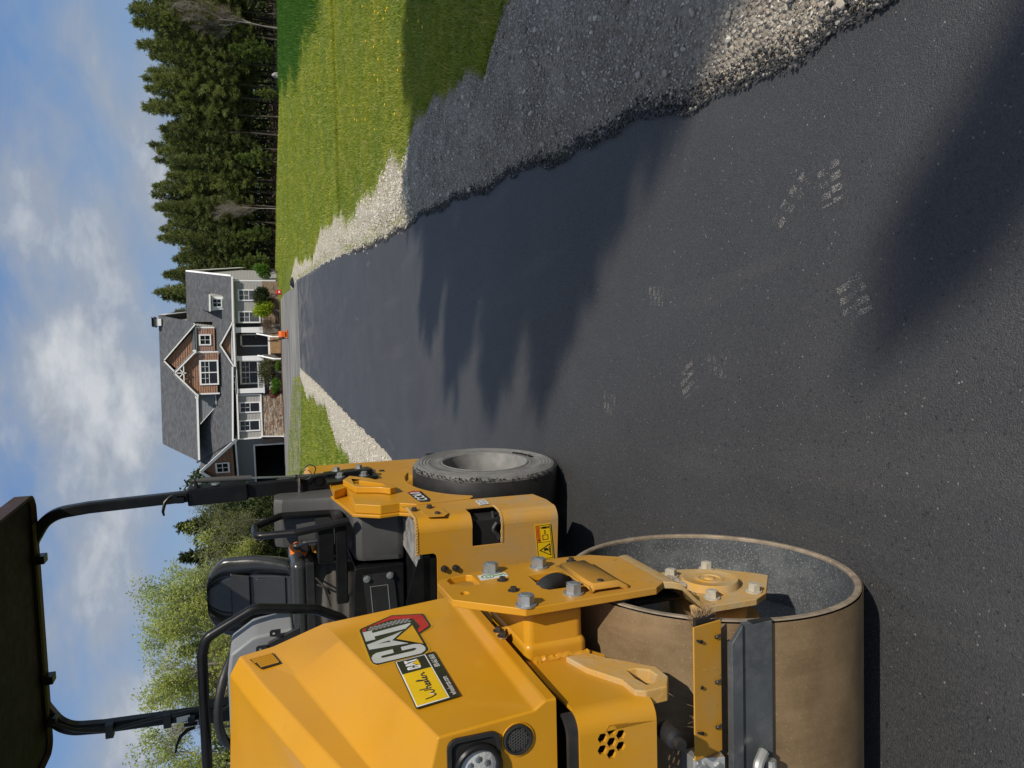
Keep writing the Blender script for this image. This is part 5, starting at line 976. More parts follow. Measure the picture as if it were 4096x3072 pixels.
def shakes(P, D, par=None, course=0.205, seed=0):
    rg = random.Random(seed); zs = [p_[1] for p_ in P]; z = min(zs)
    def span(zz):
        xs = []
        for (ax_, az_), (bx, bz) in zip(P, P[1:]+P[:1]):
            if (az_-zz)*(bz-zz) <= 0 and az_ != bz: xs.append(ax_+(bx-ax_)*(zz-az_)/(bz-az_))
        return (min(xs), max(xs)) if len(xs) >= 2 else None
    while z < max(zs)-0.02:
        zt = min(z+course, max(zs)); a = span(z+1e-3); b_ = span(zt-1e-3)
        if a and b_:
            q = MB(); n = max(2, int((a[1]-a[0])/0.11)); cuts = [0]+sorted(min(1, max(0, (i+rg.uniform(-0.3, 0.3))/n)) for i in range(1, n))+[1]
            for u0, u1 in zip(cuts, cuts[1:]):
                dz = rg.uniform(-0.008, 0.008); dd = rg.uniform(0, 0.012); g = 0.0035
                q.add([hp(a[0]+(a[1]-a[0])*u0+g, z+dz, D-0.045-dd), hp(a[0]+(a[1]-a[0])*u1-g, z+dz, D-0.045-dd), hp(b_[0]+(b_[1]-b_[0])*u1-g, zt, D-0.012), hp(b_[0]+(b_[1]-b_[0])*u0+g, zt, D-0.012),
                       hp(a[0]+(a[1]-a[0])*u0+g, z+dz, D), hp(a[0]+(a[1]-a[0])*u1-g, z+dz, D)], [(0, 1, 2, 3), (4, 5, 1, 0), (0, 3, 4), (1, 5, 2)])
            q.build('shake_course', 'cedar_shake', par or house, smooth=False, weld=False)
        z += course
def window(x0, x1, z0, z1, D, trim=0.09, dbl=True, cols=1, sill=True, par=None, glass='house_glass'):
    w = MB(); out = [(x0, z0), (x1, z0), (x1, z1), (x0, z1)]
    def pr(poly, holes, d0, d1): 
        q = MB(); q.prism(poly, 'y', 0, 1, holes); vs = []
        for (x, y, z) in q.v: vs.append(hp(x, z, d0 if y < 0.5 else d1))
        q.v = vs; return q
    cw = (x1-x0-trim*2-(cols-1)*trim*0.7)/cols; holes = []
    for c_ in range(cols):
        a = x0+trim+c_*(cw+trim*0.7); holes.append([(a, z0+trim), (a+cw, z0+trim), (a+cw, z1-trim*1.15), (a, z1-trim*1.15)])
    fr = pr(out, holes, D-0.07, D-0.005).build('window', 'white_trim', par or house, smooth=False)
    for h in holes:
        (a, zb_), (e, zt) = h[0], h[2]; zm = zb_+(zt-zb_)*0.5
        halves = [(zb_, zm), (zm, zt)] if dbl else [(zb_, zt)]
        for i, (za, zz) in enumerate(halves):
            q = MB(); q.add([hp(a, za, D-0.012), hp(e, za, D-0.012), hp(e, zz, D-0.012), hp(a, zz, D-0.012)], [(0, 1, 2, 3)]); q.build('pane', glass, fr, smooth=False)
        q = MB(); g = 0.011
        def mun(xa, xb, za, zb2): A = hp(xa, za, D-0.04); B_ = hp(xb, zb2, D-0.016); q.box(A[0], B_[0], A[1], B_[1], A[2], B_[2])
        if dbl: mun(a, e, zm-0.018, zm+0.018)
        za, zz = halves[-1]; xm = (a+e)/2; mun(xm-g, xm+g, za, zz); mun(a, e, (za+zz)/2-g, (za+zz)/2+g)
        q.build('muntins', 'white_trim', fr, smooth=False)
    return fr
# --- right block
wallq(5.02, 8.12, 1.58, 3.56, 0, 'grey_siding'); window(6.62, 7.45, 1.75, 3.22, -0.03, glass='blind_glass'); window(5.05, 5.90, 1.75, 3.24, -0.03, glass='blind_glass')
board(8.02, 8.13, 0.62, 3.5, -0.05, 0.05, 'white_trim', 'corner_board')
board(5.0, 8.05, 0.42, 1.58, -0.10, 0.3, 'foundation', 'foundation_wall')
# right gable wall (its far end seen past the corner)
q = MB(); z = 0.5; n_ = 0
ga = [hp(8.13, 0.5, 0), hp(8.80, 0.5, 8.6)]
def gable_pt(u, z): 
    a = Vector(hp(8.13, z, 0)); b_ = Vector(hp(8.80, z, 8.6)); return a*(1-u)+b_*u
Zt = lambda u: 3.45+(6.28-3.45)*(1-abs(u-0.5)*2)
k = 60
for i in range(k):
    z0, z1 = 0.55+i*0.098, 0.55+(i+1)*0.098
    if z1 > 6.2: break
    us_ = [u for u in np.linspace(0, 1, 101) if Zt(u) >= z1]
    if len(us_) < 2: break
    a, c_ = us_[0], us_[-1]; n3 = Vector((0.03, 0, 0)); q.add([gable_pt(a, z0)+n3, gable_pt(c_, z0)+n3, gable_pt(c_, z1), gable_pt(a, z1)], [(0, 1, 2, 3)])
q.build('gable_wall', 'grey_siding', house, smooth=False, weld=False)
# roofs: lower front slope (right block to left block), back slope, upper roof
DE, DR_ = -0.45, 4.3
slab([(5.15, 3.66, DE), (8.36, 3.62, DE), (8.69, 6.56, DR_), (5.15, 6.58, DR_)], 'roof_shingle', 'lower_roof', 0.14)
slab([(5.1, 6.58, DR_), (8.69, 6.56, DR_), (8.95, 3.05, 9.0), (5.1, 3.05, 9.0)], 'roof_shingle', 'lower_roof', 0.14)
slab([(-3.32, 3.99, DE), (5.2, 3.72, DE), (5.2, 4.95, 1.55), (-3.0, 5.1, 1.55)], 'roof_shingle', 'porch_roof', 0.14)
slab([(-3.32, 3.99, DE), (-1.2, 3.9, DE), (-0.2, 6.1, 2.6), (-4.7, 6.30, 3.4)], 'roof_shingle', 'wing_roof', 0.14)
bar([(5.1, 3.60, DE-0.05), (8.36, 3.55, DE-0.05)], 0.10, 0.14, 'white_trim', 'gutter'); bar([(-3.3, 3.90, DE-0.05), (5.1, 3.64, DE-0.05)], 0.10, 0.14, 'white_trim', 'gutter')
board(-3.2, 8.1, 3.46, 3.56, DE, 0, 'white_trim', 'soffit')
slab([(8.74, 6.52, DR_), (9.02, 3.02, 9.1), (9.02, 2.66, 9.1), (8.74, 6.08, DR_)], 'white_trim', 'rake_board', 0.06); bar([(8.70, 6.50, DR_), (8.40, 3.6, DE)], 0.12, 0.14, 'white_trim', 'rake_board')
# dormer on the right roof
zd = lambda z: DE+(z-3.64)/(6.57-3.64)*(DR_-DE)
dd = zd(4.16)
slab([(5.88, 5.14, dd-0.35), (7.08, 5.12, dd-0.35), (7.30, 5.62, zd(5.62)), (6.02, 5.62, zd(5.62))], 'roof_shingle', 'dormer_roof', 0.08)
bar([(5.88, 5.08, dd-0.36), (7.08, 5.06, dd-0.36)], 0.06, 0.13, 'white_trim', 'dormer_fascia')
board(6.02, 6.93, 4.12, 5.04, dd, zd(5.0), 'white_trim', 'dormer_wall'); window(6.16, 6.79, 4.28, 4.92, dd-0.02, 0.06, False)
q = MB(); 
for i in range(8):
    z0 = 4.2+i*0.1; q.add([hp(6.94, z0, dd), hp(7.02+0.02*i, z0, max(zd(z0), dd+0.05)), hp(7.02+0.02*i, z0+0.1, max(zd(z0+0.1), dd+0.05)), hp(6.94, z0+0.1, dd)], [(0, 1, 2, 3)])
q.build('dormer_cheek', 'grey_siding', house, smooth=False)
# upper roof
slab([(-4.55, 6.22, 1.05), (5.12, 6.10, 1.05), (5.62, 8.36, 5.2), (-3.22, 8.39, 5.2)], 'roof_shingle', 'upper_roof', 0.16)
slab([(-3.22, 8.39, 5.2), (5.62, 8.36, 5.2), (6.1, 6.0, 9.3), (-2.7, 6.0, 9.3)], 'roof_shingle', 'upper_roof', 0.16)
bar([(-4.5, 6.13, 1.02), (0.0, 6.10, 1.02)], 0.12, 0.16, 'white_trim', 'gutter')
slab([(5.67, 8.32, 5.2), (5.90, 6.5, 8.4), (5.90, 6.15, 8.4), (5.67, 7.9, 5.2)], 'white_trim', 'rake_board', 0.06)
q = MB()
for i in range(18):
    z0 = 4.9+0.098*i*1.9; z1 = z0+0.186
    if z1 > 8.1: break
    Da = 1.15 if z1 < 6.1 else 1.15+(z1-6.1)/2.2*4.0; Db = 8.4 if z1 < 6.3 else 8.4-(z1-6.3)/1.9*3.1
    q.add([hp(4.78+0.10*(Da-1.15), z0, Da), hp(4.80+0.095*(Db-1.1), z0, Db), hp(4.78+0.095*(Db-1.1), z1, Db), hp(4.76+0.10*(Da-1.15), z1, Da)], [(0, 1, 2, 3)])
q.build('upper_side_wall', 'grey_siding', house, smooth=False, weld=False)
# chimney
board(4.90, 5.38, 8.2, 8.56, 4.6, 5.4, 'white_trim', 'chimney')
q = MB(); a = hp(4.84, 8.56, 4.5); e = hp(5.44, 8.56, 5.5); q.box(a[0], e[0], a[1], e[1], a[2], e[2]); a = hp(4.92, 8.62, 4.6); e = hp(5.36, 8.62, 5.4)
for i in range(5): xx = a[0]+(e[0]-a[0])*(i+0.5)/5; q.box(xx-0.05, xx+0.05, a[1], e[1], a[2], e[2])
a = hp(4.86, 8.76, 4.5); e = hp(5.42, 8.70, 5.5); q.box(a[0], e[0], a[1], e[1], a[2], e[2]); q.build('chimney_cap', 'chimney_cap', house, smooth=False)
# --- back gable with the square window
D1, D2g, DP = 1.05, 0.55, -0.62
shakes([(3.10, 4.84), (4.72, 4.84), (4.72, 5.95), (3.10, 5.95)], D1, course=0.155, seed=1); window(3.50, 4.27, 5.07, 5.86, D1-0.06, 0.085, False)
board(4.70, 4.79, 4.84, 5.98, D1-0.06, D1+0.05, 'white_trim', 'corner_board'); board(3.0, 4.82, 6.00, 6.10, D1-0.16, D1, 'white_trim', 'frieze')
slab([(2.9, 6.12, D1-0.28), (4.95, 6.12, D1-0.28), (4.75, 6.32, D1), (2.9, 6.32, D1)], 'roof_shingle', 'return_roof', 0.05)
shakes([(1.0, 6.32), (4.42, 6.32), (2.49, 7.98)], D1+0.02, course=0.155, seed=2)
for (xa, za, xb, zb2) in ((2.49, 8.17, 5.02, 6.08), (2.49, 8.17, 0.4, 6.42)):
    bar([(xa, za, D1-0.30), (xb, zb2, D1-0.30)], 0.08, 0.19, 'white_trim', 'rake_board')
    slab([(xa, za+0.10, D1-0.36), (xb, zb2+0.10, D1-0.36), (xb, zb2+0.10, 3.2), (xa, za+0.10, 5.0)], 'roof_shingle', 'gable_roof', 0.06)
# --- front gable with the truss ornament and double window
shakes([(0.14, 4.66), (3.02, 4.62), (3.02, 6.20), (1.61, 7.42), (0.14, 6.20)], D2g, course=0.155, seed=3)
window(0.72, 2.47, 4.66, 5.90, D2g-0.06, 0.10, True, 2)
for x in (0.06, 2.98): board(x, x+0.10, 4.64, 6.15, D2g-0.06, D2g+0.05, 'white_trim', 'corner_board')
for (xa, za, xb, zb2) in ((1.61, 7.53, 3.10, 6.12), (1.61, 7.53, -0.08, 6.05)):
    bar([(xa, za, D2g-0.42), (xb, zb2, D2g-0.42)], 0.08, 0.20, 'white_trim', 'rake_board')
    slab([(xa, za+0.10, D2g-0.47), (xb, zb2+0.10, D2g-0.47), (xb, zb2+0.10, 2.4), (xa, za+0.10, 4.0)], 'roof_shingle', 'gable_roof', 0.06)
    slab([(xa, za-0.02, D2g-0.36), (xb, zb2-0.02, D2g-0.36), (xb, zb2-0.02, D2g), (xa, za-0.02, D2g)], 'white_trim', 'gable_soffit', 0.03)
for P in ([(0.86, 6.90), (2.33, 6.90)], [(1.60, 6.74), (1.61, 7.46)], [(1.60, 6.92), (1.32, 7.18)], [(1.60, 6.92), (1.90, 7.18)]):
    bar([(x, z, D2g-0.38) for x, z in P], 0.08, 0.075, 'white_trim', 'truss_bar')
for x, z in ((-0.06, 6.08), (3.08, 6.12)): board(x-0.12, x+0.12, z-0.06, z+0.16, D2g-0.44, D2g, 'white_trim', 'gable_return')
# --- siding panel left of the front gable, its shadow put into the colour
wallq(0, 0, 0, 0, 1.15, 'shaded_slate', poly=[(0.08, 4.92), (0.08, 6.06), (-2.05, 6.06), (-0.78, 4.92)]); bar([(-2.0, 5.98, 1.05), (-0.78, 4.90, 1.05), (0.06, 4.90, 1.05)], 0.05, 0.05, 'white_trim', 'flashing')
# --- porch gable
for (xa, za, xb, zb2) in ((3.50, 4.52, 5.08, 3.66), (3.50, 4.52, 1.94, 3.66)):
    bar([(xa, za, DP), (xb, zb2, DP)], 0.08, 0.17, 'white_trim', 'rake_board'); slab([(xa, za+0.09, DP-0.05), (xb, zb2+0.09, DP-0.05), (xb, zb2+0.09, 0.6), (xa, za+0.09, 1.4)], 'roof_shingle', 'porch_gable_roof', 0.05)
shakes([(2.45, 3.80), (4.55, 3.80), (3.50, 4.36)], DP+0.30, course=0.155, seed=4); slab([(2.1, 3.66, DP), (4.95, 3.66, DP), (4.9, 3.84, DP+0.28), (2.15, 3.84, DP+0.28)], 'roof_shingle', 'return_roof', 0.04)
bar([(1.95, 3.58, DP), (5.05, 3.58, DP)], 0.08, 0.15, 'white_trim', 'porch_beam')
# --- porch: recessed wall with its shade in the colour, door, window, columns, floor, railing, steps
wallq(0.0, 5.02, 1.30, 3.56, 1.75, 'porch_shade_slate', 'porch_wall'); board(0.0, 5.05, 3.50, 3.58, DE, 1.75, 'white_trim', 'porch_ceiling')
board(0.0, 5.0, 1.12, 1.30, -0.1, 1.75, 'white_trim', 'porch_floor'); board(0.0, 5.0, 0.45, 1.12, 0.1, 0.3, 'foundation', 'porch_base')
door = board(3.45, 4.18, 1.30, 3.05, 1.66, 1.72, 'dark_door', 'door'); board(3.37, 3.45, 1.30, 3.15, 1.62, 1.72, 'white_trim', 'door_frame', door); board(4.18, 4.26, 1.30, 3.15, 1.62, 1.72, 'white_trim', 'door_frame', door); board(3.37, 4.26, 3.05, 3.15, 1.62, 1.72, 'white_trim', 'door_frame', door)
q = MB(); a = hp(4.06, 2.1, 1.64); q.ball(a, 0.05, 8); q.build('handle', 'bolt_zinc', door)
window(0.68, 2.38, 2.00, 3.26, 1.70, 0.10, True, 2)
def column(x0, x1, z0, z1):
    q = MB(); xm = (x0+x1)/2; w = (x1-x0)/2; q.loft([[hp(xm+sx2*w*k_, zz, D_+0.0) for sx2, D_ in ((-1, -0.32), (1, -0.32), (1, 0.06), (-1, 0.06))] for zz, k_ in ((z0, 1.12), (z0+0.12, 1.12), (z0+0.121, 0.98), (z1-0.12, 0.86), (z1-0.119, 1.0), (z1, 1.0))], closed=True, caps=True)
    return q.build('porch_column', 'white_trim', house, smooth=False)
for a in ((4.34, 4.76, 1.62, 3.46), (2.34, 2.72, 1.64, 3.48), (0.03, 0.40, 1.64, 3.53)): column(*a)
board(2.30, 2.78, 0.5, 1.63, -0.38, 0.12, 'foundation', 'column_pier'); board(4.30, 4.80, 0.5, 1.61, -0.38, 0.12, 'foundation', 'column_pier')
bar([(0.35, 2.06, -0.15), (2.35, 2.06, -0.15)], 0.07, 0.06, 'white_trim', 'hand_rail'); bar([(0.35, 1.68, -0.15), (2.35, 1.68, -0.15)], 0.06, 0.05, 'white_trim', 'hand_rail')
for i in range(15): x = 0.46+i*0.131; board(x-0.017, x+0.017, 1.68, 2.05, -0.18, -0.13, 'white_trim', 'baluster')
for i in range(6): board(2.85, 4.25, 0.42+0.125*i, 0.42+0.125*(i+1), -2.1+0.34*i, 0.0, 'step_brick', 'step')
bar([(4.28, 2.05, -0.4), (4.05, 1.0, -2.2), (4.05, 0.5, -2.3)], 0.07, 0.10, 'white_trim', 'stair_rail'); bar([(2.72, 2.02, -0.4), (2.45, 0.9, -2.2), (2.45, 0.45, -2.3)], 0.07, 0.10, 'white_trim', 'stair_rail')
# --- left block with two tall windows over ledge stone
wallq(-3.12, -0.06, 1.96, 3.60, 0, 'grey_siding'); window(-1.36, -0.58, 1.96, 3.40, -0.03); window(-2.68, -1.86, 2.02, 3.46, -0.03)
board(-0.11, -0.03, 1.9, 3.5, -0.05, 0.05, 'white_trim', 'corner_board'); board(-3.22, -3.12, 1.96, 3.7, -0.05, 0.05, 'white_trim', 'corner_board'); board(-3.22, -0.03, 1.88, 1.97, -0.16, 0.02, 'white_trim', 'water_table')
bar([(-3.22, 3.85, -0.5), (-3.20, 3.66, -0.2), (-3.18, 2.05, -0.12), (-3.08, 1.98, -0.25), (-3.16, 0.5, -0.25), (-3.20, 0.44, -0.5)], 0.10, 0.10, 'white_trim', 'downspout')
def stones(x0, x1, z0, z1, D, n_max, seed, joined=False):
    rg = random.Random(seed); z = z0; cnt = 0; q = MB(); cube = {}
    while z < z1-0.02:
        h = min(rg.choice([0.055, 0.07, 0.085, 0.10]), z1-z); x = x0
        while x < x1-0.02:
            w = min(rg.uniform(0.12, 0.36), x1-x); g = 0.005; d = rg.uniform(0.02, 0.075); A = hp(x+g, z+g, D-d); B_ = hp(x+w-g, z+h-g, D)
            t3 = MB() if not joined else q
            t3.box(A[0], B_[0], A[1], B_[1], A[2], B_[2])
            if not joined: t3.build('ledge_stone', STONE[rg.randrange(6)], house, smooth=False, fix=False)
            x += w; cnt += 1
        z += h
    if joined: o = q.build('ledge_stone_field', STONE[seed % 6], house, smooth=False, fix=False); o['kind'] = 'stuff'
board(-3.18, -0.06, 0.40, 1.88, -0.02, 0.3, 'foundation', 'foundation_wall'); stones(-3.12, -0.10, 0.44, 1.88, -0.02, 300, 11)
stones(5.0, 8.0, 0.50, 1.56, -0.10, 300, 12, True); stones(4.78, 5.0, 0.50, 1.56, -0.10, 300, 13, True)
# --- garage wing, turned away to the left
GA = Vector(hp(-3.25, 0.42, 0.1)); gdir = Vector((-math.cos(R(42)), math.sin(R(42)), 0)); gin = Vector((-gdir.y, gdir.x, 0)); gin = gin if gin.y > 0 else -gin
def gp(u, z, d=0.0): return GA+gdir*u+gin*d+Vector((0, 0, z-GA.z))
def gq(nm, mat, V, F, par=None): return MB().add(V, F).build(nm, mat, par or house, smooth=False, weld=False)
gw, zt, zpk, zg = 6.4, 4.15, 7.05, 0.22
dz0, dz1, du0, du1 = zg+0.02, 2.62, 0.75, 5.6
q = MB(); z = dz1
for i in range(14):
    z0, z1 = 2.62+i*0.115, 2.62+(i+1)*0.115; q.add([gp(0, z0, -0.03), gp(gw, z0, -0.03), gp(gw, z1, 0), gp(0, z1, 0)], [(0, 1, 2, 3)])
for i in range(20):
    z0, z1 = zg+i*0.12, zg+(i+1)*0.12; q.add([gp(du1, z0, -0.03), gp(gw, z0, -0.03), gp(gw, z1, 0), gp(du1, z1, 0)], [(0, 1, 2, 3)])
for i in range(8):
    z0, z1 = 1.95+i*0.085, 1.95+(i+1)*0.085; q.add([gp(0, z0, -0.03), gp(du0, z0, -0.03), gp(du0, z1, 0), gp(0, z1, 0)], [(0, 1, 2, 3)])
q.build('garage_wall', 'shaded_slate', house, smooth=False, weld=False)
q = MB(); rg = random.Random(4); z = zg
while z < 1.93:
    h = rg.choice([0.07, 0.09, 0.11]); x = 0
    while x < du0-0.02:
        w = min(rg.uniform(0.15, 0.4), du0-x); q.add([gp(x+0.01, z+0.006, -0.05), gp(x+w-0.01, z+0.006, -0.05), gp(x+w-0.01, z+h-0.006, -0.05), gp(x+0.01, z+h-0.006, -0.05)], [(0, 1, 2, 3)]); x += w
    z += h
o = q.build('garage_stone', STONE[2], house, smooth=False, fix=False); o['kind'] = 'stuff'; gq('garage_pier', 'foundation', [gp(0, zg, -0.01), gp(du0, zg, -0.01), gp(du0, 1.95, -0.01), gp(0, 1.95, -0.01)], [(0, 1, 2, 3)])
for (ua, ub_, za, zb2) in ((du0-0.12, du0, dz0, dz1+0.10), (du1, du1+0.12, dz0, dz1+0.10), (du0-0.12, du1+0.12, dz1, dz1+0.12)):
    gq('door_trim', 'white_trim', [gp(u, z, d) for d in (-0.08, 0.02) for u, z in ((ua, za), (ub_, za), (ub_, zb2), (ua, zb2))], [(0, 1, 2, 3), (0, 4, 5, 1), (1, 5, 6, 2), (2, 6, 7, 3), (3, 7, 4, 0)])
gq('garage_interior', 'garage_dark', [gp(du0, zg, 0.03), gp(du1, zg, 0.03), gp(du1, dz1, 0.03), gp(du0, dz1, 0.03), gp(du0, zg, 5), gp(du1, zg, 5), gp(du1, dz1, 5), gp(du0, dz1, 5)], [(0, 1, 5, 4), (1, 2, 6, 5), (2, 3, 7, 6), (3, 0, 4, 7), (4, 5, 6, 7)])
gq('garage_shelf', 'garage_wall', [gp(3.0, 1.0, 4.5), gp(5.3, 1.0, 4.5), gp(5.3, 2.4, 4.5), gp(3.0, 2.4, 4.5)], [(0, 1, 2, 3)])
gc = gw/2
n_c = 8
for i in range(n_c):
    za = zt+0.25+(zpk-0.45-zt)*i/n_c; zb2 = zt+0.25+(zpk-0.45-zt)*(i+1)/n_c; f = lambda zz: (gc-0.2)*(1-(zz-zt)/(zpk-zt))
    q = MB(); a, e = f(za), f(min(zb2, zpk-0.2)); nn = max(2, int(a*2/0.2))
    for k_ in range(nn):
        u0, u1 = k_/nn+0.004, (k_+1)/nn-0.004; q.add([gp(gc-a+2*a*u0, za, -0.06), gp(gc-a+2*a*u1, za, -0.06), gp(gc-e+2*e*u1, zb2, 0.0), gp(gc-e+2*e*u0, zb2, 0.0)], [(0, 1, 2, 3)])
    q.build('shake_course', 'cedar_shake', house, smooth=False, weld=False)
for sgn in (-1, 1):
    e0, e1 = gp(gc+sgn*(gc+0.45), zt-0.05, -0.4), gp(gc, zpk+0.05, -0.4); e2, e3 = gp(gc, zpk+0.05, 6), gp(gc+sgn*(gc+0.45), zt-0.05, 6)
    q = MB(); q.add([e0, e1, e2, e3, e0-Vector((0, 0, 0.15)), e1-Vector((0, 0, 0.15)), e2-Vector((0, 0, 0.15)), e3-Vector((0, 0, 0.15))], [(0, 1, 2, 3), (7, 6, 5, 4), (0, 4, 5, 1), (1, 5, 6, 2), (2, 6, 7, 3), (3, 7, 4, 0)]); q.build('garage_roof', 'roof_shingle', house, smooth=False)
    q = MB(); q.sweep([e0+Vector((0, 0, -0.06)), e1+Vector((0, 0, -0.06))], 0.06, 0.26, gin); q.build('rake_board', 'white_trim', house, smooth=False)
q = MB(); q.sweep([gp(-0.3, zt-0.05, -0.35), gp(gw+0.3, zt-0.05, -0.35)], 0.10, 0.22, (0, 0, 1)); q.build('garage_fascia', 'white_trim', house, smooth=False)
fr = MB()
for (ua, ub_, za, zb2) in ((2.55, 3.85, 4.75, 4.9), (2.55, 3.85, 5.75, 5.9), (2.55, 2.7, 4.9, 5.75), (3.7, 3.85, 4.9, 5.75)): fr.add([gp(u, z, -0.10) for u, z in ((ua, za), (ub_, za), (ub_, zb2), (ua, zb2))], [(0, 1, 2, 3)])
fr = fr.build('window', 'white_trim', house, smooth=False); gq('pane', 'house_glass', [gp(2.7, 4.9, -0.08), gp(3.7, 4.9, -0.08), gp(3.7, 5.75, -0.08), gp(2.7, 5.75, -0.08)], [(0, 1, 2, 3)], fr)
gq('muntins', 'white_trim', [gp(3.17, 4.9, -0.09), gp(3.23, 4.9, -0.09), gp(3.23, 5.75, -0.09), gp(3.17, 5.75, -0.09), gp(2.7, 5.29, -0.095), gp(3.7, 5.29, -0.095), gp(3.7, 5.35, -0.095), gp(2.7, 5.35, -0.095)], [(0, 1, 2, 3), (4, 5, 6, 7)], fr)
# mulch bed
m, t, b = new_mat('bark_mulch'); p = pos(t); LK(t, MIX(t, RAMP(t, NOISE(t, p, 6, 6, 0.7), [(0.35, 0.0), (0.65, 1.0)]), (0.075, 0.038, 0.018), (0.20, 0.105, 0.05)), b.inputs['Base Color']); b.inputs['Roughness'].default_value = 1.0; bump(t, b, NOISE(t, p, 20, 5, 0.7), 1.0, 0.05)
poly_sheet('mulch_bed', [(-3.5, 63.9), (-3.3, 61.4), (0, 61.0), (2.6, 61.0), (3.0, 62.2), (5.0, 62.2), (5.4, 60.9), (9.0, 61.0), (13.5, 62.5), (13.5, 64.5), (9.5, 64.2)], 'bark_mulch', 0.05)
# ================================================================ TREES
def bark(name, col, sc): 
    m, t, b = new_mat(name); p = objc(t); mp = t.nodes.new('ShaderNodeMapping'); mp.inputs['Scale'].default_value = (6, 6, 1.2); LK(t, p, mp.inputs[0])
    LK(t, MIX(t, RAMP(t, NOISE(t, mp.outputs[0], sc, 6, 0.7), [(0.35, 0.0), (0.65, 1.0)]), tuple(c*0.5 for c in col), col), b.inputs['Base Color']); b.inputs['Roughness'].default_value = 0.95; return m
bark('pine_bark', (0.10, 0.08, 0.065), 1.0); bark('grey_bark', (0.22, 0.20, 0.18), 1.0); bark('pale_bark', (0.38, 0.35, 0.31), 0.6)
def crown_mat(name, dark, light, trans=0.25, nsc=0.9, tint=(1.25, 1.35, 0.6)):
    """leaf colour varies leaf by leaf, branch by branch and tree by tree"""
    m, t, b = new_mat(name); oi = t.nodes.new('ShaderNodeObjectInfo'); g = t.nodes.new('ShaderNodeNewGeometry')
    r1 = g.outputs['Random Per Island']; n = NOISE(t, objc(t), nsc, 3, 0.6)
    f = MATH(t, 'ADD', MATH(t, 'MULTIPLY', r1, 0.45), MATH(t, 'ADD', MATH(t, 'MULTIPLY', n, 0.75), MATH(t, 'MULTIPLY', oi.outputs['Random'], 0.30)))
    c = MIX(t, RAMP(t, f, [(0.40, 0.0), (1.05, 1.0)]), dark, light); LK(t, c, b.inputs['Base Color']); b.inputs['Roughness'].default_value = 0.6; b.inputs['Specular IOR Level'].default_value = 0.2
    tr = t.nodes.new('ShaderNodeBsdfTranslucent'); LK(t, MIX(t, 1.0, c, tint, 'MULTIPLY'), tr.inputs[0]); mx_ = t.nodes.new('ShaderNodeMixShader'); mx_.inputs[0].default_value = trans
    LK(t, b.outputs[0], mx_.inputs[1]); LK(t, tr.outputs[0], mx_.inputs[2]); LK(t, mx_.outputs[0], t.nodes['Material Output'].inputs[0]); return m
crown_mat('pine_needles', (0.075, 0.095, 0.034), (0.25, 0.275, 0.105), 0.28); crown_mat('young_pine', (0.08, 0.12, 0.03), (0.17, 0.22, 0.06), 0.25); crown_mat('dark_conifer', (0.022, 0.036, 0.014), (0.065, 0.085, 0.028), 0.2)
crown_mat('spring_leaf', (0.23, 0.275, 0.10), (0.46, 0.51, 0.22), 0.45); crown_mat('yellow_leaf', (0.21, 0.24, 0.06), (0.43, 0.46, 0.14), 0.45); crown_mat('dull_leaf', (0.11, 0.125, 0.05), (0.26, 0.26, 0.11), 0.35)
crown_mat('dry_twig', (0.10, 0.065, 0.045), (0.22, 0.155, 0.11), 0.1); crown_mat('shrub_dark', (0.020, 0.034, 0.012), (0.060, 0.085, 0.025), 0.2); crown_mat('shrub_lime', (0.20, 0.27, 0.015), (0.38, 0.46, 0.04), 0.35); crown_mat('shrub_green', (0.06, 0.14, 0.015), (0.14, 0.26, 0.035), 0.3); crown_mat('maple_red', (0.09, 0.008, 0.012), (0.21, 0.022, 0.030), 0.3); crown_mat('shrub_olive', (0.05, 0.058, 0.024), (0.12, 0.125, 0.06), 0.2)
def blades(r, P, D, L, W):
    """one thin quad per point: centre P, long direction D, length L, width W"""
    n = len(P); D = D/np.linalg.norm(D, axis=1, keepdims=True); S = np.cross(D, r.normal(size=(n, 3))); S /= np.linalg.norm(S, axis=1, keepdims=True)+1e-9
    a = P-D*L[:, None]/2; b_ = P+D*L[:, None]/2; s = S*W[:, None]/2
    V = np.stack([a-s*0.6, a+s*0.6, b_+s, b_-s], 1).reshape(-1, 3); return V, np.arange(4*n).reshape(n, 4)
def tri_tubes(segs, sides=4):
    """many thin tapered branch segments: (p0, p1, r0, r1)"""
    p0 = np.array([s[0] for s in segs]); p1 = np.array([s[1] for s in segs]); r0 = np.array([s[2] for s in segs]); r1 = np.array([s[3] for s in segs])
    d = p1-p0; d /= np.linalg.norm(d, axis=1, keepdims=True)+1e-9; u = np.cross(d, np.where(np.abs(d[:, 2:3]) > 0.9, [[1, 0, 0]], [[0, 0, 1]])); u /= np.linalg.norm(u, axis=1, keepdims=True)+1e-9; w = np.cross(d, u)
    V = []
    for c, rr in ((p0, r0), (p1, r1)):
        for k in range(sides): a = 2*math.pi*k/sides; V.append(c+(u*math.cos(a)+w*math.sin(a))*rr[:, None])
    V = np.stack(V, 1); n = len(segs); o = np.arange(n)[:, None]*2*sides; F = []
    for k in range(sides): l = (k+1) % sides; F.append(np.stack([o[:, 0]+k, o[:, 0]+l, o[:, 0]+sides+l, o[:, 0]+sides+k], 1))
    return V.reshape(-1, 3), np.concatenate(F)
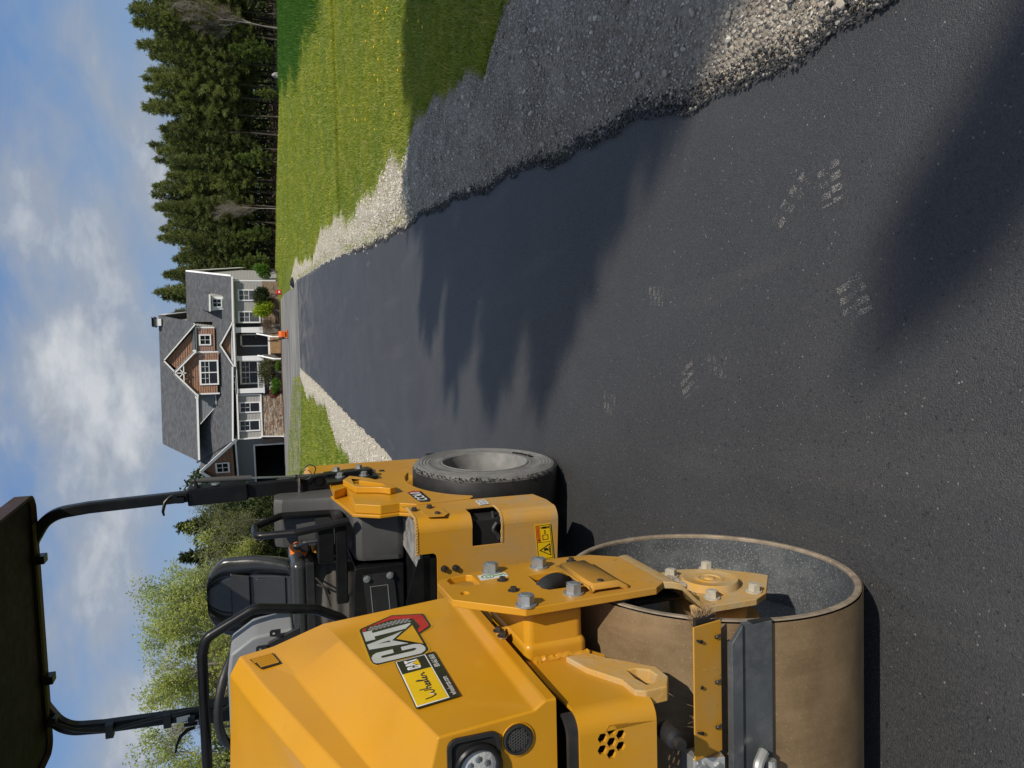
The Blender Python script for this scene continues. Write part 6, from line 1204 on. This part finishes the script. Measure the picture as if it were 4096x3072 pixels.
def pine_proto(seed, h=13.0, cr=1.9, base=0.33, dens=1.0, bl=(0.30, 0.06), dead=True, pointy=1.0, mat='pine_needles'):
    r = np.random.default_rng(seed); segs = []; n = 9; lean = r.normal(0, 0.15, 2); zz = np.linspace(0, h*0.97, n)
    cx = lambda z: np.stack([lean[0]*(z/h)**2*1.5+0.07*np.sin(z*0.7+seed), lean[1]*(z/h)**2*1.5+0.07*np.cos(z*0.6+seed), z], -1)
    pts = cx(zz); rad = 0.135*(h/13)*(1-0.85*zz/h)
    for i in range(n-1): segs.append((pts[i], pts[i+1], rad[i], rad[i+1]))
    if dead:
        for i in range(26):
            z = r.uniform(0.12, base+0.1)*h; a = r.uniform(0, 6.28); L = r.uniform(0.4, 1.2); p0 = cx(np.array([z]))[0]; segs.append((p0, p0+np.array([math.cos(a)*L, math.sin(a)*L, r.uniform(-0.25, 0.1)]), 0.014, 0.004))
    P, D, L, W = [], [], [], []; z = base*h
    while z < h*0.99:
        f = (z/h-base)/(1-base); R_ = cr*(0.55+0.45*min(1, f*4))*(1-f)**(1.0*pointy)*(1+0.25*math.sin(z*2.1+seed))+0.12; nb = r.integers(5, 8); a0 = r.uniform(0, 6.28)
        for k in range(nb):
            a = a0+k*6.28/nb+r.normal(0, 0.25); Lb = R_*r.uniform(0.6, 1.2); up = 0.02+0.55*f+r.normal(0, 0.10); dv = np.array([math.cos(a), math.sin(a), up]); p0 = cx(np.array([z]))[0]; p1 = p0+dv*Lb
            segs.append((p0, p1, 0.025*(1-f*0.6), 0.006))
            m = int(max(3, Lb*7*dens))
            for j in range(m):
                s = 0.35+0.65*(j+r.random())/m; c = p0+(p1-p0)*s+r.normal(0, 0.07+0.05*Lb*(1-abs(s-0.6)), 3)*np.array([1, 1, 0.45]); q = 9
                dd = r.normal(size=(q, 3))*0.6+dv*0.8+np.array([0, 0, 0.45]); dd /= np.linalg.norm(dd, axis=1, keepdims=True)
                ll = r.uniform(0.7, 1.25, q)*bl[0]; P.append(c+dd*ll[:, None]*0.5); D.append(dd); L.append(ll); W.append(r.uniform(0.7, 1.3, q)*bl[1])
        z += r.uniform(0.32, 0.52)*(1-0.35*f)
    q = 26; zt_ = h*r.uniform(0.93, 1.03, q); P.append(np.concatenate([cx(zt_)[:, :2]+r.normal(0, 0.05, (q, 2)), zt_[:, None]], 1)); D.append(r.normal(size=(q, 3))*0.35+[0, 0, 1]); L.append(np.full(q, bl[0]*1.3)); W.append(np.full(q, bl[1]))
    V, F = blades(r, np.concatenate(P), np.concatenate(D), np.concatenate(L), np.concatenate(W)); tv, tf = tri_tubes(segs, 5)
    return np_mesh('pine_trunk', tv, tf, 'pine_bark'), np_mesh('pine_crown', V, F, mat)
def broad_proto(seed, h=11.0, spread=0.5, leaf=(0.16, 0.12), per=7, mat='spring_leaf', bark_='grey_bark', levels=4, trunk=0.13, start=0.28, twigs=True, nleaf=1.0, upright=0.5):
    r = np.random.default_rng(seed); segs = []; tips = []
    def grow(p, d, L, rad, lv):
        n = 3; q = p
        for i in range(n):
            d = d+r.normal(0, 0.10, 3); d[2] += 0.05*upright; d /= np.linalg.norm(d); e = q+d*L/n; r1 = rad*(1-0.25*(i+1)/n); segs.append((q, e, rad*(1-0.25*i/n), r1)); q = e
            if lv > 0 and (lv < levels or i >= 0):
                for c in range(r.integers(1, 3) if lv > 1 else r.integers(2, 4)):
                    a = r.normal(size=3); a -= d*a.dot(d); a /= np.linalg.norm(a)+1e-9; nd = d*(1-spread)+a*spread*r.uniform(0.7, 1.2)+np.array([0, 0, 0.25*upright]); nd /= np.linalg.norm(nd)
                    grow(q-d*L/n*r.random()*0.6, nd, L*r.uniform(0.45, 0.68), rad*0.42, lv-1)
        if lv <= 1: tips.append((q, d, L))
    z0 = start*h; p = np.array([0, 0, 0.0]); d = np.array([r.normal(0, 0.04), r.normal(0, 0.04), 1.0]); e = p+d*z0; segs.append((p, e, trunk, trunk*0.85)); grow(e, d/np.linalg.norm(d), h*0.62, trunk*0.85, levels)
    # scale to the wanted height
    top = max(s[1][2] for s in segs); k = h/top; segs = [(a*k, b_*k, max(c*0.9, 0.006), max(e2*0.9, 0.004)) for a, b_, c, e2 in segs]
    tv, tf = tri_tubes(segs, 4); P, D, L, W = [], [], [], []
    for (q, d, L_) in tips:
        m = max(1, int(per*nleaf)); c = q*k+r.normal(0, 0.24, (m, 3)); dd = r.normal(size=(m, 3)); P.append(c); D.append(dd); L.append(r.uniform(0.7, 1.3, m)*leaf[0]); W.append(r.uniform(0.7, 1.3, m)*leaf[1])
    V, F = blades(r, np.concatenate(P), np.concatenate(D), np.concatenate(L), np.concatenate(W))
    return np_mesh('tree_trunk', tv, tf, bark_), np_mesh('tree_crown', V, F, mat)
NTRI = 0
def plant(name, protos, x, y, s, rz, label, cat='tree', group=None, parts=('trunk', 'crown'), z=None, sz=None):
    tr, crn = protos; o = thing(name, label, cat, (x, y, float(gz(x, y))-0.03 if z is None else z), group) if False else bpy.data.objects.new(name, None)
    if o.name not in C.objects: C.objects.link(o)
    o.location = (x, y, float(gz(x, y))-0.03 if z is None else z); o.rotation_euler = (0, 0, rz); o.scale = (s, s, s*(sz or 1)); tag(o, label, cat, group)
    for nm, me in zip(parts, (tr, crn)):
        c = bpy.data.objects.new(nm, me); C.objects.link(c); c.parent = o
    return o
rt = random.Random(31)
PINES = [pine_proto(i, 13.0, 1.8+0.22*(i % 3), 0.22+0.06*(i % 3), 1.35, (0.36, 0.042)) for i in range(6)]
PL_ = 'tall dark green pine with a bare lower trunk in the front row of the wood'; PG = 'front row of pines along the edge of the wood'
for row, (dy, sp0) in enumerate([(0.0, 1.55), (2.0, 1.7), (4.2, 1.9), (7.0, 2.2), (10.0, 2.6)]):
    x = 10.8+rt.uniform(0, 1)
    while x < 47:
        u = (x-11)/30.0; y = 81.0-5.0*min(1, max(0, u))+dy+rt.uniform(-0.7, 0.7); s = (0.80+0.17*min(1.2, max(0, u)))*rt.uniform(0.86, 1.10)*(1+0.012*row)
        plant('pine_tree', PINES[rt.randrange(6)], x, y, s, rt.uniform(0, 6.28), PL_ if row == 0 else 'dark green pine behind the front row of trunks in the dense wood', 'pine tree', PG if row == 0 else 'pines behind the front row of the wood'); x += sp0*rt.uniform(0.7, 1.3)
for k_, (x, y, s_, w_) in enumerate([(10.6, 84, 0.88, 'closest to the roof corner'), (9.4, 86, 0.80, 'lowest of the tips over the right gable'), (8.0, 85, 0.74, 'barely topping the right ridge'), (11.6, 83, 0.93, 'tallest beside the gable')]): plant('pine_tree', PINES[k_], x, y, s_, k_*1.1, 'dark pine behind the right gable, '+w_, 'pine tree', 'pines behind the house')
YP = [pine_proto(40+i, 5.0, 1.3, 0.18, 1.3, (0.28, 0.06), False, 0.9, 'young_pine') for i in range(2)]
for x, y, s, lb in [(34.2, 75.2, 0.95, 'light green young pine beside the leafless tree at the right end of the wood'), (30.4, 76.2, 0.50, 'smallest light green young pine right beside the pale boulder'), (24.2, 77.0, 0.80, 'light green young pine at the middle of the wood front'), (16.6, 78.3, 0.75, 'light green young pine between the house and the middle of the wood'), (13.6, 79.0, 0.85, 'light green young pine just right of the house gable')]:
    plant('young_pine_tree', YP[rt.randrange(2)], x, y, s, rt.uniform(0, 6), lb, 'young pine', 'young pines at the edge of the wood')
BARE = broad_proto(70, 10.5, 0.45, (0.12, 0.01), 3, 'dry_twig', 'pale_bark', 5, 0.10, 0.2, nleaf=1.0, upright=0.9)
plant('bare_tree', BARE, 36.4, 74.4, 1.0, 0.5, 'leafless pale grey tree standing in front of the dark pines', 'bare tree'); plant('bare_tree', BARE, 19.0, 77.2, 0.62, 2.5, 'small leafless tree among the pine trunks nearer the house', 'bare tree')
# forest floor and the depth of the wood
m, t, b = new_mat('forest_floor'); LK(t, MIX(t, NOISE(t, pos(t), 1.5, 5, 0.7), (0.035, 0.026, 0.016), (0.09, 0.065, 0.04)), b.inputs['Base Color']); b.inputs['Roughness'].default_value = 1.0
poly_sheet('forest_ground', [(9.5, 81.2), (18, 79.5), (28, 77.6), (38, 75.6), (52, 75.0), (75, 78), (75, 125), (-30, 125), (-30, 88), (5, 84)], 'forest_floor', 0.06)
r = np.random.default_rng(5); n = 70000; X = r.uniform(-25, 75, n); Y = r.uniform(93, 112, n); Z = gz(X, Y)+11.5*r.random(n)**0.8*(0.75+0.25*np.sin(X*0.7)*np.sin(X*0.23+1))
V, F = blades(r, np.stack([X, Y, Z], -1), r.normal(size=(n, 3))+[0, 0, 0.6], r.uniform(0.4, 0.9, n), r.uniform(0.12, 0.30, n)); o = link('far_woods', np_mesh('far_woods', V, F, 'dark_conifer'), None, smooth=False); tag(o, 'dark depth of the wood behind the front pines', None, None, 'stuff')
n = 9000; X = r.uniform(10, 50, n); Y = 81.5-5*np.clip((X-11)/30, 0, 1)+r.uniform(-0.4, 6, n); V, F = blades(r, np.stack([X, Y, gz(X, Y)+r.random(n)**2*1.1], -1), r.normal(size=(n, 3))*[1, 1, 0.5]+[0, 0, 0.5], r.uniform(0.2, 0.6, n), r.uniform(0.015, 0.05, n)); o = link('undergrowth', np_mesh('undergrowth', V, F, 'dry_twig'), None, smooth=False); tag(o, 'brown twiggy undergrowth between the pine trunks', None, None, 'stuff')
# trees on the left, behind the roller
SPR = [broad_proto(100+i, 11.0, 0.42, (0.17, 0.085), 5, 'spring_leaf', 'pale_bark', 4, 0.12, 0.22, upright=0.9) for i in range(3)]
YEL = [broad_proto(110+i, 10.0, 0.5, (0.17, 0.085), 5, 'yellow_leaf', 'grey_bark', 4, 0.13, 0.2) for i in range(2)]
DUL = [broad_proto(120+i, 8.0, 0.55, (0.16, 0.05), 6, 'dull_leaf', 'grey_bark', 4, 0.10, 0.1) for i in range(2)]
BRN = broad_proto(130, 9.0, 0.5, (0.16, 0.014), 7, 'dry_twig', 'grey_bark', 5, 0.11, 0.2)
CON = [pine_proto(60+i, 9.0, 2.1, 0.05, 1.2, (0.34, 0.08), False, 1.15, 'dark_conifer') for i in range(2)]
LEFT = [('leafy_tree', YEL, -11.4, 60, 0.80, 'yellow green leafy tree just left of the near canopy post'), ('conifer', CON, -10.8, 64, 0.95, 'dark conifer beside the garage behind the canopy post'), ('shrub_tree', DUL, -9.4, 56, 0.82, 'dull brown green thicket tree right behind the grey fender'), ('conifer', CON, -12.8, 63, 0.92, 'dark conifer behind the hand rail beside the seat'),
 ('birch_tree', SPR, -13.6, 58, 1.0, 'tall pale green birch above the right edge of the seat back'), ('shrub_tree', DUL, -12.4, 55, 0.82, 'low twiggy tree at the lawn edge right of the seat'), ('birch_tree', SPR, -15.4, 60, 1.06, 'pale green birch above the middle of the seat back'), ('leafy_tree', YEL, -17.2, 57, 0.98, 'bright yellow green tree directly above the seat'),
 ('birch_tree', SPR, -18.6, 60, 1.02, 'pale green birch above the left half of the seat back'), ('leafy_tree', YEL, -20.0, 56, 1.02, 'bright green tree over the bend of the grab rail'), ('conifer', CON, -17.5, 66, 1.05, 'dark conifer behind the yellow green trees'), ('conifer', CON, -21.5, 66, 1.0, 'dark conifer behind the grab rail'),
 ('birch_tree', SPR, -22.0, 60, 1.04, 'pale green birch above the steering wheel'), ('brown_tree', [BRN], -24.0, 59, 1.02, 'brown twiggy tree still without leaves beside the far canopy post'), ('leafy_tree', YEL, -25.4, 55, 0.84, 'yellow green tree right of the far canopy post'), ('conifer', CON, -25.6, 64, 0.85, 'dark conifer behind the far canopy post'),
 ('birch_tree', SPR, -27.6, 57, 1.10, 'pale green birch left of the far canopy post'), ('leafy_tree', YEL, -29.5, 54, 1.05, 'yellow green tree at the left edge of the view'), ('birch_tree', SPR, -31.0, 57, 1.2, 'tall pale green birch at the left edge of the view'), ('shrub_tree', DUL, -15.0, 54, 0.62, 'low olive thicket under the birches behind the seat'),
 ('shrub_tree', DUL, -18.5, 54, 0.70, 'olive thicket behind the steering wheel'), ('shrub_tree', DUL, -22.5, 53, 0.66, 'olive thicket below the grab rail'), ('shrub_tree', DUL, -26.5, 52, 0.72, 'olive thicket at the foot of the far canopy post'), ('conifer', CON, -30.0, 62, 0.95, 'dark conifer behind the birches at the left edge')]
for i, (nm, pr_, x, y, s, lb) in enumerate(LEFT): plant(nm, pr_[i % len(pr_)], x, y, s, rt.uniform(0, 6.28), lb, nm.replace('_', ' '), 'trees on the left behind the roller')
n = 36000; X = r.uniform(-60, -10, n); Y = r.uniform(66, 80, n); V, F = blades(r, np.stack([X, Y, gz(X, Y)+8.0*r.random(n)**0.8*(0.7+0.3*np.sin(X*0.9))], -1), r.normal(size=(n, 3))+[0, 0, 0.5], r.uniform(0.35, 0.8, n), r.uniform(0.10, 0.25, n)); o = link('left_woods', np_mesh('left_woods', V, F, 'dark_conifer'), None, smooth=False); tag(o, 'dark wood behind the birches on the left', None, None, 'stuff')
# the trees that shade the near end of the drive (they stand to the right of and behind the photographer)
SHP = [pine_proto(80+i, 13.5, 2.5, 0.25, 0.50, (0.44, 0.085), False, 0.85) for i in range(2)]
Ls = 1/math.tan(SUN_EL); ux, uy = math.cos(SUN_AZ), -math.sin(SUN_AZ)
for i, (tx, ty, h, wd_) in enumerate([(1.8, 7.7, 13.5, 0.72), (0.85, 6.95, 13.8, 0.66), (0.30, 6.1, 13.5, 0.60), (0.05, 5.15, 13.8, 0.52), (0.02, 4.15, 13.2, 0.46), (0.75, 3.05, 12.6, 0.30), (1.0, 2.45, 12.6, 0.22), (3.6, 7.6, 13.0, 0.8), (2.3, 6.3, 12.4, 0.6), (5.8, 7.4, 13.5, 0.8), (1.45, 6.95, 12.8, 0.7), (0.70, 5.95, 12.8, 0.65), (0.42, 5.05, 12.8, 0.55), (0.38, 4.2, 12.6, 0.42), (2.9, 6.9, 12.4, 0.7), (0.24, 1.30, 14.0, 0.26)]):
    k = h*Ls; plant('pine_tree', SHP[i % 2], tx+ux*k, ty+uy*k, wd_, i*1.3, 'tall pine beside the drive that shades its near end', 'pine tree', 'pines beside the near end of the drive', sz=h/13.5/wd_)
# ================================================================ SHRUBS AND SMALL THINGS BY THE HOUSE
def shrub_proto(seed, rx, ry, rz_, n, leaf, mat, lobes=7, shell=0.55, up=0.3, bark_='grey_bark', stems=14):
    r = np.random.default_rng(seed); C_ = r.normal(size=(lobes, 3)); C_ /= np.linalg.norm(C_, axis=1, keepdims=True); C_ *= r.uniform(0.3, 0.6, (lobes, 1)); C_[:, 2] = np.abs(C_[:, 2])*0.8
    k = r.integers(0, lobes, n); d = r.normal(size=(n, 3)); d /= np.linalg.norm(d, axis=1, keepdims=True); P = C_[k]+d*(shell+(1-shell)*r.random((n, 1)))*r.uniform(0.28, 0.55, (lobes, 1))[k]
    P = (P*[1, 1, 0.75]+[0, 0, 0.52])*[rx, ry, rz_]; P = P[P[:, 2] > 0.02]; n = len(P)
    V, F = blades(r, P, d[:n]*0.6+r.normal(size=(n, 3))*0.5+[0, 0, up], r.uniform(0.6, 1.3, n)*leaf[0], r.uniform(0.6, 1.3, n)*leaf[1]); segs = []
    for i in range(stems): a = C_[i % lobes]*[rx, ry, rz_*0.75]+[0, 0, 0.5*rz_]; segs.append((np.array([r.normal(0, 0.05), r.normal(0, 0.05), 0]), a, 0.02, 0.008))
    tv, tf = tri_tubes(segs, 4); return np_mesh('shrub_stems', tv, tf, bark_), np_mesh('shrub_leaves', V, F, mat)
def shrub(name, x54, zb, D, args, label, cat='shrub'):
    X, Y, Z = hp(x54, zb, D); return plant(name, shrub_proto(*args), X, Y, 1.0, 0.3, label, cat, None, ('stems', 'leaves'), z=float(gz(X, Y)))
shrub('shrub', 7.05, 0.5, -1.3, (201, 1.25, 0.9, 2.0, 5200, (0.12, 0.05), 'shrub_dark'), 'dark green dense shrub under the right hand windows')
shrub('shrub', 5.85, 0.5, -1.6, (202, 1.12, 0.9, 1.95, 4600, (0.11, 0.06), 'shrub_lime'), 'bright lime green round shrub right of the porch')
shrub('shrub', 8.75, 0.5, 0.4, (203, 0.85, 0.8, 1.75, 3200, (0.12, 0.05), 'shrub_green'), 'mid green shrub at the right corner of the house')
shrub('bare_shrub', 4.85, 0.4, -1.5, (204, 1.0, 0.7, 1.5, 1500, (0.22, 0.012), 'dry_twig'), 'leafless brown twiggy shrub beside the porch steps')
shrub('shrub', 1.45, 0.4, -1.2, (205, 1.55, 0.8, 1.85, 5200, (0.09, 0.05), 'shrub_olive'), 'broad dark olive shrub in front of the porch railing')
shrub('red_maple', 0.05, 0.4, -1.6, (206, 0.72, 0.5, 0.95, 2200, (0.10, 0.04), 'maple_red'), 'dark red lace leaf maple in front of the stone wall')
shrub('low_shrub', 0.45, 0.4, -2.0, (207, 0.95, 0.5, 0.85, 2600, (0.09, 0.05), 'shrub_green'), 'low bright green shrub beside the dark red maple'); shrub('low_shrub', 1.95, 0.4, -2.1, (208, 0.7, 0.4, 0.5, 1400, (0.09, 0.05), 'shrub_green'), 'low green ground shrub under the olive shrub')
# plate compactor left on the apron
def gpt(x, y): return Vector((x, y, float(gz(x, y))+0.022))
simple('compactor_orange', (0.72, 0.13, 0.012), 0.4, 0, 0.1, 6); simple('can_red', (0.55, 0.012, 0.015), 0.4, 0, 0.1, 6)
cp = gpt(3.62, 46.5); pc = thing('plate_compactor', 'small orange plate compactor standing on the old asphalt below the porch', 'plate compactor', cp)
def PB(): return MB(Matrix.Translation(cp))
q = PB(); q.prism([(-0.33, 0.03), (-0.27, 0.0), (0.27, 0.0), (0.33, 0.05), (0.33, 0.09), (-0.33, 0.09)], 'x', -0.27, 0.27); q.v = [(y - cp.x + cp.x, x, z) if False else (x, y, z) for x, y, z in q.v]; q.build('base_plate', 'compactor_orange', pc, bevel=0.01)
q = PB(); q.prism([(-0.22, 0.16), (0.22, 0.16), (0.24, 0.40), (0.14, 0.56), (-0.14, 0.56), (-0.24, 0.40)], 'x', -0.19, 0.19); q.build('engine_cover', 'compactor_orange', pc, bevel=0.03)
q = PB(); q.box(-0.14, 0.14, -0.15, 0.15, 0.09, 0.17); q.lathe([(-0.2, 0.07), (-0.24, 0.07), (-0.24, 0.001)], (0, 0, 0.3), 'x', 14); q.build('engine', 'black_plastic', pc)
q = PB(); q.tube(fillet([(-0.22, 0.1, 0.12), (-0.30, 0.05, 0.5), (-0.36, -0.05, 0.98), (-0.36, 0.40, 0.98), (-0.30, 0.3, 0.5), (-0.22, 0.3, 0.12)], 0.08, 4), 0.018, 8); q.build('handle', 'black_metal', pc)
cp2 = gpt(7.45, 55.5); gc_ = thing('fuel_can', 'red plastic fuel can on the lawn edge below the dark shrub', 'fuel can', cp2)
def GB(): return MB(Matrix.Translation(cp2))
q = GB(); q.prism([(-0.18, 0.0), (0.18, 0.0), (0.19, 0.26), (0.12, 0.36), (-0.10, 0.36), (-0.19, 0.27)], 'y', -0.12, 0.12); q.build('tank', 'can_red', gc_, bevel=0.03)
q = GB(); q.tube(fillet([(-0.10, 0, 0.35), (-0.08, 0, 0.43), (0.09, 0, 0.43), (0.11, 0, 0.34)], 0.03, 4), 0.022, 8); q.build('handle', 'can_red', gc_); q = GB(); q.tube([(0.14, 0, 0.32), (0.17, 0, 0.45), (0.22, 0, 0.50)], 0.022, 8); q.build('spout', 'black_plastic', gc_); q = GB(); q.box(-0.05, 0.09, -0.126, -0.1225, 0.1, 0.22); q.build('label_patch', 'decal_white', gc_)
# heap of spilled mix where drive and apron meet; pale boulder at the wood's edge
bm = bmesh.new(); bmesh.ops.create_icosphere(bm, subdivisions=4, radius=1.0)
for v in bm.verts: v.co *= 1+0.12*math.sin(v.co.x*9+v.co.y*5)*math.cos(v.co.z*8+v.co.y*7)+random.uniform(-0.05, 0.05)
for v in bm.verts: v.co = Vector((v.co.x*0.42, v.co.y*0.9, max(v.co.z, -0.1)*0.30))*0.6
me = bpy.data.meshes.new('heap'); bm.to_mesh(me); bm.free(); o = link('asphalt_heap', me, 'tar_stone', smooth=False); o.location = gpt(5.55, 37.5); tag(o, 'small black heap of spilled hot mix at the far end of the driveway edge', 'asphalt heap')
simple('pale_rock', (0.36, 0.345, 0.32), 0.9, 0, 0.2, 3, 0.4, 6); bm = bmesh.new(); bmesh.ops.create_icosphere(bm, subdivisions=2, radius=0.5)
for v in bm.verts: v.co = Vector((v.co.x*0.8, v.co.y*0.9, v.co.z*1.5))*random.uniform(0.75, 1.2)*0.7
me = bpy.data.meshes.new('rock'); bm.to_mesh(me); bm.free(); o = link('boulder', me, 'pale_rock', smooth=False); o.location = (31.6, 74.2, float(gz(31.6, 74.2))+0.30); tag(o, 'pale grey upright boulder at the foot of the wood', 'boulder')
